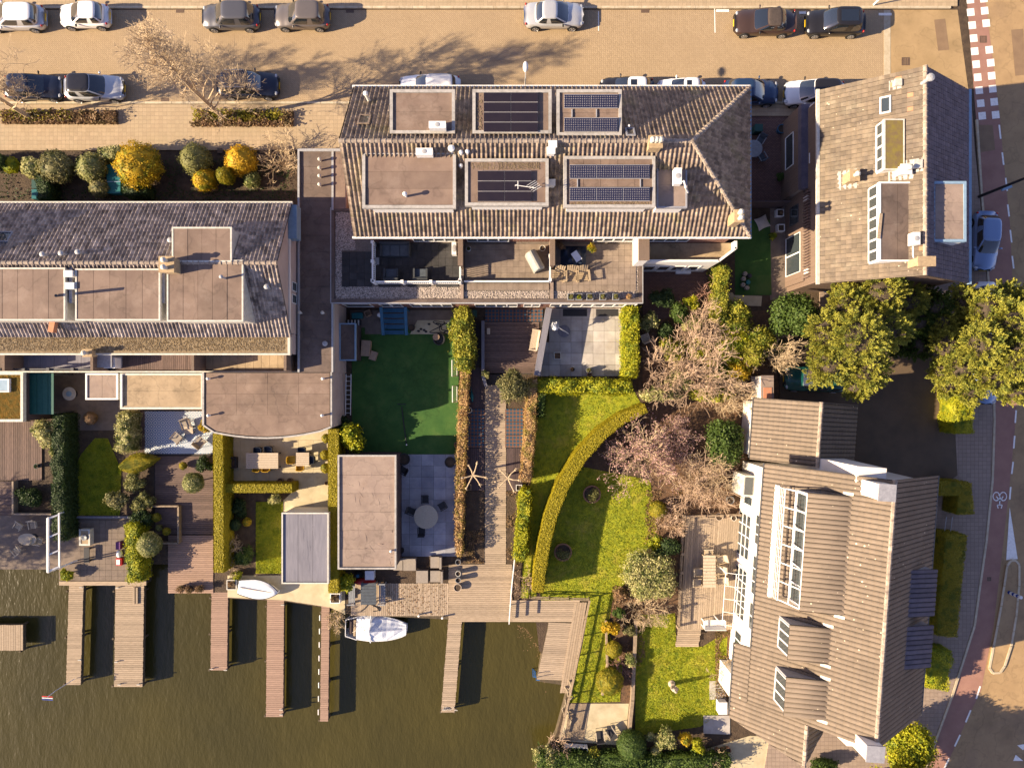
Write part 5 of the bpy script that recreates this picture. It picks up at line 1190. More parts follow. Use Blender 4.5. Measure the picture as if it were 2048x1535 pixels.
def bare(label, base, stems, length, rad, levels, m, seed, up=.35, lean=(0, 0), name='bare_shrub', cat='shrub', spread=1.0, tips=None, nb=(2, 4), bend=.25, fan=None, z0=0.0, twig=.007, group=None, trunk=None, size=.09, ntip=2):
    """leafless tree or shrub: branching three sided twigs"""
    q = random.Random(seed); bp = P(*base, z0); t = thing(name, label, cat, (bp.x, bp.y, z0), group); M_ = MB(); T_ = MB(); ends = []
    def br(p, d, ln, r, lv):
        pts = [p]; rs = [r]; k = 4 if lv >= levels - 1 else 3
        for i in range(k):
            d = (d + Vector((q.gauss(0, bend), q.gauss(0, bend), q.gauss(0, bend * .6) + .03 * up))).normalized(); p = p + d * (ln / k); pts.append(p); rs.append(max(twig * .8, r * (1 - .62 * (i + 1) / k)))
        (T_ if lv == levels else M_).tube(pts, rs, 6 if lv == levels else (4 if lv >= levels - 1 else 3), False)
        if lv <= 0: ends.append((pts[-1], d)); return
        for i in range(q.randint(*nb)):
            j = q.uniform(.35, 1.0) * k; a = min(k - 1, int(j)); pp = pts[a].lerp(pts[a + 1], j - a); ax = d.orthogonal(); ax.rotate(Quaternion(d, q.uniform(0, 6.28)))
            nd = (d * q.uniform(.5, 1.0) + ax * q.uniform(.45, 1.0) * spread + Vector((0, 0, up * .4))).normalized()
            br(pp, nd, ln * q.uniform(.5, .78), max(twig, rs[a] * q.uniform(.45, .7)), lv - 1)
        br(pts[-1], d, ln * .62, max(twig, rs[-1]), lv - 1)
    if trunk:
        for (a, b_, r0, r1) in trunk: T_.tube([a, (Vector(a) + Vector(b_)) / 2 + Vector((q.gauss(0, .08), q.gauss(0, .08), 0)), b_], [r0, (r0 + r1) / 2, r1], 8)
    for i in range(stems):
        a = 2 * math.pi * (i + q.uniform(-.3, .3)) / stems if fan is None else R(q.uniform(*fan)); o = q.uniform(.35, 1.0)
        if trunk: src = Vector(trunk[0][0]).lerp(Vector(trunk[0][1]), .16 + .84 * (i + 1) / stems)
        else: src = bp + Vector((math.cos(a) * .12, math.sin(a) * .12, 0))
        d = Vector((math.cos(a) * o + lean[0], math.sin(a) * o + lean[1], up + q.uniform(0, .5))).normalized()
        br(src, d, length * q.uniform(.75, 1.1) * ((1.5 - .75 * (i + 1) / stems) if trunk else 1), rad, levels)
    T_.build('trunk', m, t); M_.build('twigs', m, t)
    if tips:
        g_ = Crown(seed); C = np.array([e[0] for e in ends for _ in range(ntip)]); C = C + g_.g.normal(0, .10, C.shape)
        g_.put(*leafquads(C, np.tile((0, 0, 1.0), (len(C), 1)), size, .7, 1.0, g_.g)); g_.done('blossom' if tips == 'leaf_pink' else 'leaves', tips, t)
    return t
def bedplants(label, rects, n, m, size=.14, h=.25, name='bedding_plants', z0=0.0):
    """low ground cover nobody could count"""
    g_ = Crown(nseed()); q = g_.g
    for (u0, v0, u1, v1) in rects:
        x0, y0, x1, y1 = RECT(u0, v0, u1, v1, z0); k = n
        C = np.column_stack((q.uniform(x0, x1, k), q.uniform(y0, y1, k), z0 + np.abs(q.normal(0, h * .5, k)) + .03)); w = np.sin(C[:, 0] * 3.1 + q.uniform(0, 6)) + np.sin(C[:, 1] * 2.7 + q.uniform(0, 6)); C = C[w > -.6]
        g_.put(*leafquads(C, np.tile((0, 0, 1.0), (len(C), 1)), size, .6, .9, q))
    o = g_.done(name, m, None); o['kind'] = 'stuff'; tag(o, label, 'plants'); return o
def lawn(name, label_m, px, z, blades=0, seed=1, size=.10, kind='structure'):
    o = flat(name, label_m, px, z, kind)
    if blades:
        g_ = Crown(seed); q = g_.g; pp = [P(u, v) for u, v in px]; xs = [p.x for p in pp]; ys = [p.y for p in pp]
        C = np.column_stack((q.uniform(min(xs), max(xs), blades), q.uniform(min(ys), max(ys), blades)))
        ins = np.zeros(len(C), bool); j = len(pp) - 1
        for i in range(len(pp)):
            yi, yj, xi, xj = pp[i].y, pp[j].y, pp[i].x, pp[j].x
            with np.errstate(divide='ignore', invalid='ignore'): c = ((yi > C[:, 1]) != (yj > C[:, 1])) & (C[:, 0] < (xj - xi) * (C[:, 1] - yi) / (yj - yi + 1e-12) + xi)
            ins ^= c; j = i
        C = C[ins]; hh = q.uniform(.02, .075, len(C)) * (1 + .5 * np.sin(C[:, 0] * 2.3) * np.sin(C[:, 1] * 2.9))
        C3 = np.column_stack((C, z + hh * .5)); nn = rand_unit(len(C), q); nn[:, 2] = np.abs(nn[:, 2]) * .6
        V, F = leafquads(C3, nn, size, .32, .2, q); npmesh('grass', V, F, 'grass_blade', o, 'stuff')
    return o
# ---------------- decks, terraces, jetties ----------------
def planks(par, a, b_, d, z, n, m, gap=.016, th=.045, name='plank'):
    """n boards side by side from edge a-b towards d (pixels of the top face), each an object"""
    A_, B_, D_ = P(*a, z), P(*b_, z), P(*d, z); l = B_ - A_; w = (D_ - A_) / n; off = wloc(par)
    wn = w.normalized(); src = None
    for i in range(n):
        o0 = A_ + w * i
        if src is None:
            g1 = wn * gap; q = MB(); q.hexa([Vector((0, 0, -th)), l + Vector((0, 0, -th)), l + w - g1 + Vector((0, 0, -th)), w - g1 + Vector((0, 0, -th))] if l.cross(w).z > 0 else [Vector((0, 0, -th)), w - g1 + Vector((0, 0, -th)), l + w - g1 + Vector((0, 0, -th)), l + Vector((0, 0, -th))],
                [Vector((0, 0, 0)), l, l + w - g1, w - g1] if l.cross(w).z > 0 else [Vector((0, 0, 0)), w - g1, l + w - g1, l])
            src = q.build(name, m); src.parent = par; o = src
        else: o = inst(src, par)
        o.location = o0 - off + Vector((0, 0, rnd.uniform(-.005, .005))) + l.normalized() * rnd.uniform(-.015, .015)
def deckbase(name, px, z, th=.12, m='roof_under', label=None, cat=None, group=None, z0=None):
    c = sum((P(u, v, z) for u, v in px), Vector()) / len(px)
    q = MB().prism([P(u, v, z) for u, v in px], (z - .045 - th) if z0 is None else z0, z - .048)
    if label: t = thing(name, label, cat, (c.x, c.y, 0), group); q.build('frame', m, t); return t
    o = q.build(name, m); o['kind'] = 'structure'; return o
def jetty(label, a, b_, d, n, m, posts=3, z=0.0, c=None):
    c = (b_[0] + d[0] - a[0], b_[1] + d[1] - a[1]); t = deckbase('jetty', [a, b_, c, d], z, .28, 'quay', label, 'jetty', 'jetties along the lake shore'); planks(t, a, b_, d, z, n, m)
    for f in np.linspace(.06, .98, posts):
        for (e0, e1) in ((a, d), (b_, c)):
            p = P(e0[0] + (e1[0] - e0[0]) * f, e0[1] + (e1[1] - e0[1]) * f, -.3); MB().tube([(p.x, p.y, -1.6), (p.x, p.y, -.06)], .08, 7).build('post', 'quay', t)
    return t
j1 = jetty('narrow weathered jetty with a flag at its end, second from the left', (138, 1168), (167, 1168), (132, 1369), 50, 'wood_pale')
j2 = jetty('broad weathered jetty between the two narrow ones at the left', (231, 1168), (288, 1168), (228, 1373), 52, 'wood_pale')
j3 = jetty('short reddish brown jetty in front of the left plank deck', (423, 1184), (456, 1184), (421, 1340), 40, 'wood_pink')
j4 = jetty('long reddish jetty beside the white dinghy', (534, 1196), (568, 1196), (532, 1433), 62, 'wood_pink')
j5 = jetty('thinnest and longest reddish jetty with white fenders', (643, 1208), (659, 1208), (640, 1442), 62, 'wood_pink', 4)
j6 = jetty('slightly slanting grey jetty to the right of the covered sailing boat', (897, 1236), (924, 1236), (882, 1424), 50, 'wood_grey')
j0 = jetty('short pale raft deck cut off by the left edge of the picture', (-60, 1249), (-60, 1300), (46, 1249), 22, 'wood_pale', 2)
for k in range(8):
    p = P(641 - .4 * k, 1236 + 27 * k, .05); q = MB(); q.tube([(p.x - .09, p.y - .2, -.1), (p.x - .09, p.y + .2, -.1)], [.045, .045], 8); q.build('fender', 'white_paint', j5)
mat('rope', (.55, .50, .42), (.4, .36, .3), 10)
for jj, pts in ((j1, [(164, 1173), (161, 1318)]), (j2, [(236, 1174), (234, 1322), (240, 1367), (278, 1367)]), (j3, [(424, 1336), (452, 1338)]), (j4, [(566, 1208), (563, 1417), (563, 1427)]), (j6, [(888, 1417), (912, 1418)])):
    for u, v in pts: p = P(u, v, .05); q = MB(); q.tube([(p.x, p.y, 0), (p.x, p.y, .16)], .04, 6); q.tube([(p.x - .12, p.y, .16), (p.x + .12, p.y, .16)], .035, 6); q.build('mooring_cleat', 'offwhite_trim', jj)
q = MB(); q.tube([P(890 + 5 * math.cos(k) * (1 + k * .04) + k * .8, 1416 + 3 * math.sin(k * 1.3), .03) for k in np.linspace(0, 14, 40)], .02, 4); o = q.build('mooring_rope', 'rope'); tag(o, 'pale rope coiled loosely at the end of the slanting grey jetty', 'rope')
x0 = P(268, 1173, .1); q = MB()
for du in (0, 6): a = P(266 + du, 1174, .06); b_ = P(266 + du, 1207, .06); q.box(a.x, b_.y, .01, a.x + .14, a.y, .10)
o = q.build('boarding_step', 'wood_pale'); tag(o, 'pair of pale boards lying on the broad jetty near the shore', 'boards')

dk = deckbase('garden_deck', [(702, 1166), (897, 1166), (897, 1238), (700, 1229)], 0.06, z0=-1.2, m='quay'); planks(dk, (702, 1166), (702, 1231), (897, 1166), .06, 48, 'wood_grey_v')
dk = deckbase('garden_deck', [(897, 1128), (1024, 1128), (1021, 1243), (897, 1243)], 0.07, z0=-1.2, m='quay'); planks(dk, (897, 1128), (1024, 1128), (897, 1243), .07, 28, 'wood_pale')
dk = deckbase('garden_deck', [(1024, 1200), (1177, 1202), (1166, 1246), (1024, 1243)], .07, z0=-1.1, m='quay'); planks(dk, (1024, 1200), (1160, 1200), (1022, 1243), .07, 11, 'wood_grey')
dk = deckbase('garden_deck', [(1096, 1244), (1152, 1244), (1128, 1370), (1074, 1362)], .05, z0=-1.1, m='quay'); planks(dk, (1098, 1244), (1148, 1246), (1074, 1358), .05, 30, 'wood_grey')
planks(dk, (1150, 1204), (1120, 1385), (1174, 1204), .09, 5, 'wood_pale')
dk = deckbase('garden_deck', [(336, 1035), (426, 1035), (426, 1186), (336, 1186)], .05, z0=-1.2, m='quay'); planks(dk, (336, 1070), (426, 1070), (336, 1186), .05, 29, 'wood_pink')
dk = deckbase('garden_deck', [(308, 908), (426, 908), (426, 1070), (308, 1070)], .05, z0=-.1); planks(dk, (310, 912), (426, 912), (310, 1068), .05, 38, 'wood_brown')
dk = deckbase('garden_deck', [(0, 842), (84, 842), (84, 960), (0, 960)], .08, z0=-.1); planks(dk, (-30, 842), (-30, 960), (84, 842), .08, 26, 'wood_brown_v')
dk = deckbase('garden_deck', [(-20, 962), (25, 962), (25, 1030), (-20, 1030)], .05, z0=-.1); planks(dk, (-30, 962), (25, 962), (-30, 1030), .05, 10, 'wood_brown')
dk = deckbase('garden_deck', [(968, 643), (1088, 643), (1062, 748), (968, 748)], .06, z0=-.1); planks(dk, (968, 644), (1078, 644), (968, 746), .06, 24, 'wood_brown')
dk = deckbase('garden_deck', [(934, 735), (971, 735), (971, 818), (934, 818)], .05, z0=-.1); planks(dk, (934, 735), (934, 816), (970, 735), .05, 9, 'wood_dark')
dk = deckbase('garden_deck', [(970, 745), (1012, 745), (1012, 1128), (968, 1128)], .06, z0=-.1); planks(dk, (970, 770), (1012, 770), (970, 1128), .06, 86, 'wood_grey')
dk = deckbase('garden_deck', [(930, 893), (969, 893), (969, 980), (930, 980)], .05, z0=-.1); planks(dk, (930, 896), (930, 980), (969, 896), .05, 10, 'wood_dark')
dk = deckbase('garden_deck', [(1013, 893), (1048, 893), (1044, 980), (1013, 980)], .05, z0=-.1); planks(dk, (1013, 896), (1013, 980), (1046, 896), .05, 9, 'wood_dark')
dk = deckbase('garden_deck', [(1372, 1032), (1482, 1032), (1468, 1258), (1362, 1258)], .35, z0=-.1); planks(dk, (1372, 1034), (1360, 1258), (1484, 1034), .35, 26, 'wood_grey_v')
for k, (v0, v1, z) in enumerate(((1258, 1270, .26), (1270, 1282, .17), (1282, 1293, .08))): planks(dk, (1356 - 2 * k, v0), (1402 - 2 * k, v0), (1355 - 2 * k, v1), z, 3, 'wood_grey')
a = P(1368, 1032, .9); b_ = P(1358, 1256, .9)
rail(dk, a, b_, .35, .55, 6, 'timber', 9, 'deck_rail'); rail(dk, P(1372, 1033, .9), P(1480, 1030, .9), .35, .5, 3, 'timber', 9, 'deck_rail')
# ground surfaces
lawn('turf', 'turf', [(704, 655), (918, 655), (916, 908), (704, 908)], .03)
lawn('lawn', 'lawn', [(1078, 770), (1262, 770), (1290, 822), (1225, 850), (1130, 950), (1085, 1060), (1072, 1195), (1040, 1195), (1060, 980)], .02, 22000, 11)
lawn('lawn', 'lawn', [(1150, 930), (1300, 960), (1315, 1060), (1290, 1110), (1225, 1200), (1080, 1200), (1085, 1100)], .025, 26000, 12)
lawn('lawn', 'lawn', [(1180, 1200), (1225, 1198), (1215, 1260), (1245, 1330), (1240, 1402), (1138, 1404), (1165, 1290)], .024, 12000, 13)
lawn('lawn', 'lawn', [(1272, 1230), (1350, 1225), (1352, 1290), (1405, 1292), (1455, 1262), (1448, 1420), (1400, 1452), (1270, 1470)], .02, 30000, 14)
lawn('lawn', 'lawn', [(190, 876), (216, 876), (228, 905), (243, 940), (240, 1030), (143, 1030), (145, 940), (165, 905)], .02, 16000, 15)
lawn('lawn', 'lawn', [(512, 1003), (566, 1003), (566, 1146), (512, 1146)], .02, 9000, 16)
lawn('turf', 'turf', [(1470, 440), (1540, 440), (1543, 590), (1470, 590)], .02)
flat('clinker_path', 'garden_clinker', [(1286, 534), (1445, 534), (1445, 640), (1286, 640)], .015)
flat('garden_path', 'concrete_pale', [(1448, 585), (1465, 585), (1468, 590), (1524, 592), (1522, 612), (1448, 610)], .02)
flat('yard_paving', 'garden_clinker', [(1500, 232), (1600, 232), (1600, 410), (1500, 410)], .012)
flat('yard_paving', 'dark_paving', [(1540, 410), (1600, 410), (1600, 600), (1540, 600)], .012)
patio = flat('patio', 'concrete_pale', [(450, 868), (658, 850), (658, 1030), (567, 1030), (567, 1000), (583, 985), (450, 985)], .012)
grid_tiles(patio, RECT(452, 880, 656, 966), .045, 7, 3, 'concrete_pale', .03, .014)
quayside = slabz('quayside', 'concrete_pale', [(455, 1150), (690, 1150), (690, 1228), (660, 1214), (570, 1200), (455, 1194)], .03, -1.1)
blue = flat('blue_patio', 'soil', [(795, 906), (916, 906), (916, 1118), (795, 1118)], .01)
grid_tiles(blue, RECT(795, 908, 916, 1112), .05, 5, 9, 'blue_stone', .04, .014)
stone = flat('stone_terrace', 'soil', [(1102, 620), (1252, 620), (1252, 752), (1070, 752)], .01)
grid_tiles(stone, RECT(1076, 616, 1252, 752), .06, 8, 6, 'stone_tile', .04, .016, skip=lambda i, j: (i == 0 and j > 2) )
flat('brick_terrace', 'dark_paving', [(118, 1030), (292, 1030), (292, 1168), (118, 1168)], .012)
bt = flat('paved_terrace', 'dark_paving', [(-40, 1030), (118, 1030), (118, 1138), (-40, 1138)], .013)
grid_tiles(bt, RECT(150, 1040, 286, 1164), .05, 11, 10, 'dark_paving', .03, .012)
flat('yard_paving', 'dark_paving', [(107, 745), (240, 745), (240, 860), (107, 860)], .012)
flat('gravel_strip', 'dark_paving', [(700, 620), (916, 620), (916, 658), (700, 658)], .012)
slabz('slab', 'concrete_pale', [(835, 640), (905, 640), (905, 668), (820, 668)], .055, 0); slabz('slab', 'dark_paving', [(730, 640), (762, 640), (762, 668), (730, 668)], .04, 0)
tp = slabz('lower_terrace', 'concrete_pale', [(1140, 1406), (1258, 1406), (1250, 1490), (1118, 1480)], .03, -.9)
planks(tp, (1140, 1406), (1128, 1480), (1180, 1406), .055, 16, 'timber', .02, .02)
flat('garden_path', 'concrete_pale', [(1400, 1500), (1500, 1470), (1680, 1480), (1660, 1535), (1560, 1600), (1380, 1535)], .02)
# blue and white patterned tiles
m, g, b = base('blue_pattern')
sp = g.new('ShaderNodeSeparateXYZ'); g.l.new(g.pos(), sp.inputs[0])
fx = g.math('ABSOLUTE', g.math('SUBTRACT', g.math('FRACT', g.math('DIVIDE', g.math('ADD', sp.outputs[0], 60), .56)), .5)); fy = g.math('ABSOLUTE', g.math('SUBTRACT', g.math('FRACT', g.math('DIVIDE', g.math('ADD', sp.outputs[1], 60), .56)), .5))
dd = g.math('ADD', fx, fy)
bands = g.math('GREATER_THAN', g.math('FRACT', g.math('MULTIPLY', dd, 3.0)), .5)
g.put(b.inputs['Base Color'], g.mix(bands, (.56, .56, .54), (.12, .20, .32))); b.inputs['Roughness'].default_value = .6
pt = flat('tiled_patio', 'soil', [(286, 822), (428, 822), (428, 908), (286, 908)], .01)
grid_tiles(pt, RECT(290, 822, 426, 907), .05, 9, 6, 'blue_pattern', .04, .006, .001)
dk = deckbase('garden_steps', [(262, 822), (290, 822), (290, 905), (262, 905)], .05, z0=-.1); planks(dk, (262, 822), (290, 822), (262, 905), .05, 13, 'wood_brown')
# colourful rubber grid mats
m, g, b = base('checker_mat'); sp = g.new('ShaderNodeSeparateXYZ'); g.l.new(g.pos(), sp.inputs[0])
ax = g.math('FRACT', g.math('DIVIDE', g.math('ADD', sp.outputs[0], 60), .26)); ay = g.math('FRACT', g.math('DIVIDE', g.math('ADD', sp.outputs[1], 60), .26))
dx, dy = g.math('SUBTRACT', ax, .5), g.math('SUBTRACT', ay, .5); rr = g.math('ADD', g.math('MULTIPLY', dx, dx), g.math('MULTIPLY', dy, dy))
g.put(b.inputs['Base Color'], g.mix(g.math('LESS_THAN', rr, .150), (.13, .06, .035), (.014, .05, .085))); b.inputs['Roughness'].default_value = .8
def mats(u0, v0, u1, v1, nx, ny):
    o = flat('play_mat', 'roof_under', [(u0, v0), (u1, v0), (u1, v1), (u0, v1)], .03, None); tag(o, MATL.pop(0), 'mat', 'patterned mats in the boardwalk garden'); grid_tiles(o, RECT(u0, v0, u1, v1), .075, nx, ny, 'checker_mat', .04, .03, .002, 'mat_tile')
MATL = ['strip of blue and rust dotted mats against the house wall', 'blue and rust dotted mats on the left of the boardwalk', 'blue and rust dotted mats on the right of the boardwalk']
mats(970, 617, 1086, 643, 4, 1); mats(933, 817, 970, 895, 1, 3); mats(1010, 817, 1047, 895, 1, 3)
# soil beds with timber edges
for px in ([(931, 982), (968, 982), (968, 1088), (931, 1088)], [(1008, 982), (1040, 982), (1034, 1130), (1006, 1130)]): flat('planting_bed', 'soil', px, .03)
# walls and edges between gardens
def wall(label, pts, h, w, m, cap=None, name='garden_wall', cat='wall', z=None):
    ps = [P(u, v, h) for u, v in pts]; c = sum(ps, Vector()) / len(ps); t = thing(name, label, cat, (c.x, c.y, 0)); q = MB(); qc = MB()
    for a, b_ in zip(ps, ps[1:]):
        a, b_ = Vector((a.x, a.y, 0)), Vector((b_.x, b_.y, 0)); d = b_ - a; ex = d.normalized(); n = Vector((-ex.y, ex.x, 0)); q.wbox(a, ex, n, 0, d.length, 0, h, -w / 2, w / 2)
        if cap: qc.wbox(a, ex, n, -.02, d.length + .02, h, h + .06, -w / 2 - .03, w / 2 + .03)
    q.build('wall', m, t)
    if cap: qc.build('coping', cap, t)
    return t
wall('grey timber topped wall slanting between the plank deck and the stone terrace', [(1098, 616), (1074, 750)], 1.5, .38, 'felt_grey', 'felt_grey')
wall('low pale retaining wall beside the dark stair well and the plank deck', [(966, 642), (966, 752), (972, 772)], .5, .16, 'felt_grey', 'felt_grey')
wall('long low brown wall between the lower lawn and the shrub strip', [(1272, 1240), (1265, 1400), (1258, 1470)], .5, .18, 'timber', 'timber')
wall('low timber wall along the top of the round bush strip', [(1212, 1240), (1215, 1330), (1205, 1390)], .3, .14, 'timber')
wall('dark red fence across the yard between the two houses', [(1500, 402), (1582, 402)], 1.8, .07, 'tile_orange' if False else 'wood_dark', None, 'fence', 'fence')
wall('pale stone edge under the left lawn', [(140, 1034), (262, 1034)], .2, .14, 'felt_grey')
wall('raised bed timber wall at the left garden', [(25, 962), (25, 1028), (102, 1028)], .5, .12, 'wood_grey')
wall('timber edge of the raised bed with clipped balls', [(303, 1012), (356, 1012), (356, 1086), (318, 1086)], .45, .12, 'timber')
wall('pale stone edging on the quay behind the terrace with the brown tiles', [(118, 1166), (292, 1166)], .12, .3, 'wood_pale')
# fences along the right bank and lower terrace
def postfence(label, pts, h, m='timber', step=1.4, rails=(.5, .95), pr=.05):
    ps = [P(u, v, h) for u, v in pts]; c = sum(ps, Vector()) / len(ps); t = thing('fence', label, 'fence', (c.x, c.y, 0))
    for a, b_ in zip(ps, ps[1:]):
        a, b_ = Vector((a.x, a.y, 0)), Vector((b_.x, b_.y, 0)); d = b_ - a; k = max(1, round(d.length / step)); ex = d.normalized(); n = Vector((-ex.y, ex.x, 0))
        for i in range(k): p = a + d * i / k; MB().tube([(p.x, p.y, -.3), (p.x, p.y, h)], pr, 6).build('post', m, t)
        for r_ in rails: MB().wbox(a, ex, n, 0, d.length, h * r_ - .05, h * r_ + .04, -.03, .03).build('rail', m, t)
    return t
postfence('weathered post and rail fence along the slanting waterside deck', [(1180, 1202), (1148, 1360), (1120, 1480)], .95)
postfence('low post and rail fence along the top of the waterside deck', [(1060, 1196), (1178, 1200)], .8)
postfence('thin bleached trellis fence beside the lime hedge at the water', [(1030, 1110), (1022, 1190), (1018, 1248)], 1.2, 'white_paint', 1.2, (.3, .6, .95), .035)
# ---------------- hedges ----------------
hedge('tall golden clipped hedge sweeping in a long curve across the lawn', [(1292, 816), (1246, 836), (1205, 866), (1160, 915), (1126, 970), (1102, 1030), (1088, 1090), (1080, 1140), (1076, 1184)], [.65, .75, .85, .9, .9, .88, .85, .8, .75], 2.0, 'leaf_yew', .092, 950, jit=.45, rough=.025)
hedge('golden clipped hedge along the left of the flat roofed shed', [(667, 858), (667, 1185)], .74, 1.9, 'leaf_yew', .092, 900, jit=.45, rough=.025)
hedge('golden clipped hedge between the plank garden and the yellow chairs', [(436, 866), (437, 960), (438, 1144)], .7, 1.8, 'leaf_yew', .092, 900, jit=.45, rough=.025)
hedge('short golden hedge crossing below the yellow chairs', [(446, 976), (584, 976)], .62, 1.5, 'leaf_yew', .092, 900, jit=.45, rough=.025)
hedge('bright lime hedge at the right of the stone terrace', [(1264, 612), (1262, 752)], .95, 1.7, 'leaf_lime', .12, 420, rough=.09)
hedge('lime hedge running along the top of the curved lawn', [(1076, 772), (1170, 772), (1260, 774)], .95, 1.6, 'leaf_lime', .12, 420, rough=.09)
hedge('short green hedge piece at the corner below the stone terrace', [(1084, 784), (1080, 832)], .5, 1.3, 'leaf_green', .12, 420, rough=.09)
hedge('russet beech hedge on the right of the boardwalk', [(1066, 758), (1060, 860), (1052, 962)], .68, 1.6, 'leaf_beech', .10, 480, rough=.08)
hedge('lime leaved hedge below the russet one near the water', [(1052, 980), (1046, 1050), (1040, 1120)], .72, 1.5, 'leaf_lime', .12, 480, rough=.09)
hedge('russet and gold hedge between the turf garden and the boardwalk', [(930, 738), (925, 830), (920, 960), (917, 1060), (918, 1112)], [.5, .55, .55, .5, .3], 1.2, 'leaf_beech', .12, 300, rough=.08, porous=True)
hedge('bushy bright ivy hedge by the blue stairs', [(926, 616), (922, 660), (928, 700), (930, 738)], [.6, 1.2, 1.1, .7], 2.1, 'leaf_ivy', .15, 420, rough=.16, jit=.9)
hedge('dark green hedge between the two left gardens', [(116, 828), (116, 960), (118, 1080)], .85, 1.6, 'leaf_dark', .12, 420, rough=.08)
hedge('pale variegated hedge beside the blue tiled patio', [(247, 826), (244, 902)], .85, 1.6, 'leaf_pale', .13, 420, rough=.1)
hedge('green hedge turning lime towards the broad jetty', [(262, 1048), (266, 1110), (268, 1163)], [.9, .95, .95], 1.5, 'leaf_lime', .12, 420, rough=.09)
hedge('square clipped hedge lit by the sun beside the driveway', [(1929, 776), (1929, 866)], 1.3, 2.0, 'leaf_lime', .09, 520, rough=.04)
hedge('dark clipped hedge block at the corner of the driveway', [(1880, 975), (1930, 978), (1932, 1028)], [1.1, 1.3, 1.3], 1.8, 'leaf_hedge', .09, 420, rough=.04)
hedge('long dark clipped hedge along the pavement beside the villa', [(1914, 1068), (1902, 1180), (1894, 1272)], 1.5, 1.8, 'leaf_hedge', .09, 420, rough=.04)
hedge('lower end piece of the clipped hedge beside the villa', [(1884, 1300), (1874, 1378)], 1.6, 1.5, 'leaf_lime', .09, 420, rough=.04)
hedge('ivy covered wall hedge right of the white bay', [(1448, 532), (1440, 640)], .75, 2.1, 'leaf_ivy', .13, 420, rough=.12, jit=.9)
for i, (px, lab) in enumerate((([(-60, 318), (0, 318)], 'dark hedge reaching in from the left edge by the front gardens'), ([(196, 306), (240, 302)], 'short pale hedge behind the teal box'), ([(244, 378), (290, 378)], 'low dark hedge under the big yellow bush'), ([(84, 352), (84, 398)], 'narrow dark hedge beside the green bins'))):
    hedge(lab, px, .8, 1.4, 'leaf_variegated' if i == 1 else 'leaf_dark', .11, 320)
hedge('low green hedge along the bottom edge of the waterside garden', [(1075, 1522), (1200, 1526), (1330, 1530), (1460, 1526)], .95, 1.1, 'leaf_green', .13, 300, rough=.16, jit=.9)
# ---------------- clipped and loose shrubs ----------------
GF = 'rounded shrubs in the front gardens'
for (lab, u, v, r, m, sq, sz) in [
 ('largest golden yellow rounded bush in the front gardens', 277, 332, 44, 'leaf_yellow', .85, .13), ('compact orange yellow rounded bush near the bare shrub', 483, 322, 31, 'leaf_gold', .9, .11),
 ('dark green rounded bush to the left of the compact orange yellow one', 391, 320, 31, 'leaf_olive', .95, .12), ('small yellow flecked ball in front of the dark green bush', 409, 360, 24, 'leaf_yellow', .95, .10),
 ('grey green large leaved rounded bush left of the teal box', 114, 334, 33, 'leaf_grey', .8, .13), ('pale variegated bush half in shade beside the teal box', 184, 336, 29, 'leaf_variegated', .9, .13),
 ('grey leaved ball below the variegated bush at the house', 200, 376, 20, 'leaf_grey', .9, .12), ('pale flowering bush at the left of the grey green one', 66, 336, 22, 'leaf_pale', .8, .13),
 ('small variegated ball under the orange yellow bush', 503, 358, 18, 'leaf_variegated', .9, .11), ('small lime bush at the far left of the front gardens', 22, 330, 16, 'leaf_lime', .8, .13)]:
    ball(lab, u, v, r, m, squash=sq, size=sz, group=GF, dens=520, jit=.7, shell=.14)
t = ball('leaning narrow clipped cone of gold green between two yellow bushes', 452, 352, 17, 'leaf_hedge', squash=1.5, size=.09, zc=1.1)
for (lab, u, v, r, m, z, sq) in [
 ('pale variegated ball tree beside the brown plank deck', 387, 965, 21, 'leaf_variegated', 1.5, 1.0), ('pale variegated ball tree next to the raised bed of balls', 299, 1088, 24, 'leaf_variegated', 1.5, 1.0),
 ('round clipped golden green ball by the curved lawn edge', 1316, 1019, 18, 'leaf_hedge', .6, .9), ('small clipped ball in the shrub strip, middle of three', 1227, 1298, 17, 'leaf_hedge', .6, .85),
 ('largest clipped dome in the shrub strip by the lower lawn', 1219, 1361, 27, 'leaf_hedge', .8, .85), ('big glossy green clipped dome at the bottom of the waterside garden', 1263, 1489, 30, 'leaf_green', .9, .9),
 ('small variegated ball right of the glossy green dome', 1311, 1502, 11, 'leaf_pale', .5, .9), ('golden clipped ball in the raised bed, upper one', 313, 1034, 9, 'leaf_hedge', .5, .9), ('golden clipped ball in the raised bed, lower right one', 333, 1062, 8, 'leaf_hedge', .5, .9), ('small clipped ball between the other two in the raised bed', 318, 1055, 7, 'leaf_olive', .5, .9),
 ('upper of three clipped balls in tubs along the long golden hedge', 652, 876, 9, 'leaf_hedge', .7, .95), ('middle clipped ball in a tub along the long golden hedge', 650, 909, 10, 'leaf_hedge', .7, .95), ('lowest clipped ball in a tub along the long golden hedge', 651, 936, 10, 'leaf_hedge', .7, .95),
 ('dark clipped ball in the bed beside the small lawn', 470, 1049, 12, 'leaf_dark', .5, .9), ('small golden tuft in the bed beside the small lawn', 494, 1043, 9, 'leaf_yellow', .4, .9),
 ('tiny clipped ball pair by the top of the plank garden', 366, 931, 8, 'leaf_hedge', .4, .9), ('brown green ball on the left yard paving', 181, 836, 13, 'leaf_dry', .6, .95)]:
    ball(lab, u, v, r, m, zc=z, squash=sq, size=.085, group='clipped balls in the gardens', dens=900)
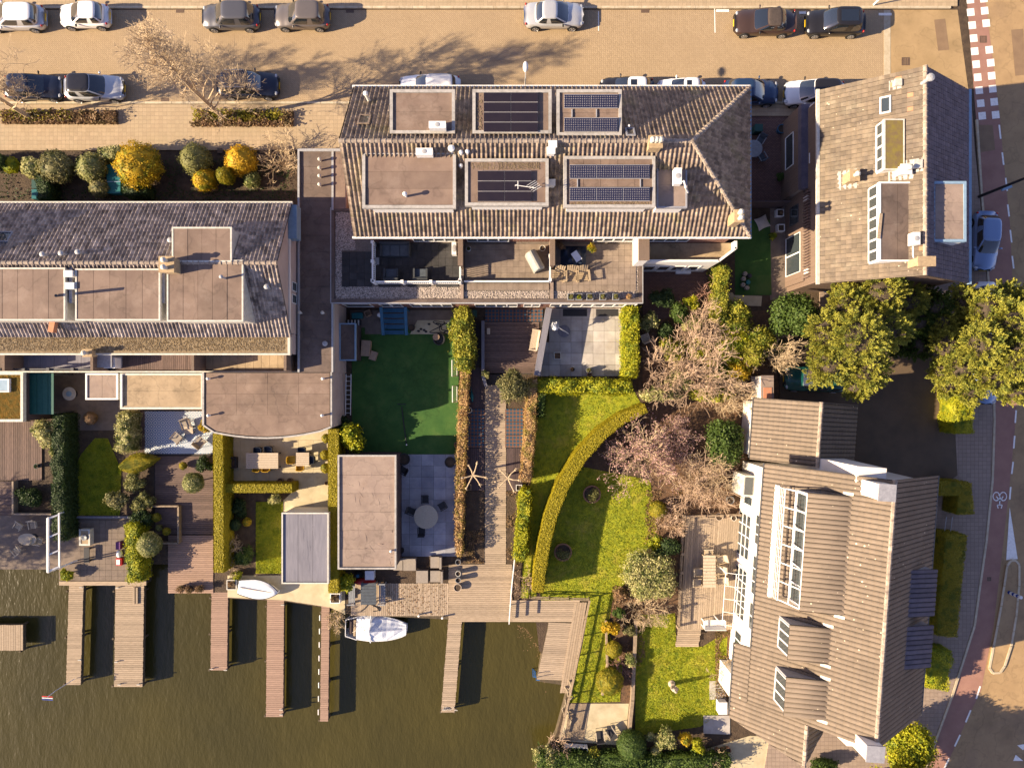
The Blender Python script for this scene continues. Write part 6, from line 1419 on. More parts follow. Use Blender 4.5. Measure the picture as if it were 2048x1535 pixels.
# leaf shaped clipped hedge
g_ = Crown(55); p = P(278, 925, 1.0); t = thing('clipped_shrub', 'leaf shaped clipped dark hedge beside the left lawn', 'shrub', (p.x, p.y, 0))
pp = [P(244 + 66 * f, 925 + 0 * f, 1.0) for f in np.linspace(0, 1, 12)]; q = g_.g
for f in np.linspace(.05, .97, 30):
    w = .72 * math.sin(math.pi * f ** .8) ** .8; c = P(244 + 66 * f, 932 - 14 * f, .9); g_.blob((c.x, c.y, .75), (.22, w + .06, .75), 130, .075, .6, .45, .06, -.6, .94)
g_.done('crown', 'leaf_hedge', t); stem(t, p.x, p.y, .5)
for (lab, u, v, r, m, h, kw) in [
 ('pale large leaved shrub spilling over the left plank deck', 92, 866, 29, 'leaf_pale', 2.0, {}), ('small pale shrub under the big pale one on the left hedge', 114, 905, 16, 'leaf_pale', 1.6, {}),
 ('grey green shrub right of the left lawn, upper', 272, 962, 24, 'leaf_olive', 1.2, {}), ('feathery olive shrub overhanging the left lawn', 234, 1000, 26, 'leaf_grey', 1.5, {}), ('dark green shrub beside the raised bed', 282, 1040, 24, 'leaf_dark', 1.2, {}), ('dark shrub below the olive one beside the hedge', 285, 1000, 24, 'leaf_olive', 1.1, {}),
 ('lime shrub on the quay corner by the second jetty', 132, 1148, 15, 'leaf_lime', 1.0, {}), ('bamboo like lime plant beside the turf', 706, 872, 30, 'leaf_lime', 2.4, dict(size=.22, lobes=9)), ('dark green climber in the corner of the side passage', 682, 850, 22, 'leaf_dark', 1.6, {}),
 ('lime plant at the lower end of the long golden hedge', 690, 1160, 24, 'leaf_lime', 1.8, dict(size=.2)), ('silvery olive tree at the top of the boardwalk', 1022, 775, 37, 'leaf_grey', 3.0, dict(lobes=14, size=.13, dens=420, core=.5)), ('small pale shrub at the end of the low retaining wall', 972, 748, 9, 'leaf_pale', 1.0, {}),
 ('dark rhododendron under the white bay', 1322, 598, 27, 'leaf_dark', 1.8, {}), ('dark bush with yellow tips below the white bay', 1358, 622, 24, 'leaf_green', 1.8, {}), ('bright lime bush right of the dark one below the bay', 1383, 607, 17, 'leaf_lime', 1.6, {}), ('white flowering bush by the lime hedge', 1300, 640, 22, 'leaf_variegated', 1.4, {}), ('variegated shrub below the bright lime bush', 1378, 652, 14, 'leaf_pale', 1.2, {}), ('dark shrub in the shady bed left of the thicket', 1330, 665, 22, 'leaf_dark', 1.0, {}),
 ('green shrub at the top of the thicket near the garden path', 1470, 640, 38, 'leaf_ivy', 2.6, dict(lobes=10)), ('lime green shrub in the thicket centre', 1468, 690, 40, 'leaf_lime', 2.6, dict(lobes=10)), ('yellow green shrub at the right of the thicket', 1510, 690, 40, 'leaf_ivy', 2.8, dict(lobes=10)), ('pale leaved shrub along the lower edge of the thicket', 1320, 786, 45, 'leaf_pale', 1.7, dict(rv=18, lobes=12)), ('lime shrub along the lower right of the thicket', 1420, 790, 45, 'leaf_ivy', 1.7, dict(rv=18, lobes=12)), ('golden shrub at the right end of the thicket', 1470, 740, 34, 'leaf_yellow', 2.0, dict(lobes=8)),
 ('glossy dark rhododendron beside the garage roof', 1448, 882, 46, 'leaf_green', 2.6, dict(lobes=14, size=.2)), ('broad dark evergreen left of the big conifer', 1588, 632, 52, 'leaf_green', 4.5, dict(lobes=16, size=.2, dens=220)), ('grey leaved bush beside the plank deck of the villa', 1298, 1150, 52, 'leaf_pale', 2.4, dict(lobes=16, size=.14, dens=380, core=.6)), ('dark evergreen shrub above the grey leaved bush', 1335, 1098, 32, 'leaf_dark', 1.6, {}), ('green shrub at the left of the dark evergreen', 1308, 1088, 20, 'leaf_lime', 1.2, {}),
 ('brown withered shrub left of the grey leaved bush', 1240, 1196, 24, 'leaf_dry', 1.0, {}), ('yellow green irregular shrub at the top of the shrub strip', 1220, 1256, 20, 'leaf_yellow', 1.3, {}), ('small green shrub above the yellow irregular one', 1238, 1226, 13, 'leaf_green', .9, {}), ('variegated shrub next to the wall in the shrub strip', 1257, 1320, 15, 'leaf_pale', 1.0, {}), ('grey shrub in the strip beside the long wall', 1258, 1258, 14, 'leaf_grey', .9, {}),
 ('grey green tall shrub near the bottom edge of the lower lawn', 1332, 1474, 28, 'leaf_variegated', 1.8, {}), ('yellow cone shaped shrub at the bottom of the lower lawn', 1366, 1480, 18, 'leaf_yellow', 1.9, {}), ('green shrub to the right of the yellow cone shaped one', 1396, 1492, 18, 'leaf_lime', 1.3, {}), ('pale shrub left of the glossy green dome', 1300, 1470, 12, 'leaf_pale', 1.0, {}), ('olive shrub on the bank at the bottom of the lake shore', 1092, 1514, 26, 'leaf_pale', 1.4, {}), ('green shrub behind the lower terrace planter', 1190, 1512, 22, 'leaf_ivy', 1.1, {}),
 ('tall yellow green shrub at the bottom of the villa', 1822, 1502, 52, 'leaf_lime', 4.2, dict(lobes=16, size=.18, dens=260)), ('large leafy tree at the bottom edge below the villa', 1815, 1625, 100, 'leaf_lime', 9.0, dict(lobes=18, size=.22, dens=160)), ('dark shrub row behind the villa at the bottom edge', 1640, 1530, 40, 'leaf_green', 1.2, dict(rv=16, lobes=12)),
 ('flowering green shrub in the bed by the small lawn', 482, 1110, 24, 'leaf_green', 1.0, {}), ('variegated plants at the end of the short golden hedge', 548, 996, 14, 'leaf_pale', .7, {}), ('low dark shrub at the top of the bed by the small lawn', 478, 1012, 22, 'leaf_dark', .6, {}), ('dark shrub in the planter of the brown deck', 408, 928, 20, 'leaf_dark', .7, {}), ('raised bed of dark foliage at the left garden', 62, 992, 34, 'leaf_dark', .9, dict(rv=24)),
 ('green plant in the yard between the houses', 1560, 355, 9, 'leaf_green', .9, {}), ('bright green plant beside the cushion', 1545, 473, 8, 'leaf_lime', .8, {}), ('small tree of fresh green leaves at the foot of the ivy hedge', 908, 650, 14, 'leaf_green', 1.6, {}), ('pale plant at the left of the yellow chairs hedge', 410, 853, 14, 'leaf_yellow', 1.4, {}), ('grassy plant near the bare shrub in the planting bed', 472, 1150, 12, 'leaf_lime', .6, {})]:
    shrub(lab, u, v, r, m, h, **kw)
for i, (u, v, r) in enumerate(((1345, 700, 30), (1400, 700, 30), (1360, 760, 34), (1430, 740, 34), (1395, 650, 24), (1545, 690, 26))): shrub(['green undergrowth shrub at the left of the thicket', 'green undergrowth shrub in the middle of the thicket', 'pale undergrowth shrub at the lower left of the thicket', 'ivy green undergrowth shrub at the lower right of the thicket', 'olive undergrowth shrub at the top of the thicket', 'olive shrub between the thicket and the big conifer'][i], u, v, r, ['leaf_ivy', 'leaf_lime', 'leaf_pale', 'leaf_ivy', 'leaf_olive', 'leaf_olive'][i], 1.7, 9)
bedplants('low brown and green ground cover in the left street bed', [(8, 224, 238, 250)], 7500, 'leaf_dry', .16, .5)
bedplants('low green ground cover mixed into the left street bed', [(12, 224, 150, 246)], 1300, 'leaf_hedge', .16, .6)
bedplants('low brown ground cover in the second street bed', [(386, 225, 588, 255)], 6500, 'leaf_dry', .16, .5)
bedplants('low green ground cover mixed into the second street bed', [(390, 222, 570, 246)], 1700, 'leaf_hedge', .16, .6)
bedplants('fallen leaves and litter under the bare shrubs', [(1290, 640, 1540, 800), (1290, 980, 1370, 1090), (1225, 1170, 1290, 1330), (1430, 1250, 1465, 1400)], 2600, 'leaf_dry', .12, .08)
bedplants('dark ground cover between the front garden shrubs', [(0, 320, 590, 400)], 3500, 'leaf_dark', .14, .2)
bedplants('dead plants in the boardwalk beds', [(932, 1060, 968, 1125), (1012, 982, 1040, 1130)], 900, 'leaf_dry', .12, .2)
for px in ([(16, 226), (120, 225), (228, 228), (222, 247), (110, 250), (18, 245)], [(394, 227), (480, 225), (578, 229), (574, 250), (470, 253), (396, 248)]): flat('planting_bed', 'mulch', px, .104)
BZ = [.010, .013, .016, .019]
for px in ([(1285, 640), (1540, 620), (1560, 800), (1480, 830), (1290, 830), (1285, 760)], [(1290, 830), (1500, 800), (1490, 1030), (1372, 1030), (1362, 1230), (1270, 1225), (1225, 1200), (1290, 1110), (1320, 1060), (1300, 960)], [(1212, 1198), (1272, 1220), (1262, 1410), (1240, 1402), (1248, 1330)], [(1440, 1262), (1468, 1255), (1460, 1440), (1440, 1430)]): flat('planting_bed', 'mulch', px, BZ.pop())
# ---------------- conifers ----------------
conifer('big yellow green conifer in front of the corner house', [(1700, 620, 6, 52), (1765, 585, 6.5, 50), (1815, 600, 5, 42), (1655, 665, 6.5, 50), (1720, 675, 8, 58), (1660, 725, 6, 48), (1735, 735, 6, 50), (1775, 655, 7, 50), (1635, 745, 4.2, 34), (1712, 768, 3.6, 36), (1730, 555, 4.5, 34), (1690, 590, 4.5, 36), (1800, 640, 4, 40)], 9, 'leaf_conifer', (1680, 685), 21)
conifer('big yellow green conifer overhanging the side road', [(1975, 620, 5.5, 46), (2025, 650, 6.5, 52), (1965, 690, 7, 50), (2035, 715, 7, 52), (1925, 735, 5.5, 42), (1985, 755, 6, 44), (1885, 740, 4, 34), (2010, 595, 4.5, 38), (2060, 610, 5, 45), (2030, 780, 4.5, 36), (1930, 655, 4.2, 36), (1940, 785, 3.6, 30), (1893, 690, 4.8, 42), (1878, 645, 4.4, 36), (1895, 770, 3.2, 30), (1925, 600, 4.2, 36)], 9, 'leaf_conifer', (1890, 700), 22)
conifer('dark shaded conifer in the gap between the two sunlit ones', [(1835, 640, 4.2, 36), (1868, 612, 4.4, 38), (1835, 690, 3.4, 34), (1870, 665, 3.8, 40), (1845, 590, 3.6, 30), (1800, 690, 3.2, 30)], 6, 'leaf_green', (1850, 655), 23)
# ---------------- leafless trees and shrubs ----------------
b0 = P(452, 240, 0); b1 = P(66, 239, 0)
bare('large leafless street tree standing between two parked cars', (452, 240), 17, 1.75, .055, 4, 'twig_tan', 5, .85, name='bare_tree', cat='tree', trunk=[((b0.x, b0.y, -.1), (b0.x + .2, b0.y + .1, 10.5), .17, .04)], twig=.012, nb=(2, 4))
bare('leafless street tree leaning out of the left edge of the picture', (66, 239), 15, 1.75, .055, 4, 'twig_tan', 8, .85, name='bare_tree', cat='tree', trunk=[((b1.x, b1.y, -.1), (b1.x + .1, b1.y, 10.0), .16, .04)], twig=.012, nb=(2, 4))
bare('leafless tree standing beyond the left edge of the waterside terrace', (-275, 1122), 16, 2.2, .07, 4, 'twig_tan', 61, .6, name='bare_tree', cat='tree', trunk=[((P(-275, 1122).x, P(-275, 1122).y, -.1), (P(-275, 1122).x + .2, P(-275, 1122).y, 5.5), .2, .08)], twig=.02, nb=(2, 4))
BS = 'leafless shrubs in the gardens'
bare('tan leafless shrub at the corner of the link building', (572, 326), 12, 1.25, .035, 3, 'twig_tan', 31, .75, twig=.013, group=BS)
bare('pink tinged large leafless shrub above the curved hedge, left one', (1335, 745), 15, 1.7, .04, 3, 'twig_pink', 32, .65, nb=(2, 4), twig=.015, group=BS)
bare('pink tinged tall leafless tree in the middle of the thicket', (1392, 735), 17, 2.1, .05, 3, 'twig_pink', 33, .75, nb=(2, 4), twig=.016, group=BS)
bare('leafless shrub at the top of the thicket near the path', (1402, 660), 13, 1.5, .04, 3, 'twig_pink', 34, .7, twig=.013, group=BS)
bare('red stemmed leafless shrub against the ivy wall', (1412, 592), 12, 1.2, .032, 2, 'twig_red', 35, .55, twig=.014, group=BS)
bare('tan leafless shrub at the right of the thicket beside the conifer', (1530, 705), 14, 1.6, .04, 3, 'twig_tan', 36, .7, twig=.013, group=BS)
bare('leafless shrub hanging over the shady fence line of the thicket', (1450, 775), 14, 1.6, .04, 3, 'twig_tan', 37, .6, nb=(2, 4), twig=.014, group=BS)
bare('pink blossoming magnolia over the curved hedge', (1285, 905), 13, 1.75, .055, 3, 'twig_tan', 38, .55, name='magnolia', cat='tree', tips='leaf_pink', twig=.014, ntip=3, size=.12)
bare('smaller pink blossoming magnolia right of the first', (1352, 880), 9, 1.2, .04, 3, 'twig_pink', 39, .6, name='magnolia', cat='tree', tips='leaf_pink', twig=.013, ntip=3, size=.11)
bare('wide tan leafless shrub in front of the villa deck', (1398, 965), 16, 1.55, .045, 3, 'twig_pink', 40, .45, twig=.013, group=BS)
bare('fallen looking pale leafless tree beside the villa wall', (1420, 930), 9, 1.7, .06, 3, 'twig_tan', 41, .5, twig=.013, group=BS)
bare('leafless shrub at the upper left corner of the villa deck', (1345, 1040), 12, .95, .03, 3, 'twig_pink', 42, .5, twig=.012, group=BS)
bare('thin leafless shrub below the grey leaved bush', (1288, 1212), 13, 1.15, .03, 3, 'twig_tan', 43, .5, twig=.012, group=BS)
bare('purple twigged shrub among the clipped balls', (1242, 1330), 10, .65, .025, 2, 'twig_red', 44, .5, twig=.012, group=BS)
bare('dry climbing stems against the villa wall', (1463, 1330), 12, 1.1, .03, 3, 'twig_tan', 45, .6, twig=.012, group=BS)
bare('dry stems on the bank at the bottom of the lake', (1112, 1490), 10, .8, .028, 2, 'twig_pink', 46, .5, twig=.013, group=BS)
bare('pale leafless shrub at the bottom edge near the villa', (1430, 1512), 11, .85, .028, 2, 'twig_tan', 47, .5, twig=.013, group=BS)
bare('dry twiggy shrub at the lower end of the lime hedge', (1048, 1165), 11, .75, .025, 2, 'twig_pink', 48, .5, twig=.012, group=BS)
bare('whitish leafless shrub beside the small lawn', (468, 1085), 11, .75, .025, 2, 'twig_tan', 49, .5, twig=.014, group=BS)
bare('second whitish leafless shrub lower in the same bed', (464, 1130), 9, .6, .025, 2, 'twig_tan', 50, .5, twig=.013, group=BS)
bare('dry reed clump at the bow of the covered boat', (672, 1236), 14, .6, .03, 2, 'twig_tan', 51, .35, twig=.012, group=BS)
# pollarded plane trees
def pollard(label, u, v, seed):
    q = random.Random(seed); p = P(u, v, 2.2); t = thing('pollard_tree', label, 'tree', (p.x, p.y, 0), 'pollarded trees by the boardwalk'); tr = P(u, v, 0)
    MB().tube([(p.x, p.y, 0), (p.x, p.y, 2.2)], [.09, .07], 8).build('trunk', 'bark_grey', t)
    for i in range(6):
        a = 2 * math.pi * i / 6 + q.uniform(-.3, .3); l = q.uniform(.75, 1.05); m_ = Vector((p.x, p.y, 2.15)); d = Vector((math.cos(a), math.sin(a), .12)); e = m_ + d * l
        b = MB(); b.tube([m_, m_ + d * l * .5 + Vector((q.uniform(-.06, .06), q.uniform(-.06, .06), .05)), e], [.055, .042, .04], 6); b.ell(e, (.085, .085, .085), 7, 5)
        for k in range(4): b.tube([e, e + Vector((math.cos(a + q.uniform(-1, 1)), math.sin(a + q.uniform(-1, 1)), .5)) * .16], .014, 4)
        b.build('limb', 'twig_tan', t)
pollard('pollarded tree with knobbly arms on the left of the boardwalk', 946, 950, 3); pollard('pollarded tree with knobbly arms on the right of the boardwalk', 1016, 956, 4)
# ---------------- garden buildings ----------------
sh = thing('flat_roofed_shed', 'long garden shed with a wrinkled brown felt roof beside the shaded patio', 'shed', P(735, 1022, 0))
rf = flatroof(sh, RECT(676, 909, 793, 1137, 2.7), 0, 2.7, .12, .12, ('y', 1.3), 'felt_pale', 'wood_dark', 'trim_grey', over=.04, wz=1)
vent(sh, P(783, 1100, 2.7), .2, .05, 'white_paint', .09)
# folds of the loose felt
q = MB(); g_ = random.Random(4); X0, Y0, X1, Y1 = RECT(694, 925, 785, 1130, 2.7)
for i in range(36):
    x, y = g_.uniform(X0, X1), g_.uniform(Y0, Y1); a = g_.choice([0, 1.57, g_.uniform(0, 3)]); l = g_.uniform(.3, 1.0)
    pts = [(min(X1, max(X0, x + math.cos(a) * l * (f - .5) + g_.uniform(-.05, .05))), min(Y1, max(Y0, y + math.sin(a) * l * (f - .5) + g_.uniform(-.05, .05))), 2.702) for f in np.linspace(0, 1, 5)]; q.tube(pts, [.005, .022, .026, .02, .005], 5)
q.build('felt_folds', 'felt_pale', rf, kind='stuff', smooth=True)
s2 = thing('flat_roofed_shed', 'grey roofed garden shed on the quay with a white edge', 'shed', P(612, 1095, 0))
rf = flatroof(s2, RECT(564, 1024, 658, 1166, 2.5), 0, 2.5, .09, .10, ('x', 1.0), 'felt_grey', 'render_white', 'offwhite_trim', over=.04, wz=1)
q = MB(); X0, Y0, X1, Y1 = RECT(575, 1036, 650, 1158, 2.5)
for i in range(34):
    x, y = g_.uniform(X0, X1), g_.uniform(Y0 + .3, Y1 - .3); l = g_.uniform(.6, 1.6)
    q.tube([(min(X1, max(X0, x + g_.uniform(-.06, .06))), min(Y1, max(Y0, y + l * (f - .5))), 2.503) for f in np.linspace(0, 1, 6)], [.003, .007, .009, .009, .007, .003], 5)
q.build('felt_folds', 'felt_grey', rf, kind='stuff', smooth=True)
s3 = thing('lean_to_shed', 'small dark flat roofed lean-to against the sandy passage wall', 'shed', P(696, 683, 0))
flatroof(s3, RECT(679, 646, 712, 721, 2.0), 0, 2.0, .09, .07, ('y', 3), 'felt_dark', 'wood_dark', 'pale_blue_trim', over=.03, wz=1)
# blue stairs
st = thing('garden_stairs', 'blue painted wooden garden stairs down to the green turf', 'stairs', P(786, 642, 0))
for k in range(5):
    z = .95 - .19 * k; v0 = 616 + 11 * k; a = P(765, v0 + 8.5, z); b_ = P(808, v0, z); MB().box(a.x, a.y, z - .06, b_.x, b_.y, z).build('tread', 'blue_paint', st)
for u in (762, 811):
    q = MB(); q.hexa([P(u - 3, 614, 1.75), P(u + 3, 614, 1.75), P(u + 3 + (2 if u > 800 else 5), 670, .8), P(u - 3 + (2 if u > 800 else 5), 670, .8)][::-1], [p + Vector((0, 0, .10)) for p in (P(u - 3, 614, 1.75), P(u + 3, 614, 1.75), P(u + 3 + (2 if u > 800 else 5), 670, .8), P(u - 3 + (2 if u > 800 else 5), 670, .8))][::-1])
    for v, z in ((617, 1.74), (666, .85)): p = P(u + (0 if v < 640 else 4), v, z); q.cbox(p.x, p.y, 0, z, .09, .09)
    q.build('handrail', 'blue_paint', st)
# pergola frame
pg = thing('white_frame', 'open white timber frame standing at the water edge', 'frame', P(105, 1088, 0))
A4 = [P(96, 1035, 2.2), P(96, 1144, 2.2)]; B4 = [P(118, 1026, 2.0), P(119, 1134, 2.0)]
def beam(par, a, b_, w, nm, m='white_paint'): MB().tube([a, b_], w, 4).build(nm, m, par)
beam(pg, A4[0], A4[1], .10, 'beam'); beam(pg, B4[0], B4[1], .07, 'beam')
for f in (0.02, .36, .68, .98): beam(pg, A4[0].lerp(A4[1], f), B4[0].lerp(B4[1], f), .07, 'crossbar')
for p in A4 + B4: beam(pg, Vector((p.x, p.y, 0)), p, .06, 'post')
# ---------------- furniture ----------------
mat('rattan_dark', (.05, .055, .06), (.035, .04, .045), 12, bump=.004); mat('cushion_slate', (.07, .085, .10), (.05, .06, .075), 5)
mat('rattan_brown', (.17, .125, .095), (.12, .09, .07), 12, bump=.005); mat('cushion_taupe', (.26, .225, .185), (.22, .19, .16), 5, bump=.003)
mat('shell_yellow', (.55, .33, .015), None, rough=.45); mat('shell_navy', (.018, .026, .045), None, rough=.45); mat('teak', A(196, 160, 112), A(170, 136, 94), 4, bump=.003, stretch=(1, 8, 1)); mat('teak_light', A(214, 182, 140), A(196, 162, 120), 4, bump=.003, stretch=(8, 1, 1))
mat('weathered_wood', (.42, .36, .27), (.32, .27, .20), 5, bump=.004, stretch=(1, 6, 1)); mat('charcoal', (.03, .03, .033), None, rough=.7); mat('terracotta', (.30, .15, .085), (.24, .12, .07), 6); mat('zinc', (.24, .25, .26), (.18, .19, .2), 6, rough=.55)
mat('tarp_blue', (.018, .03, .055), (.03, .045, .075), 3, rough=.4, bump=.02, bscale=6); mat('tarp_grey', (.30, .30, .27), (.25, .25, .23), 3, rough=.6, bump=.01, bscale=8); mat('cardboard', A(190, 146, 104), A(170, 130, 92), 5); mat('plastic_teal', (.012, .12, .13), None, rough=.5); mat('bin_green', (.015, .06, .05), None, rough=.6); mat('plastic_blue', (.01, .10, .30), None, rough=.4)
mat('canvas_white', (.66, .68, .70), (.54, .57, .62), 2.2, rough=.6, bump=.012, bscale=6); mat('gelcoat', (.74, .74, .72), None, rough=.25, coat=.4); mat('stone_pale', (.44, .36, .29), (.33, .27, .21), 9, bump=.01); mat('fabric_cream', (.46, .42, .36), (.38, .34, .29), 4); mat('fabric_pouf', (.30, .255, .20), (.22, .19, .15), 8); mat('purple', (.10, .02, .12), None, rough=.5); mat('flag_red', (.40, .02, .025), None); mat('flag_blue', (.015, .04, .22), None); mat('kayak_red', (.30, .015, .012), None, rough=.3)
def make_chair(name, label, fm, sm, w=.52, d=.52, seat=.44, back=.85, arms=True, group=None, slats=0, shell=False):
    t = thing(name, label, 'chair', (0, 0, 0), group)
    if shell:
        b = MB(); b.box(-w / 2, -d / 2, seat - .03, w / 2, d / 2, seat); b.build('seat', sm, t)
        b = MB(); pr = [(-w / 2, d * .25), (-w / 2, -d * .35), (-w * .3, -d / 2), (w * .3, -d / 2), (w / 2, -d * .35), (w / 2, d * .25)]
        for (x0, y0), (x1, y1) in zip(pr, pr[1:]):
            dd = Vector((x1 - x0, y1 - y0, 0)); ex = dd.normalized(); n = Vector((-ex.y, ex.x, 0)); b.wbox((x0, y0, 0), ex, n, -.01, dd.length + .01, seat, back if y0 < d * .2 and y1 < d * .2 else seat + .24, -.025, .0)
        b.build('backrest', sm, t)
    else:
        if slats:
            for k in range(slats): h = d / slats; MB().box(-w / 2, -d / 2 + k * h, seat - .03, w / 2, -d / 2 + (k + .8) * h, seat).build('slat', sm, t)
        else: b = MB(); b.box(-w / 2 + .03, -d / 2 + .03, seat - .05, w / 2 - .03, d / 2, seat); b.build('seat', sm, t)
        b = MB(); b.hexa([(-w / 2, -d / 2 - .03, seat), (w / 2, -d / 2 - .03, seat), (w / 2, -d / 2 + .03, seat), (-w / 2, -d / 2 + .03, seat)], [(-w / 2, -d / 2 - .16, back), (w / 2, -d / 2 - .16, back), (w / 2, -d / 2 - .10, back), (-w / 2, -d / 2 - .10, back)]); b.build('backrest', sm if not slats else fm, t)
        if arms:
            for s_ in (1, -1): b = MB(); b.box(s_ * w / 2 - .03, -d / 2 - .06, seat + .18, s_ * w / 2 + .03, d / 2, seat + .22); b.box(s_ * w / 2 - .02, d / 2 - .06, seat, s_ * w / 2 + .02, d / 2 - .02, seat + .18); b.build('armrest', fm, t)
    for x in (-1, 1):
        for y in (-1, 1): MB().tube([(x * (w / 2 - .04), y * (d / 2 - .04), 0), (x * (w / 2 - .05), y * (d / 2 - .05), seat - .03)], .022, 5).build('leg', fm, t)
    return t
def place(proto, u, v, rz, z=0.0, label=None, scale=None):
    p = P(u, v, z + .5)
    loc = (p.x, p.y, z)
    if not proto.get('used'):
        proto['used'] = 1; proto.location = loc; proto.rotation_euler = (0, 0, R(rz))
        if label: proto['label'] = label
        if scale: proto.scale = scale
        return proto
    return dup(proto, loc, R(rz), label, scale)
def table(label, u, v, lx, ly, h, m, z=0.0, rz=0.0, slats=0, leg='charcoal', name='garden_table', group=None, round_=False):
    p = P(u, v, z + h); t = thing(name, label, 'table', (p.x, p.y, z), group); t.rotation_euler = (0, 0, 0); off = t.location
    c, s_ = math.cos(R(rz)), math.sin(R(rz))
    if round_:
        MB().lathe([(.001, h - .05), (lx / 2 - .02, h - .05), (lx / 2, h - .03), (lx / 2, h - .005), (lx / 2 - .02, h), (0, h)], 28, p.xy.to_3d() + Vector((0, 0, z)), 1, ly / lx).build('table_top', m, t)
        MB().lathe([(.28, 0), (.28, .03), (.06, .08), (.06, h - .06), (.2, h - .05), (0, h - .05)], 14, (p.x, p.y, z)).build('pedestal', leg, t)
    else:
        if slats:
            for k in range(slats):
                w = ly / slats; o = (k + .5) * w - ly / 2; MB().cbox(p.x - s_ * o, p.y + c * o, z + h - .035, z + h, lx, w * .86, R(rz)).build('slat', m, t)
            MB().cbox(p.x, p.y, z + h - .08, z + h - .036, lx * .9, ly * .8, R(rz)).build('frame', leg, t)
        else: MB().cbox(p.x, p.y, z + h - .04, z + h, lx, ly, R(rz)).build('table_top', m, t)
        for a in (-1, 1):
            for b_ in (-1, 1):
                x, y = a * (lx / 2 - .07), b_ * (ly / 2 - .07); MB().cbox(p.x + x * c - y * s_, p.y + x * s_ + y * c, z, z + h - .05, .07, .07, R(rz)).build('leg', leg, t)
    return t
# dining furniture on the concrete patio
table('long bleached slatted dining table with yellow chairs along one side', 524, 921, 2.35, 1.15, .74, 'teak_light', .045, 0, 9)
table('smaller bleached square table between yellow and navy chairs', 605, 918, .95, .98, .74, 'teak_light', .045, 0, 7)
cy = make_chair('shell_chair', 'yellow', 'charcoal', 'shell_yellow', shell=True, group='shell chairs around the patio tables')
cn = make_chair('shell_chair', 'navy', 'charcoal', 'shell_navy', shell=True, group='shell chairs around the patio tables')
for u, v, r, l in ((514, 935, 0, 'yellow shell chair at the lower side of the long table, left of two'), (533, 935, 0, 'yellow shell chair at the lower side of the long table, right of two'), (583, 919, -90, 'yellow shell chair at the left side of the square table'), (601, 933, 0, 'yellow shell chair at the lower side of the square table')): place(cy, u, v, r, .045, l)
for u, v, r, l in ((516, 901, 180, 'navy shell chair at the upper side of the long table, left of two'), (537, 899, 180, 'navy shell chair at the upper side of the long table, right of two'), (604, 901, 180, 'navy shell chair at the upper side of the square table'), (623, 919, 90, 'navy shell chair at the right side of the square table')): place(cn, u, v, r, .045, l)
def flip(t): t.rotation_euler.z += math.pi
# lounge chairs on the blue tiles
cb = make_chair('rattan_armchair', 'rattan', 'rattan_brown', 'cushion_taupe', .66, .62, .38, .72, group='rattan armchairs on the blue tiles')
for u, v, r, l in ((372, 849, 200, 'brown rattan armchair nearest the flat roof on the blue tiles'), (352, 877, 140, 'brown rattan armchair at the left on the blue tiles'), (399, 884, -40, 'pale framed rattan armchair at the lower right of the blue tiles')): place(cb, u, v, r, .05, l)
table('low pale square coffee table on the blue patterned tiles', 377, 860, .62, .55, .4, 'teak_light', .05, 5)
# round patio table
table('large round weathered wooden table on the shaded blue stone patio', 852, 1033, 1.75, 1.75, .74, 'weathered_wood', .05, round_=True)
cd_ = make_chair('patio_chair', 'dark', 'charcoal', 'charcoal', .5, .5, group='dark chairs around the round table')
for u, v, r, l in ((850, 999, 180, 'dark chair at the top of the large round table'), (884, 1012, 120, 'dark chair at the upper right of the large round table'), (823, 1022, -110, 'dark chair at the left of the large round table'), (843, 1061, 0, 'dark chair at the bottom of the large round table'), (806, 940, 60, 'dark chair beside the covered barbecue on the patio')): place(cd_, u, v, r, .05, l)
# sofas on the lower deck
def sofa(label, u, v, lx, ly, rz, m='cushion_taupe', fm='rattan_brown', back=True, seats=1, z=.05, h=.38, group='lounge seats on the waterside deck', bh=.70, name='lounge_sofa', cat='sofa', arm=(0, 0)):
    p = P(u, v, z + .4); t = thing(name, label, cat, (0, 0, 0), group); b = MB(); b.box(-lx / 2, -ly / 2, .04, lx / 2, ly / 2, h - .12); b.build('base', fm, t)
    w = lx / seats
    for k in range(seats): b = MB(); b.box(-lx / 2 + k * w + .015, -ly / 2 + .02, h - .12, -lx / 2 + (k + 1) * w - .015, ly / 2 - (.2 if back else .02), h + .04); b.build('cushion', m, t)
    if back: b = MB(); b.hexa([(-lx / 2, ly / 2 - .2, h - .12), (lx / 2, ly / 2 - .2, h - .12), (lx / 2, ly / 2, h - .12), (-lx / 2, ly / 2, h - .12)], [(-lx / 2, ly / 2 - .14, bh), (lx / 2, ly / 2 - .14, bh), (lx / 2, ly / 2, bh), (-lx / 2, ly / 2, bh)]); b.build('backrest', m if arm == (0, 0) else fm, t)
    for s_, on in ((-1, arm[0]), (1, arm[1])):
        if on: b = MB(); x = s_ * (lx / 2 - .06); b.box(x - .06, -ly / 2, h - .12, x + .06, ly / 2 - .2, h + .2); b.build('armrest', fm, t)
    t.location = (p.x, p.y, z); t.rotation_euler = (0, 0, R(rz)); return t
sofa('taupe lounge seat with its back to the patio, left one', 819, 1128, .95, .95, 0); sofa('taupe lounge seat partly under the shed edge', 796, 1128, .7, .9, 0); sofa('taupe lounge seat at the corner with backs on two sides', 872, 1124, .85, .85, -90, arm=(0, 0)); sofa('taupe lounge seat facing left below the corner seat', 873, 1152, .85, .95, -90)
sofa('low square taupe footstool without a back on the deck', 844, 1153, .9, .95, 0, back=False, name='footstool', cat='footstool')
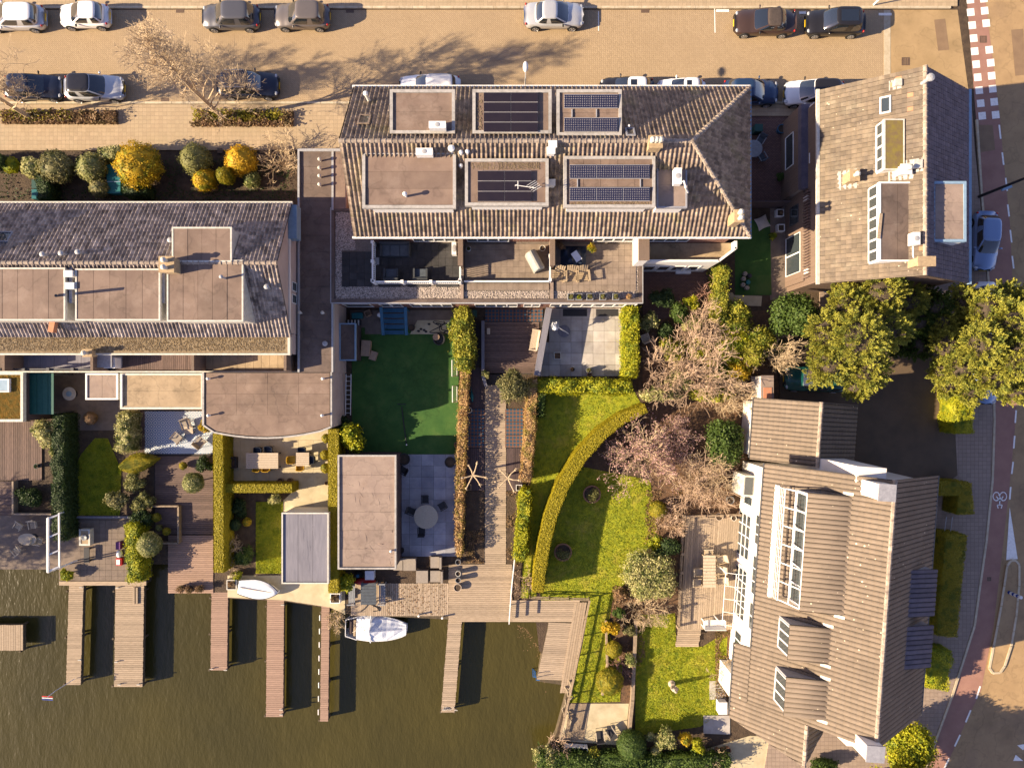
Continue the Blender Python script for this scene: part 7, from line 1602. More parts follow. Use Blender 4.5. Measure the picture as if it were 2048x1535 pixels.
# wicker set on the dark terrace
GT = 'dark wicker seats on the roof terrace'
sofa('dark wicker sofa by the windows of the roof terrace', 790, 498, 2.0, .95, 0, 'cushion_slate', 'rattan_dark', seats=3, z=3.61, group=GT, arm=(1, 1)); sofa('dark wicker armchair on the roof terrace, left one', 782, 549, .98, .8, 180, 'cushion_slate', 'rattan_dark', z=3.61, group=GT, arm=(1, 1)); sofa('dark wicker armchair on the roof terrace, right one', 841, 549, .98, .8, 180, 'cushion_slate', 'rattan_dark', z=3.61, group=GT, arm=(1, 1))
p = P(908, 497, 4.2); acu = thing('air_conditioner', 'white outdoor unit against the partition of the dark roof terrace', 'air conditioner', (p.x, p.y, 3.6)); b = MB(); b.box(p.x - .15, p.y - .42, 3.68, p.x + .15, p.y + .42, 4.3); b.build('casing', 'white_paint', acu); b = MB(); b.lathe([(.25, 0), (.25, .02), (.03, .03), (0, .03)], 14, (p.x, p.y, 4.3), .5, 1); b.build('grille', 'grey_metal', acu)
b = MB(); p = P(754, 522, 4.0); t = thing('side_table', 'small grey side table by the white railing of the dark terrace', 'table', (p.x, p.y, 3.6)); MB().box(p.x - .15, p.y - .24, 4.0, p.x + .15, p.y + .24, 4.04).build('table_top', 'zinc', t); MB().tube([(p.x, p.y, 3.6), (p.x, p.y, 4.0)], .04, 6).build('pedestal', 'zinc', t)
# covered barbecue
def rounded_cover(name, label, cat, u, v, lx, ly, h, rz, m, z):
    p = P(u, v, z + h * .6); t = thing(name, label, cat, (0, 0, 0)); b = MB(); n = 10; V = []; F = []
    for i, x in enumerate((-lx / 2, -lx * .46, 0, lx * .46, lx / 2)):
        k = .93 if i in (0, 4) else 1.0
        for j in range(n + 1):
            a = math.pi * j / n; V.append((x, -math.cos(a) * ly / 2 * k * (1 if 0 < j < n else 1.04), (0 if j in (0, n) else h * k * (.45 + .55 * math.sin(a)))))
    for i in range(4):
        for j in range(n): F.append((i * (n + 1) + j, (i + 1) * (n + 1) + j, (i + 1) * (n + 1) + j + 1, i * (n + 1) + j + 1))
    F += [tuple(range(n, -1, -1)), tuple(4 * (n + 1) + j for j in range(n + 1))]
    b.add(V, F); b.build('cover', m, t, smooth=False); b = MB(); b.box(-lx / 2 - .02, -.02, h - .01, lx / 2 + .02, .02, h + .02); b.build('seam', m, t); t.location = (p.x, p.y, z); t.rotation_euler = (0, 0, R(rz)); return t
rounded_cover('covered_barbecue', 'barbecue under a grey fitted cover on the middle roof terrace', 'barbecue', 1070, 521, 1.4, .8, 1.0, -62, 'tarp_grey', 3.61)
# covered furniture heap and adirondack chairs on the right terrace
p = P(1148, 512, 4.2); t = thing('covered_furniture', 'heap of furniture under a dark blue tarpaulin on the right roof terrace', 'tarpaulin', (p.x, p.y, 3.6)); b = MB(); nx, ny = 14, 12; g_ = random.Random(9)
V = [(p.x + (i / nx - .5) * 1.75, p.y + (j / ny - .5) * 1.6, 3.62 + (0 if i in (0, nx) or j in (0, ny) else .72 * min(1, 4 * min(i / nx, 1 - i / nx)) * min(1, 4 * min(j / ny, 1 - j / ny)) * (.62 + .38 * math.sin(i * .9) * math.cos(j * .7)) + g_.uniform(-.05, .05))) for i in range(nx + 1) for j in range(ny + 1)]
b.add(V, [(i * (ny + 1) + j, (i + 1) * (ny + 1) + j, (i + 1) * (ny + 1) + j + 1, i * (ny + 1) + j + 1) for i in range(nx) for j in range(ny)]); b.build('tarpaulin', 'tarp_blue', t, smooth=True)
b = MB(); b.cbox(p.x + .15, p.y - .05, 4.35, 4.39, .45, .7, .6); b.build('white_panel', 'canvas_white', t)
def adirondack(label):
    t = thing('adirondack_chair', label, 'chair', (0, 0, 0), 'adirondack chairs on the roof terrace')
    for k in range(5): MB().hexa([(-.30, .30 - .13 * k, .34 - .035 * k), (.30, .30 - .13 * k, .34 - .035 * k), (.30, .19 - .13 * k + .22 * 0, .31 - .035 * k), (-.30, .19 - .13 * k, .31 - .035 * k)][::-1], [(-.30, .30 - .13 * k, .37 - .035 * k), (.30, .30 - .13 * k, .37 - .035 * k), (.30, .19 - .13 * k, .34 - .035 * k), (-.30, .19 - .13 * k, .34 - .035 * k)][::-1]).build('slat', 'teak', t)
    for k in range(5):
        x = -.26 + .13 * k; h = .98 - abs(k - 2) * .07; MB().hexa([(x - .055, -.30, .22), (x + .055, -.30, .22), (x + .055, -.27, .22), (x - .055, -.27, .22)], [(x * 1.15 - .055, -.68, h), (x * 1.15 + .055, -.68, h), (x * 1.15 + .055, -.65, h), (x * 1.15 - .055, -.65, h)]).build('back_slat', 'teak', t)
    for s_ in (-1, 1): MB().box(s_ * .40 - .07, -.38, .50, s_ * .40 + .07, .38, .53).build('armrest', 'teak', t); MB().box(s_ * .36 - .03, .26, 0, s_ * .36 + .03, .34, .50).build('leg', 'teak', t); MB().box(s_ * .36 - .03, -.40, 0, s_ * .36 + .03, -.32, .50).build('leg', 'teak', t)
    return t
ad = adirondack('x')
for u, l in ((1118, 'weathered adirondack chair on the right roof terrace, left of three'), (1144, 'weathered adirondack chair on the right roof terrace, middle of three'), (1167, 'weathered adirondack chair on the right roof terrace, right of three')): place(ad, u, 552, 180 if u == 1144 else (172 if u < 1144 else 187), 3.61, l); 
# pots
def pot(label, u, v, rpx, h, m='charcoal', z=0.0, plant=None, pr=1.2, square=False, group=None, soil='soil', name='flower_pot', ps=.11):
    p = P(u, v, z + h); r = rpx * S(z + h); t = thing(name, label, 'planter' if square else 'pot', (p.x, p.y, z), group)
    if square:
        b = MB(); b.frame(p.x - r, p.y - r, p.x + r, p.y + r, r * .16, z, z + h); b.build('pot', m, t); MB().box(p.x - r * .84, p.y - r * .84, z, p.x + r * .84, p.y + r * .84, z + h * .8).build('soil', soil, t)
    else: MB().lathe([(r * .72, 0), (r * .95, h * .85), (r, h * .88), (r, h), (r * .86, h), (r * .84, h * .82), (0, h * .82)], 20, (p.x, p.y, z)).build('pot', m, t); 
    if not square: MB().lathe([(r * .845, h * .83), (0, h * .84)], 16, (p.x, p.y, z)).build('soil', soil, t)
    if plant:
        g_ = Crown(nseed()); 
        for k in range(4 if pr > .9 else 2): a = g_.g.uniform(0, 6.28); g_.blob((p.x + math.cos(a) * r * .34 * pr, p.y + math.sin(a) * r * .34 * pr, z + h + r * .5 * pr), (r * .62 * pr,) * 3, int(160 * max(1, r * r * 6)), ps, .5, 1.0, .55, -.6, .3)
        g_.done('plant', plant, t)
    return t
pot('large round pot with a grey leaved shrub on the curved lawn, upper one', 1184, 988, 18, .5, 'terracotta', 0, 'leaf_olive', .85); pot('large round pot with a grey leaved shrub on the curved lawn, lower one', 1126, 1104, 18, .5, 'terracotta', 0, 'leaf_olive', .85)
pot('big dark round pot near the top of the blue stone patio', 900, 924, 11, .55); pot('dark covered round fire bowl near the shed on the patio', 808, 918, 12, .6, 'charcoal', .05); pot('dark round pot at the lower corner of the patio', 802, 1101, 6, .5); pot('small dark bowl against the shed wall', 798, 1014, 5, .3)
for u, v, l in ((916, 1124, 'pale rimmed round pot at the deck edge, top of three'), (916, 1147, 'pale rimmed round pot at the deck edge, middle of three'), (916, 1160, 'pale rimmed round pot at the deck edge, lowest of three')): pot(l, u, v, 5.5, .6, 'zinc' if v != 1147 else 'offwhite_trim', .07)
pot('square white planter with a dry plant beside the long golden hedge', 670, 1196, 10, .6, 'white_paint', .03, 'leaf_dry', .8, True); pot('square pale planter on the quay by the dinghy', 463, 1169, 10, .5, 'offwhite_trim', .03, 'leaf_dry', .7, True)
pot('thin square planter frame under the left pollarded tree', 936, 974, 6, .4, 'timber', 0, None, 1, True); pot('white square planter frame under the right pollarded tree', 1038, 975, 6, .4, 'white_paint', 0, None, 1, True)
pot('pale rimmed pot at the top of the left dotted mats', 938, 820, 6, .4, 'offwhite_trim', .07); pot('rusty ring shaped pot in the russet hedge', 914, 889, 6, .3, 'terracotta')
for u, v, l in ((1436, 1502, 'terracotta pot by the villa corner, left of three'), (1448, 1502, 'terracotta pot by the villa corner, middle of three'), (1457, 1500, 'terracotta pot by the villa corner, right of three')): pot(l, u, v, 5.5, .4, 'terracotta', .02)
pot('pale oval stone bowl on the villa deck', 1439, 1033, 8, .25, 'stone_pale', .35); pot('pale ring pot on the villa deck near the door', 1468, 1036, 5.5, .3, 'offwhite_trim', .35); pot('zinc tub under the villa bay window', 1461, 1000, 8, .4, 'zinc', 0)
pot('blue glazed pot in the yard between the houses', 1564, 257, 9, .5, 'blue_paint', .01); pot('blue glazed pot beside the green plant in the yard', 1569, 348, 5, .4, 'blue_paint', .01)
pot('square white planter in the yard, upper one', 1561, 425, 7, .5, 'white_paint', .01, 'leaf_dry', .6, True); pot('square white planter in the yard, lower one', 1563, 455, 7, .5, 'white_paint', .01, None, 1, True)
pot('square pale fire table on the stone terrace', 1115, 711, 7, .45, 'offwhite_trim', .06, None, 1, True, soil='mulch'); pot('round pot of small plants at the lower edge of the stone terrace', 1178, 740, 6, .4, 'zinc', .06, 'leaf_grey', .9, ps=.07); pot('round pot with a dry plant at the lower edge of the stone terrace', 1145, 738, 5, .35, 'zinc', .06, 'leaf_dry', .9, ps=.07); pot('empty round pot by the lower edge of the stone terrace', 1179, 749, 5, .3, 'terracotta', .06)
pot('dark planter tub on the concrete patio left end', 460, 925, 11, .5, 'charcoal', .045, None, 1, True); pot('round basket pot on the patio by the short hedge, left one', 560, 961, 5.5, .4, 'rattan_brown', .045, 'leaf_dry', .8, ps=.07); pot('round basket pot on the patio by the short hedge, right one', 579, 961, 5.5, .4, 'rattan_brown', .045, 'leaf_dry', .8, ps=.07); pot('small terracotta pot at the right edge of the patio', 653, 966, 4, .3, 'terracotta', .045)
for i, u in enumerate((1142, 1158, 1180, 1206, 1232)): pot(['green planter box in the roof terrace row, first from the left', 'bright green planter in the roof terrace row, second from the left', 'pale blue leaved planter in the roof terrace row, third from the left', 'blue leaved planter in the roof terrace row, fourth from the left', 'last blue leaved planter in the roof terrace row'][i], u, 593, 6.5, .35, 'zinc', 3.6, 'leaf_olive' if i != 1 else 'leaf_lime', .8, True, 'planters along the roof terrace edge', ps=.08)
pot('russet plant in a pot at the end of the roof terrace row', 1257, 593, 5, .3, 'terracotta', 3.6, 'leaf_beech', 1.1, ps=.08); pot('dry shrub in a pot by the right terrace windows', 1122, 490, 6, .5, 'zinc', 3.6, 'leaf_dry', 1.7, ps=.1); pot('yellow leaved shrub in a pot by the right terrace windows', 1184, 497, 6, .5, 'zinc', 3.6, 'leaf_yellow', 1.8, ps=.12); pot('pale round pot by the middle terrace window, right one', 1085, 496, 6, .4, 'offwhite_trim', 3.6); pot('round pale pot with a plant by the middle terrace window, left one', 937, 497, 5, .4, 'white_paint', 3.6, 'leaf_grey', .8, ps=.07)
for k, (u, l) in enumerate(((362, 'tawny tuft of grass in a trough at the deck edge, left of three'), (381, 'tawny tuft of grass in a trough at the deck edge, middle of three'), (400, 'tawny tuft of grass in a trough at the deck edge, right of three'))): pot(l, u, 1177, 7.5, .3, 'rattan_brown', .05, 'leaf_dry', 1.3, ps=.09, group='grass tufts at the deck edge')
pot('low round stool of stone at the corner of the pale deck', 915, 1175, 8, .35, 'stone_pale', .07)
# round furniture of the left gardens
p = P(138, 787, .6); t = table('round yellow table with a pale blue centre on the shaded yard', 138, 787, .98, .98, .6, 'fabric_cream', 0, round_=True); MB().lathe([(.20, .602), (.20, .63), (0, .635)], 16, (p.x, p.y, 0)).build('tray', 'pale_blue_trim', t)
table('oval weathered garden table at the left waterside terrace', 54, 1078, 1.35, .85, .74, 'weathered_wood', 0, round_=True)
ct = make_chair('garden_chair', 'old', 'weathered_wood', 'weathered_wood', .5, .5, slats=5, group='weathered chairs around the oval table')
for u, v, r, l in ((37, 1052, 150, 'weathered chair at the upper left of the oval table'), (66, 1050, 190, 'weathered chair at the top of the oval table'), (33, 1100, 40, 'weathered chair at the lower left of the oval table'), (76, 1082, 260, 'weathered chair right of the oval table')): place(ct, u, v, r, .015, l)
p = P(169, 1074, .55); t = thing('fire_table', 'rectangular pale fire table with a dark bowl on the brick terrace', 'fire table', (p.x, p.y, 0)); MB().box(p.x - .38, p.y - .58, .02, p.x + .38, p.y + .58, .5).build('base', 'offwhite_trim', t); b = MB(); b.frame(p.x - .4, p.y - .6, p.x + .4, p.y + .6, .12, .501, .56); b.build('rim', 'offwhite_trim', t); MB().box(p.x - .27, p.y - .47, .501, p.x + .27, p.y + .47, .53).build('sand', 'teak', t); MB().lathe([(.02, 0), (.2, .02), (.22, .1), (.17, .1), (0, .06)], 14, (p.x, p.y, .53)).build('bowl', 'zinc', t)
p = P(175, 1109, .3); t = thing('bench', 'narrow dark bench beside the fire table', 'bench', (p.x, p.y, 0)); MB().box(p.x - .2, p.y - .55, .36, p.x + .2, p.y + .55, .42).build('seat', 'charcoal', t)
for y in (-.45, .45): MB().box(p.x - .18, p.y + y - .04, .02, p.x + .18, p.y + y + .04, .36).build('leg', 'charcoal', t)
p = P(238, 1107, .3); t = thing('toy_cart', 'plastic cart in purple, white and red beside the lime hedge', 'toy', (p.x, p.y, 0))
b = MB(); b.box(p.x - .16, p.y + .35, .1, p.x + .16, p.y + .9, .45); b.build('purple_box', 'purple', t); b = MB(); b.ell((p.x, p.y, .25), (.22, .30, .22), 12, 8); b.build('white_drum', 'gelcoat', t, smooth=True); b = MB(); b.box(p.x - .2, p.y - .85, .08, p.x + .2, p.y - .32, .35); b.build('red_box', 'flag_red', t); b = MB(); b.box(p.x - .15, p.y - .78, .35, p.x + .1, p.y - .4, .38); b.build('white_lid', 'gelcoat', t)
p = P(77, 934, .3); pot('small green bowl on the left plank deck', 72, 932, 5, .25, 'bin_green', .08, 'leaf_dark', .7, ps=.06)
p = P(140, 833, .3); t = thing('stool', 'small dark blue stool on the left yard', 'stool', (p.x, p.y, 0)); MB().box(p.x - .2, p.y - .16, .40, p.x + .2, p.y + .16, .45).build('seat', 'blue_paint', t)
for a in (-.16, .16):
    for c_ in (-.12, .12): MB().box(p.x + a - .02, p.y + c_ - .02, .01, p.x + a + .02, p.y + c_ + .02, .40).build('leg', 'blue_paint', t)
# villa deck furniture
table('long pale slatted dining table on the villa deck', 1419, 1142, .9, 2.35, .74, 'teak_light', .35, 0, 10, 'teak')
cw = make_chair('garden_chair', 'pale wooden', 'teak', 'weathered_wood', .56, .55, group='wooden chairs around the deck table')
for u, v, r, l in ((1442, 1118, 105, 'pale wooden chair at the right of the deck table, top of three'), (1440, 1139, 90, 'pale wooden chair at the right of the deck table, middle of three'), (1443, 1161, 95, 'pale wooden chair at the right of the deck table, lowest of three'), (1397, 1143, -90, 'pale wooden chair at the left of the deck table, upper of two'), (1395, 1164, -90, 'pale wooden chair at the left of the deck table, lower of two'), (1416, 1108, 180, 'pale wooden chair at the head of the deck table')): place(cw, u, v, r, .35, l)
def bench(label, u, v, L_, rz, m, z, slats=5, back=True, cat='bench'):
    t = thing('garden_bench', label, cat, (0, 0, 0))
    for k in range(slats): MB().box(-L_ / 2, -.24 + k * .48 / slats, .40, L_ / 2, -.24 + (k + .82) * .48 / slats, .43).build('slat', m, t)
    if back: MB().hexa([(-L_ / 2, .22, .45), (L_ / 2, .22, .45), (L_ / 2, .26, .45), (-L_ / 2, .26, .45)], [(-L_ / 2, .32, .92), (L_ / 2, .32, .92), (L_ / 2, .36, .92), (-L_ / 2, .36, .92)]).build('backrest', m, t)
    for s_ in (-1, 1): MB().box(s_ * L_ / 2 - .04, -.26, .62, s_ * L_ / 2 + .04, .30, .66).build('armrest', m, t); b = MB(); b.box(s_ * L_ / 2 - .035, -.25, 0, s_ * L_ / 2 + .035, -.18, .62); b.box(s_ * L_ / 2 - .035, .20, 0, s_ * L_ / 2 + .035, .27, .62); b.build('leg', m, t)
    p = P(u, v, z + .45); t.location = (p.x, p.y, z); t.rotation_euler = (0, 0, R(rz)); return t
bench('white painted garden bench at the lower end of the villa deck', 1428, 1246, 1.55, 180, 'white_paint', .35)
bench('pale slatted bench leaning against the slanting wall of the plank deck', 1068, 680, 1.5, -100, 'teak_light', .06, 9)
b1_ = make_chair('garden_chair', 'lower', 'weathered_wood', 'charcoal', .58, .6, group='two chairs on the lower waterside terrace')
place(b1_, 1200, 1470, 5, .055, 'grey framed chair on the lower waterside terrace, left one'); place(b1_, 1221, 1463, 35, .055, 'grey framed chair on the lower waterside terrace, turned right one')
make = make_chair('garden_chair', 'old wooden chair in the shady bed right of the lime hedge', 'weathered_wood', 'weathered_wood', .55, .55, slats=5); place(make, 1290, 675, 20, .02)
# yard between the houses
table('round grey table half under the gutter in the shady yard', 1508, 297, 1.25, 1.25, .74, 'zinc', .01, round_=True)
cz = make_chair('folding_chair', 'grey', 'zinc', 'cushion_slate', .52, .5, group='grey chairs in the shady yard'); place(cz, 1521, 280, 150, .01, 'grey folding chair at the upper right of the round yard table'); place(cz, 1524, 313, 30, .01, 'grey folding chair at the lower right of the round yard table')
def boxthing(name, label, cat, u, v, lx, ly, h, m, z=0.0, rz=0.0, lid=None, part='box'):
    p = P(u, v, z + h); t = thing(name, label, cat, (p.x, p.y, z)); MB().cbox(p.x, p.y, z, z + h * .92, lx, ly, R(rz)).build(part, m, t); MB().cbox(p.x, p.y, z + h * .921, z + h, lx * 1.05, ly * 1.05, R(rz)).build('lid', lid or m, t); return t
boxthing('storage_box', 'teal storage box in the shady yard', 'box', 1518, 255, .55, .5, .8, 'bin_green', .01); boxthing('wheeled_bin', 'dark teal wheeled bin in the front garden, upper one', 'bin', 71, 368, .55, .6, 1.0, 'bin_green'); boxthing('wheeled_bin', 'blue lidded wheeled bin by the house wall', 'bin', 71, 388, .55, .65, 1.0, 'bin_green', lid='plastic_teal')
t = boxthing('storage_box', 'long teal garden box with a pale seam beside the big yellow bush', 'box', 227, 358, .95, 2.0, .7, 'plastic_teal'); p = P(227, 363, .75); MB().cbox(p.x, p.y, .701, .73, 1.0, .05).build('seam', 'pale_blue_trim', t)
boxthing('wheeled_bin', 'green bin beside the wall near the ivy hedge', 'bin', 946, 626, .5, .45, .9, 'bin_green'); boxthing('wheeled_bin', 'bright green bin beside the ivy wall below the bay', 'bin', 1431, 541, .55, .55, .9, 'leaf_green' if False else 'teal_panel')
def crate(label, u, v, lx, ly, h, m, z=0.0, rz=0.0, name='crate'):
    p = P(u, v, z + h); t = thing(name, label, 'crate', (0, 0, 0)); b = MB(); b.frame(-lx / 2, -ly / 2, lx / 2, ly / 2, .04, 0, h); b.build('sides', m, t); MB().box(-lx / 2 + .04, -ly / 2 + .04, 0, lx / 2 - .04, ly / 2 - .04, .04).build('bottom', m, t); t.location = (p.x, p.y, z); t.rotation_euler = (0, 0, R(rz)); return t
crate('open cardboard box behind the blue stairs', 735, 626, .45, .42, .35, 'cardboard', .02, 25); boxthing('chest', 'brown wooden chest piled with papers beside the lean-to shed', 'chest', 731, 696, .62, 1.1, .6, 'cardboard', .03, -4); boxthing('cardboard_box', 'flattened tan cardboard box tilted on the turf', 'box', 746, 711, .48, .62, .35, 'cardboard', .03, -18); boxthing('plastic_box', 'teal plastic tub beside the basement windows', 'box', 714, 631, .75, .4, .4, 'plastic_teal', .02, 3)
q = thing('striped_crate', 'black and white striped slatted crate by the lean-to shed', 'crate', P(708, 645, 0))
for k in range(9): p = P(693 + 3.4 * k, 645, .3); MB().box(p.x - .05, p.y - .2, .02, p.x + .05, p.y + .2, .3).build('slat', 'white_paint' if k % 2 else 'charcoal', q)
p = P(757, 628, .9); t = thing('gas_bottle', 'white round gas bottle beside the blue stairs', 'gas bottle', (p.x, p.y, 0)); MB().lathe([(.16, 0), (.18, .1), (.18, .6), (.12, .72), (.05, .76), (.05, .84), (0, .84)], 14, (p.x, p.y, 0)).build('bottle', 'gelcoat', t)
p = P(825, 655, .2); pot('dark round basket at the right foot of the blue stairs', 823, 655, 7, .3, 'charcoal', .01)
# hose heap and log seat
b = MB(); g_ = random.Random(12); c_ = P(885, 656, .05); b.tube([(c_.x + (.55 + .25 * math.sin(a * 1.7)) * math.cos(a * 1.3) + .15 * math.sin(a * 3), c_.y + .42 * math.sin(a) + .1 * math.cos(a * 2.3), .06 + .02 * math.sin(a * 5)) for a in np.linspace(0, 14, 110)], .035, 5); o = b.build('garden_hose', 'charcoal'); tag(o, 'black hose tangled on the pale slab by the ivy hedge', 'hose')
p = P(878, 678, .3); t = thing('fire_bowl', 'dark round bowl with a wooden lid on the turf edge', 'fire bowl', (p.x, p.y, 0)); MB().lathe([(.2, .03), (.42, .12), (.45, .32), (.38, .34), (.3, .2), (0, .18)], 20, (p.x, p.y, 0)).build('bowl', 'charcoal', t); MB().lathe([(.25, .40), (.25, .45), (0, .46)], 18, (p.x - .2, p.y + .15, 0)).build('lid', 'cardboard', t); MB().tube([(p.x - .2, p.y + .15, .2), (p.x - .2, p.y + .15, .41)], .05, 6).build('lid_handle', 'charcoal', t)
for i, (u, v) in enumerate(((837, 662), (842, 658), (848, 660), (852, 663), (858, 648))): p = P(u, v, .05); b = MB(); b.ell((p.x, p.y, .05), (.12, .09, .07), 8, 5); o = b.build('stone', 'charcoal', None, True); tag(o, ['dark stone on the slab nearest the blue stairs', 'dark stone on the slab, second from the stairs', 'dark stone in the middle of the pale slab', 'dark stone at the lower edge of the pale slab', 'dark stone on the slab nearest the hose'][i], 'stone', 'dark stones on the slab')
# goals and bar on the turf
def goal(label, u0, v0, u1, v1):
    a, b_ = P(u0, v0, .9), P(u0, v1, .9); c0, c1 = P(u1, v0, .05), P(u1, v1, .05); t = thing('football_goal', label, 'goal', ((a.x + c0.x) / 2, (a.y + b_.y) / 2, .03), 'two small white goals at the turf edge'); 
    MB().tube([Vector((a.x, a.y, .03)), a, b_, Vector((b_.x, b_.y, .03))], .03, 6).build('front_frame', 'white_paint', t); MB().tube([a, Vector((c0.x, c0.y, .05)), Vector((c1.x, c1.y, .05)), b_], .022, 5).build('rear_frame', 'white_paint', t); n = MB()
    for k in range(1, 8): f = k / 8; n.tube([a.lerp(b_, f), c0.lerp(c1, f)], .006, 3)
    for k in range(1, 5): f = k / 5; n.tube([a.lerp(c0, f), b_.lerp(c1, f)], .006, 3)
    n.build('net', 'grey_metal', t)
goal('small white goal frame by the turf edge, upper one', 904, 720, 914, 752); goal('small white goal frame by the turf edge, lower one', 905, 772, 914, 804)
t = thing('fitness_bar', 'long thin dark pole with a base lying on the turf', 'pole', P(808, 850, .03)); MB().tube([P(803, 812, .1), P(813, 889, .1)], .035, 6).build('pole', 'charcoal', t); b = MB(); b.tube([P(795, 808, .06), P(812, 808, .06)], .03, 5); b.build('base', 'charcoal', t); b = MB(); p = P(813, 889, .1); b.ell(p, (.06, .06, .06), 8, 6); b.build('end_cap', 'gelcoat', t)
lad = thing('ladder', 'white ladder leaning along the sandy passage wall', 'ladder', P(698, 790, 0)); 
for u in (692, 702): MB().tube([P(u, 748, .75), P(u - 1, 830, .1)], .03, 5).build('rail', 'white_paint', lad)
for k in range(9): f = (k + .5) / 9; MB().tube([P(692, 748, .75).lerp(P(691, 830, .1), f), P(702, 748, .75).lerp(P(701, 830, .1), f)], .02, 5).build('rung', 'white_paint', lad)
p = P(718, 860, .5); t = thing('bicycle_wheel', 'loose bicycle wheel leaning at the turf corner', 'wheel', (p.x, p.y, 0)); MB().tube([(p.x + .3 * math.cos(a), p.y + .3 * math.sin(a), .32 + .2 * math.cos(a)) for a in np.linspace(0, 2 * math.pi, 25)], .025, 5, False).build('tyre', 'charcoal', t); MB().tube([(p.x - .28, p.y, .14), (p.x + .28, p.y, .5)], .01, 4).tube([(p.x, p.y - .28, .32), (p.x, p.y + .28, .32)], .01, 4).build('spokes', 'zinc', t)
# waterside deck clutter: dark table and bench, chest, hoses, kayak
t = table('dark grey slatted picnic table at the left end of the waterside deck', 737, 1187, 1.15, 1.6, .74, 'cushion_slate', .06, 0, 7, 'zinc'); bench('grey bench left of the dark picnic table', 703, 1187, 1.5, 90, 'zinc', .06, 4, False); bench('grey bench right of the dark picnic table', 764, 1187, 1.5, 90, 'zinc', .06, 4, False)
boxthing('cushion_box', 'white square box in the shade below the long shed', 'box', 739, 1150, .62, .62, .6, 'canvas_white', .0); b = MB(); p = P(716, 1150, .3); t = thing('hose_reel', 'coiled dark hose on a reel below the long shed', 'hose', (p.x, p.y, 0))
for k in range(4): b.tube([(p.x + (.30 - .03 * k) * math.cos(a), p.y + (.26 - .03 * k) * math.sin(a), .08 + .07 * k) for a in np.linspace(0, 2 * math.pi, 20)], .03, 5, False)
b.build('hose', 'charcoal', t); MB().lathe([(.12, 0), (.12, .45), (0, .46)], 10, (p.x, p.y, 0)).build('reel', 'blue_paint', t)
b = MB(); p0, p1 = P(705, 1163, .25), P(752, 1161, .25); ax = p1 - p0; nn = 10; V = []
for i in range(nn + 1):
    f = i / nn; w = .28 * math.sin(math.pi * min(.98, max(.02, f))) ** .6; c_ = p0 + ax * f
    for j in range(8): a = 2 * math.pi * j / 8; V.append((c_.x, c_.y + w * math.cos(a), c_.z + w * .55 * math.sin(a) + .05 * (2 * f - 1) ** 2))
b.add(V, [(i * 8 + j, i * 8 + (j + 1) % 8, (i + 1) * 8 + (j + 1) % 8, (i + 1) * 8 + j) for i in range(nn) for j in range(8)]); o = b.build('kayak', 'kayak_red', None, True); tag(o, 'red kayak lying below the long felt roofed shed', 'kayak')
for i, (u, v, l) in enumerate(((838, 1229, 'short pale mooring post on the edge of the waterside deck, left'), (885, 1233, 'short pale mooring post on the edge of the waterside deck, right'))): p = P(u, v, .2); t = thing('mooring_post', l, 'post', (p.x, p.y, .06)); MB().tube([(p.x, p.y, .05), (p.x, p.y, .45)], .06, 8).build('post', 'offwhite_trim', t); MB().lathe([(.08, 0), (.08, .04), (0, .05)], 8, (p.x, p.y, .45)).build('cap', 'white_paint', t)
b = MB(); b.tube([P(722 + 36 * f + 2 * math.sin(f * 9), 1222 - 14 * math.sin(f * 3.1), .09) for f in np.linspace(0, 1, 24)], .03, 5); b.tube([P(745 + 14 * math.cos(a), 1217 + 5 * math.sin(a), .1) for a in np.linspace(-1.5, 1.5, 16)], .03, 5); o = b.build('mooring_rope', 'charcoal'); tag(o, 'dark rope curling over the deck edge by the boat', 'rope')
b = MB(); g_ = Crown(nseed()); x0, y0, x1, y1 = RECT(770, 1170, 893, 1228, .08); k = 420; q_ = g_.g; C = np.column_stack((q_.uniform(x0, x1, k), q_.uniform(y0, y1, k), np.full(k, .085))); g_.put(*leafquads(C, np.tile((0, 0, 1.), (k, 1)), .09, .6, .3, q_)); o = g_.done('leaf_litter', 'leaf_dry', None); o['kind'] = 'stuff'; tag(o, 'dead leaves scattered on the waterside deck', 'leaves')
g_ = Crown(nseed()); q_ = g_.g; k = 130; fu = q_.uniform(0, 1, k); C = np.array([tuple(P(1035 + 60 * f, 1250 + 90 * f * f + 14 * e, -.895)) for f, e in zip(fu, q_.exponential(.7, k))]); g_.put(*leafquads(C, np.tile((0, 0, 1.), (k, 1)), .10, .6, .12, q_)); o = g_.done('floating_leaves', 'leaf_dry', None); o['kind'] = 'stuff'; tag(o, 'dead leaves floating by the slanting deck', 'leaves')
# ---------------- boats ----------------
def hull(par, L_, W_, H_, m, bow=.1, stern=.7, n=16, smooth=True, top=False, name='hull'):
    V = []; F = []; K = 9
    for i in range(n + 1):
        f = i / n; w = W_ / 2 * (stern + (1 - stern) * min(1, f / .4) ** .7 if f < .4 else max(bow, (1 - ((f - .4) / .6) ** 2.4 * (1 - bow)))); x = -L_ / 2 + L_ * f
        for j in range(K): a = math.pi * j / (K - 1); V.append((x, -w * math.cos(a) * (1 if j in (0, K - 1) else .96), H_ * (1 - math.sin(a) ** .7) + .12 * f * f))
    F = [(i * K + j, i * K + j + 1, (i + 1) * K + j + 1, (i + 1) * K + j) for i in range(n) for j in range(K - 1)] + [tuple(range(K)), tuple(n * K + j for j in range(K - 1, -1, -1))]
    b = MB(); b.add(V, F); return b.build(name, m, par, smooth=smooth)
def deckshape(L_, W_, bow, stern, n=16): 
    r = []
    for i in range(n + 1):
        f = i / n; w = W_ / 2 * (stern + (1 - stern) * min(1, f / .4) ** .7 if f < .4 else max(bow, (1 - ((f - .4) / .6) ** 2.4 * (1 - bow)))); r.append((-L_ / 2 + L_ * f, w, f))
    return r
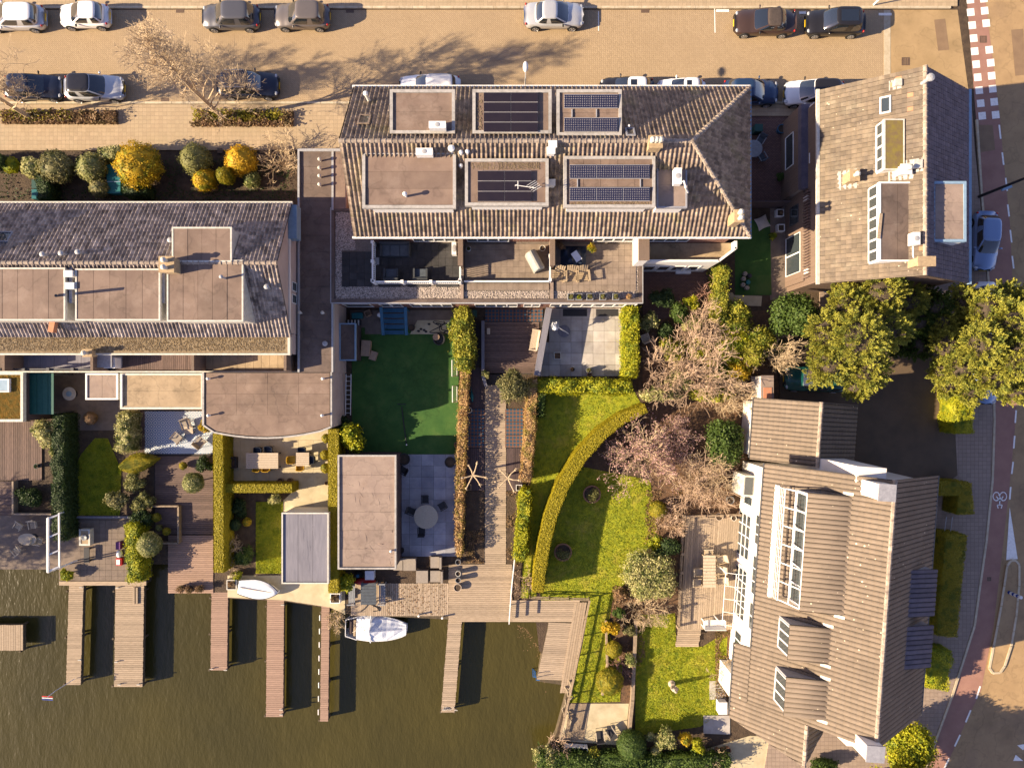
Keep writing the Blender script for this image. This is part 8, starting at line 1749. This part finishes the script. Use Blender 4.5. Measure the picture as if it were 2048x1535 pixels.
t = thing('sailing_boat', 'small sailing boat under a crumpled white cover moored at the waterside deck', 'boat', (0, 0, 0))
L_, W_ = 4.55, 1.95; hull(t, L_, W_, .75, 'gelcoat', .45, .72)
ds = deckshape(L_, W_, .45, .72)
V = []; g_ = random.Random(3)
def cov(x0, x1, ridge, nm, z0=.80):
    V = []; rows = [d for d in ds if x0 <= d[2] <= x1]; K = 11
    for i, (x, w, f) in enumerate(rows):
        e = 1 - abs(2 * (f - x0) / (x1 - x0) - 1)
        for j in range(K): s_ = j / (K - 1) * 2 - 1; V.append((x, s_ * w * 1.01, z0 + ridge(f) * (1 - abs(s_)) ** .8 + (g_.uniform(-.03, .03) if 0 < j < K - 1 else -.05)))
    F = [(i * K + j, (i + 1) * K + j, (i + 1) * K + j + 1, i * K + j + 1) for i in range(len(rows) - 1) for j in range(K - 1)]
    b = MB(); b.add(V, F); return b.build(nm, 'canvas_white', t, smooth=False)
cov(.43, 1.0, lambda f: .75 * max(0, 1 - (f - .43) / .57) ** 1.3 + .05, 'foredeck_cover'); cov(.18, .44, lambda f: .12 + .62 * max(0, (f - .18) / .26) ** 1.5, 'cockpit_cover')
MB().box(-L_ / 2 + .25, -.52, .55, -L_ / 2 + .80, .52, .60).build('cockpit', 'wood_dark', t); MB().box(-L_ / 2 + .62, -.6, .74, -L_ / 2 + .78, .6, .78).build('thwart', 'teak', t)
b = MB(); b.tube([(-L_ / 2 + .05, -.6, .82), (-L_ / 2 + .04, .6, .82)], .03, 5); b.tube([(-L_ / 2 + .05, .6, .82), (-L_ / 2 + .9, .85, .86)], .03, 5); b.tube([(-L_ / 2 + .05, -.6, .82), (-L_ / 2 + .9, -.85, .86)], .03, 5); b.build('gunwale', 'gelcoat', t)
b = MB(); b.tube([(-.33, -1.0, .9), (-.33, -.5, 1.35), (-.33, 0, 1.55), (-.33, .5, 1.35), (-.33, 1.0, .9)], .045, 6); b.build('seam', 'canvas_white', t); b = MB(); b.tube([(-1.7, -.3, .9), (-1.0, .2, 1.1), (-.45, -.2, 1.4)], .018, 4); b.tube([(-2.1, .75, .85), (-1.5, 1.3, .7), (-1.2, 1.5, .5)], .02, 4); b.build('rope', 'rope', t)
p = P(752, 1255, -.3); t.location = (p.x, p.y, -.95); t.rotation_euler = (0, 0, R(-1.5))
t = thing('dinghy', 'white covered dinghy on the quay between two jetties', 'boat', (0, 0, 0)); L_, W_ = 2.95, 1.42; hull(t, L_, W_, .5, 'gelcoat', .12, .66); ds = deckshape(L_, W_, .12, .66)
V = []; K = 9
for x, w, f in ds:
    for j in range(K): s_ = j / (K - 1) * 2 - 1; V.append((x, s_ * w, .52 + .12 * f * f + .16 * (1 - s_ * s_) ** .7 * (1 if .03 < f < .98 else 0)))
b = MB(); b.add(V, [(i * K + j, (i + 1) * K + j, (i + 1) * K + j + 1, i * K + j + 1) for i in range(len(ds) - 1) for j in range(K - 1)]); b.build('cover', 'canvas_white', t, smooth=True); b = MB(); b.tube([(-L_ / 2 + .1, .05, .74), (0, 0, .76), (L_ / 2 - .35, -.02, .76)], .03, 5); b.build('boom', 'teak_light', t); b = MB()
for s_ in (1, -1): b.tube([(x, s_ * w * 1.01, .53 + .12 * f * f) for x, w, f in ds], .03, 5)
b.build('gunwale', 'charcoal', t); p = P(518, 1177, .4); t.location = (p.x, p.y, .03); t.rotation_euler = (0, 0, R(-7))
# ---------------- street furniture ----------------
def lamp(label, x, y, h, m='grey_metal'):
    t = thing('street_lamp', label, 'street lamp', (x, y, 0)); MB().tube([(x, y, 0), (x, y, h * .3), (x, y, h)], [.09, .07, .045], 10).build('pole', m, t); MB().lathe([(.14, 0), (.14, .5), (.1, .6)], 10, (x, y, 0)).build('base', m, t); MB().tube([(x, y, h), (x, y + .15, h + .12), (x, y + .5, h + .15)], .035, 6).build('arm', m, t); b = MB(); b.ell((x + .0, y + .62, h + .15), (.17, .36, .12), 12, 8); b.build('lamp_head', 'white_paint', t, smooth=True)
lamp('white headed street lamp behind the ridge of the terraced house', .86, 19.5, 7.0)
p = P(1956, 394, 0); t = thing('street_lamp', 'dark lamp post leaning out of the right edge of the picture', 'street lamp', (p.x, p.y, 0)); MB().tube([(p.x, p.y, 0), (p.x, p.y, 8.5)], [.11, .07], 10).build('pole', 'charcoal', t); MB().cbox(p.x + .35, p.y + .05, 2.3, 2.42, .75, .35, .35).build('sign_plate', 'pale_blue_trim', t); MB().tube([(p.x, p.y, 8.5), (p.x + 1.2, p.y + .3, 8.8)], .05, 6).build('arm', 'charcoal', t)
p = P(1746, 12, 0); t = thing('street_sign', 'slim white pole rising at the top edge near the junction', 'pole', (p.x, p.y, 0)); MB().tube([(p.x, p.y, .1), (p.x, p.y, 4.5)], .045, 8).build('pole', 'white_paint', t); MB().lathe([(.3, 0), (.3, .02), (0, .025)], 16, (p.x, p.y, 4.5)).build('cap', 'white_paint', t)
p = P(2018, 1184, .1); t = thing('bollard', 'blue and white striped bollard on the traffic island', 'bollard', (p.x, p.y, .1))
for k in range(6): MB().lathe([(.12, .2 * k), (.12, .2 * (k + 1) - .002), (0.0, .2 * (k + 1) - .001)], 12, (p.x, p.y, .1)).build('band', 'white_paint' if k % 2 else 'flag_blue', t)
p = P(1936, 345, .3); t = thing('paper_sheet', 'crumpled pale paper lying on the pavement by the corner house', 'litter', (p.x, p.y, .1)); b = MB(); b.add([(p.x - .25, p.y - .2, .11), (p.x + .2, p.y - .25, .14), (p.x + .28, p.y + .2, .12), (p.x - .2, p.y + .22, .16)], [(0, 1, 2, 3)]); b.build('sheet', 'canvas_white', t)
for k, (u, v) in enumerate(((1888, 1050), (1902, 1050))): pass
t = thing('garden_gate', 'small grey garden gate between the hedge blocks of the villa', 'gate', P(1900, 1048, 0))
for u in (1893, 1905): MB().tube([P(u, 1034, 1.0), P(u - 4, 1062, 1.0)], .03, 5).build('rail', 'grey_metal', t); q = P(u, 1034, 0); MB().tube([q, P(u, 1034, 1.0)], .04, 6).build('post', 'grey_metal', t)
# flag on the second jetty
p = P(134, 1366, .1); t = thing('flag', 'red white and blue flag on a slanting pole at the jetty end', 'flag', (p.x, p.y, 0)); e = P(132, 1371, .0); tip = Vector((p.x - .2, p.y - .15, 1.9)); base_ = P(150, 1356, .05); MB().tube([base_, Vector((p.x + .1, p.y + .1, 1.5)), tip], .025, 6).build('pole', 'white_paint', t)
for k, m_ in enumerate(('flag_red', 'canvas_white', 'flag_blue')): y0 = tip.y - .05 - .11 * k; b = MB(); b.add([(tip.x + .25, y0, 1.75), (tip.x - .62, y0 - .02, 1.6), (tip.x - .66, y0 - .13, 1.5), (tip.x + .22, y0 - .11, 1.65)], [(0, 1, 2, 3)]); b.build('stripe', m_, t)
# statue, cushions, poufs, parasol stand
p = P(1346, 1372, .5); t = thing('statue', 'small pale stone garden statue casting a long shadow on the lower lawn', 'statue', (p.x, p.y, 0)); MB().lathe([(.26, 0), (.26, .08), (.18, .14), (.15, .5), (.2, .56), (0, .57)], 14, (p.x, p.y, 0)).build('pedestal', 'stone_pale', t)
b = MB(); b.lathe([(.17, .57), (.19, .75), (.15, .92), (.21, 1.08), (.17, 1.16), (.07, 1.2), (.06, 1.25), (.11, 1.32), (.12, 1.4), (.08, 1.47), (0, 1.49)], 14, (p.x, p.y, 0), 1.0, .72)
for s_ in (-1, 1): b.tube([(p.x + s_ * .19, p.y, 1.1), (p.x + s_ * .24, p.y + .04, .92), (p.x + s_ * .10, p.y + .16, .82)], [.055, .05, .04], 7)
b.build('figure', 'stone_pale', t, smooth=True)
p = P(1525, 445, .2); t = thing('cushion', 'large pale square floor cushion on the small turf', 'cushion', (0, 0, 0)); b = MB(); n = 8; V = []
for sgn in (1, -1): V += [((i / n - .5) * .95 * (1 - .18 * (1 - abs(2 * j / n - 1)) ** 2 * 0 - .12 * math.sin(math.pi * j / n)), (j / n - .5) * .95 * (1 - .12 * math.sin(math.pi * i / n)), .14 + sgn * .13 * math.sin(math.pi * i / n) ** .6 * math.sin(math.pi * j / n) ** .6) for i in range(n + 1) for j in range(n + 1)]
m1 = (n + 1) ** 2; b.add(V, [(i * (n + 1) + j, (i + 1) * (n + 1) + j, (i + 1) * (n + 1) + j + 1, i * (n + 1) + j + 1) for i in range(n) for j in range(n)] + [(m1 + i * (n + 1) + j + 1, m1 + (i + 1) * (n + 1) + j + 1, m1 + (i + 1) * (n + 1) + j, m1 + i * (n + 1) + j) for i in range(n) for j in range(n)]); b.build('pillow', 'fabric_cream', t, smooth=True); t.location = (p.x, p.y, .03); t.rotation_euler = (0, 0, R(24))
for i, (u, v, m_, l) in enumerate(((1491, 547, 'fabric_pouf', 'tan round pouf on the small turf, topmost'), (1500, 551, 'charcoal', 'dark round pouf on the small turf'), (1488, 557, 'fabric_pouf', 'tan round pouf on the small turf, leftmost'), (1497, 564, 'plastic_teal', 'blue green round pouf on the small turf'), (1487, 569, 'fabric_pouf', 'tan round pouf on the small turf, lower left'), (1495, 575, 'fabric_pouf', 'tan round pouf on the small turf, lowest'))):
    p = P(u, v, .35); t = thing('pouf', l, 'pouf', (p.x, p.y, .02), 'round poufs on the small turf'); MB().lathe([(.12, 0), (.17, .06), (.18, .25), (.15, .34), (0, .36)], 14, (p.x, p.y, .02)).build('seat', m_, t); MB().lathe([(.03, .36), (.03, .375), (0, .38)], 8, (p.x, p.y, .02)).build('button', m_, t)
t = thing('parasol_stand', 'white parasol arm with a crumpled canopy standing on the stone terrace', 'parasol', P(1120, 657, 0)); MB().tube([P(1137, 667, .15), P(1118, 655, 1.6), P(1112, 650, 1.9)], .035, 6).build('pole', 'white_paint', t); g_ = Crown(nseed()); p = P(1110, 652, 1.8); g_.blob(tuple(p), (.25, .28, .3), 160, .16, .8, .9, .4, -.9, .5); g_.done('canopy', 'canvas_white', t); pp = P(1128, 662, .06); MB().lathe([(.45, 0), (.45, .05), (0, .07)], 20, (pp.x, pp.y, .06)).build('base', 'felt_grey', t)
for u in (1155, 1215): p0_ = P(u - 24, 617, .09); 
boxthing('door_mat', 'dark door mat by the windows of the stone terrace, left one', 'mat', 1150, 625, 1.7, .5, .03, 'charcoal', .06, part='mat'); boxthing('door_mat', 'dark door mat by the windows of the stone terrace, right one', 'mat', 1214, 625, 1.55, .5, .03, 'charcoal', .06, part='mat')
boxthing('bench_box', 'white low bench below the white bay', 'box', 1367, 543, 1.05, .28, .4, 'white_paint', .015); crate('small white framed planter below the white bay', 1321, 537, .5, .4, .3, 'white_paint', .015)
p = P(1391, 540, .6); t = thing('gardening_light', 'small white lamp on a stand below the white bay', 'lamp', (p.x, p.y, .015)); MB().tube([(p.x, p.y, .015), (p.x, p.y, .9)], .025, 6).build('stand', 'white_paint', t); b = MB(); b.ell((p.x, p.y, .98), (.12, .12, .12), 10, 8); b.build('globe', 'white_paint', t, smooth=True)
boxthing('wooden_stump', 'pale wooden block standing on the brown plank deck', 'block', 977, 662, .22, .42, .3, 'teak_light', .06)
b = MB(); p0, p1 = P(943, 782, .15), P(945, 803, .15); b.tube([p0, p0.lerp(p1, .5), p1], [.03, .13, .04], 8); b.tube([P(941, 770, .15), p0], .02, 5); o = b.build('paddle', 'plastic_teal', None, True); tag(o, 'teal bladed paddle lying on the narrow side deck', 'paddle')
pool = flat('basement_well', 'roof_under', [(941, 645), (964, 645), (966, 730), (941, 730)], .014)
# waterside odds: driftwood branch and boards on the right bank
b = MB()
for k in range(7): g_ = random.Random(k); p = P(1134 + g_.uniform(-6, 6), 1360 + 12 * k, .15); b.tube([p, p + Vector((g_.uniform(-.3, .3), -.3, .1)), p + Vector((g_.uniform(-.4, .4), -.75, .05))], [.07, .06, .03], 6)
o = b.build('driftwood', 'bark_grey', None, True); tag(o, 'bleached driftwood heap on the slanting bank by the lake', 'driftwood')
t = thing('swim_ladder', 'blue topped swim ladder at the corner of the waterside deck', 'ladder', P(1070, 1350, 0))
for d in (-.12, .12): p = P(1069, 1352, .2); MB().tube([(p.x + d, p.y - d, -1.1), (p.x + d, p.y - d, .5), (p.x + d + .25, p.y - d, .55)], .025, 6).build('rail', 'plastic_blue', t)
for k in range(4): MB().tube([(p.x - .12, p.y + .12, -.9 + .3 * k), (p.x + .12, p.y - .12, -.9 + .3 * k)], .02, 5).build('rung', 'plastic_blue', t)
boxthing('storage_box', 'white storage box against the lower villa wall', 'box', 1446, 1416, .6, .85, .7, 'white_paint', .02); slabz('paving_slab', 'stone_tile', [(1419, 1361), (1454, 1361), (1453, 1398), (1419, 1398)], .05, 0); slabz('paving_slab', 'stone_tile', [(1407, 1430), (1460, 1430), (1460, 1468), (1407, 1466)], .05, 0)
t = thing('bin_bag', 'blue plastic bag lying under the conifer at the corner house', 'bag', P(1655, 577, 0)); b = MB(); p = P(1655, 577, .4); b.ell((p.x, p.y, .38), (.42, .28, .3), 12, 8, noise=.03); b.build('bag', 'plastic_blue', t, smooth=True)
crate('white timber planter frame at the bottom of the lower terrace', 1152, 1503, 1.7, .7, .5, 'white_paint', .0, -3, 'planter')
t = thing('small_cabin', 'little white and orange lean-to at the left end of the garage', 'shed', P(1540, 775, 0)); x0, y0, x1, y1 = RECT(1524, 752, 1546, 800, 2.2); MB().box(x0, y0, 0, x1, y1, 2.1).build('wall', 'render_white', t); MB().box(x0 - .05, y0 - .05, 2.1, x1 + .05, y1 + .05, 2.2).build('roof', 'felt_pale', t); MB().box(x0 + .1, y0 + .1, 2.201, x1 - .1, y0 + .9, 2.24).build('orange_cover', 'tile_orange', t)
for o in list(bpy.data.objects):
    if 'used' in o.keys(): del o['used']
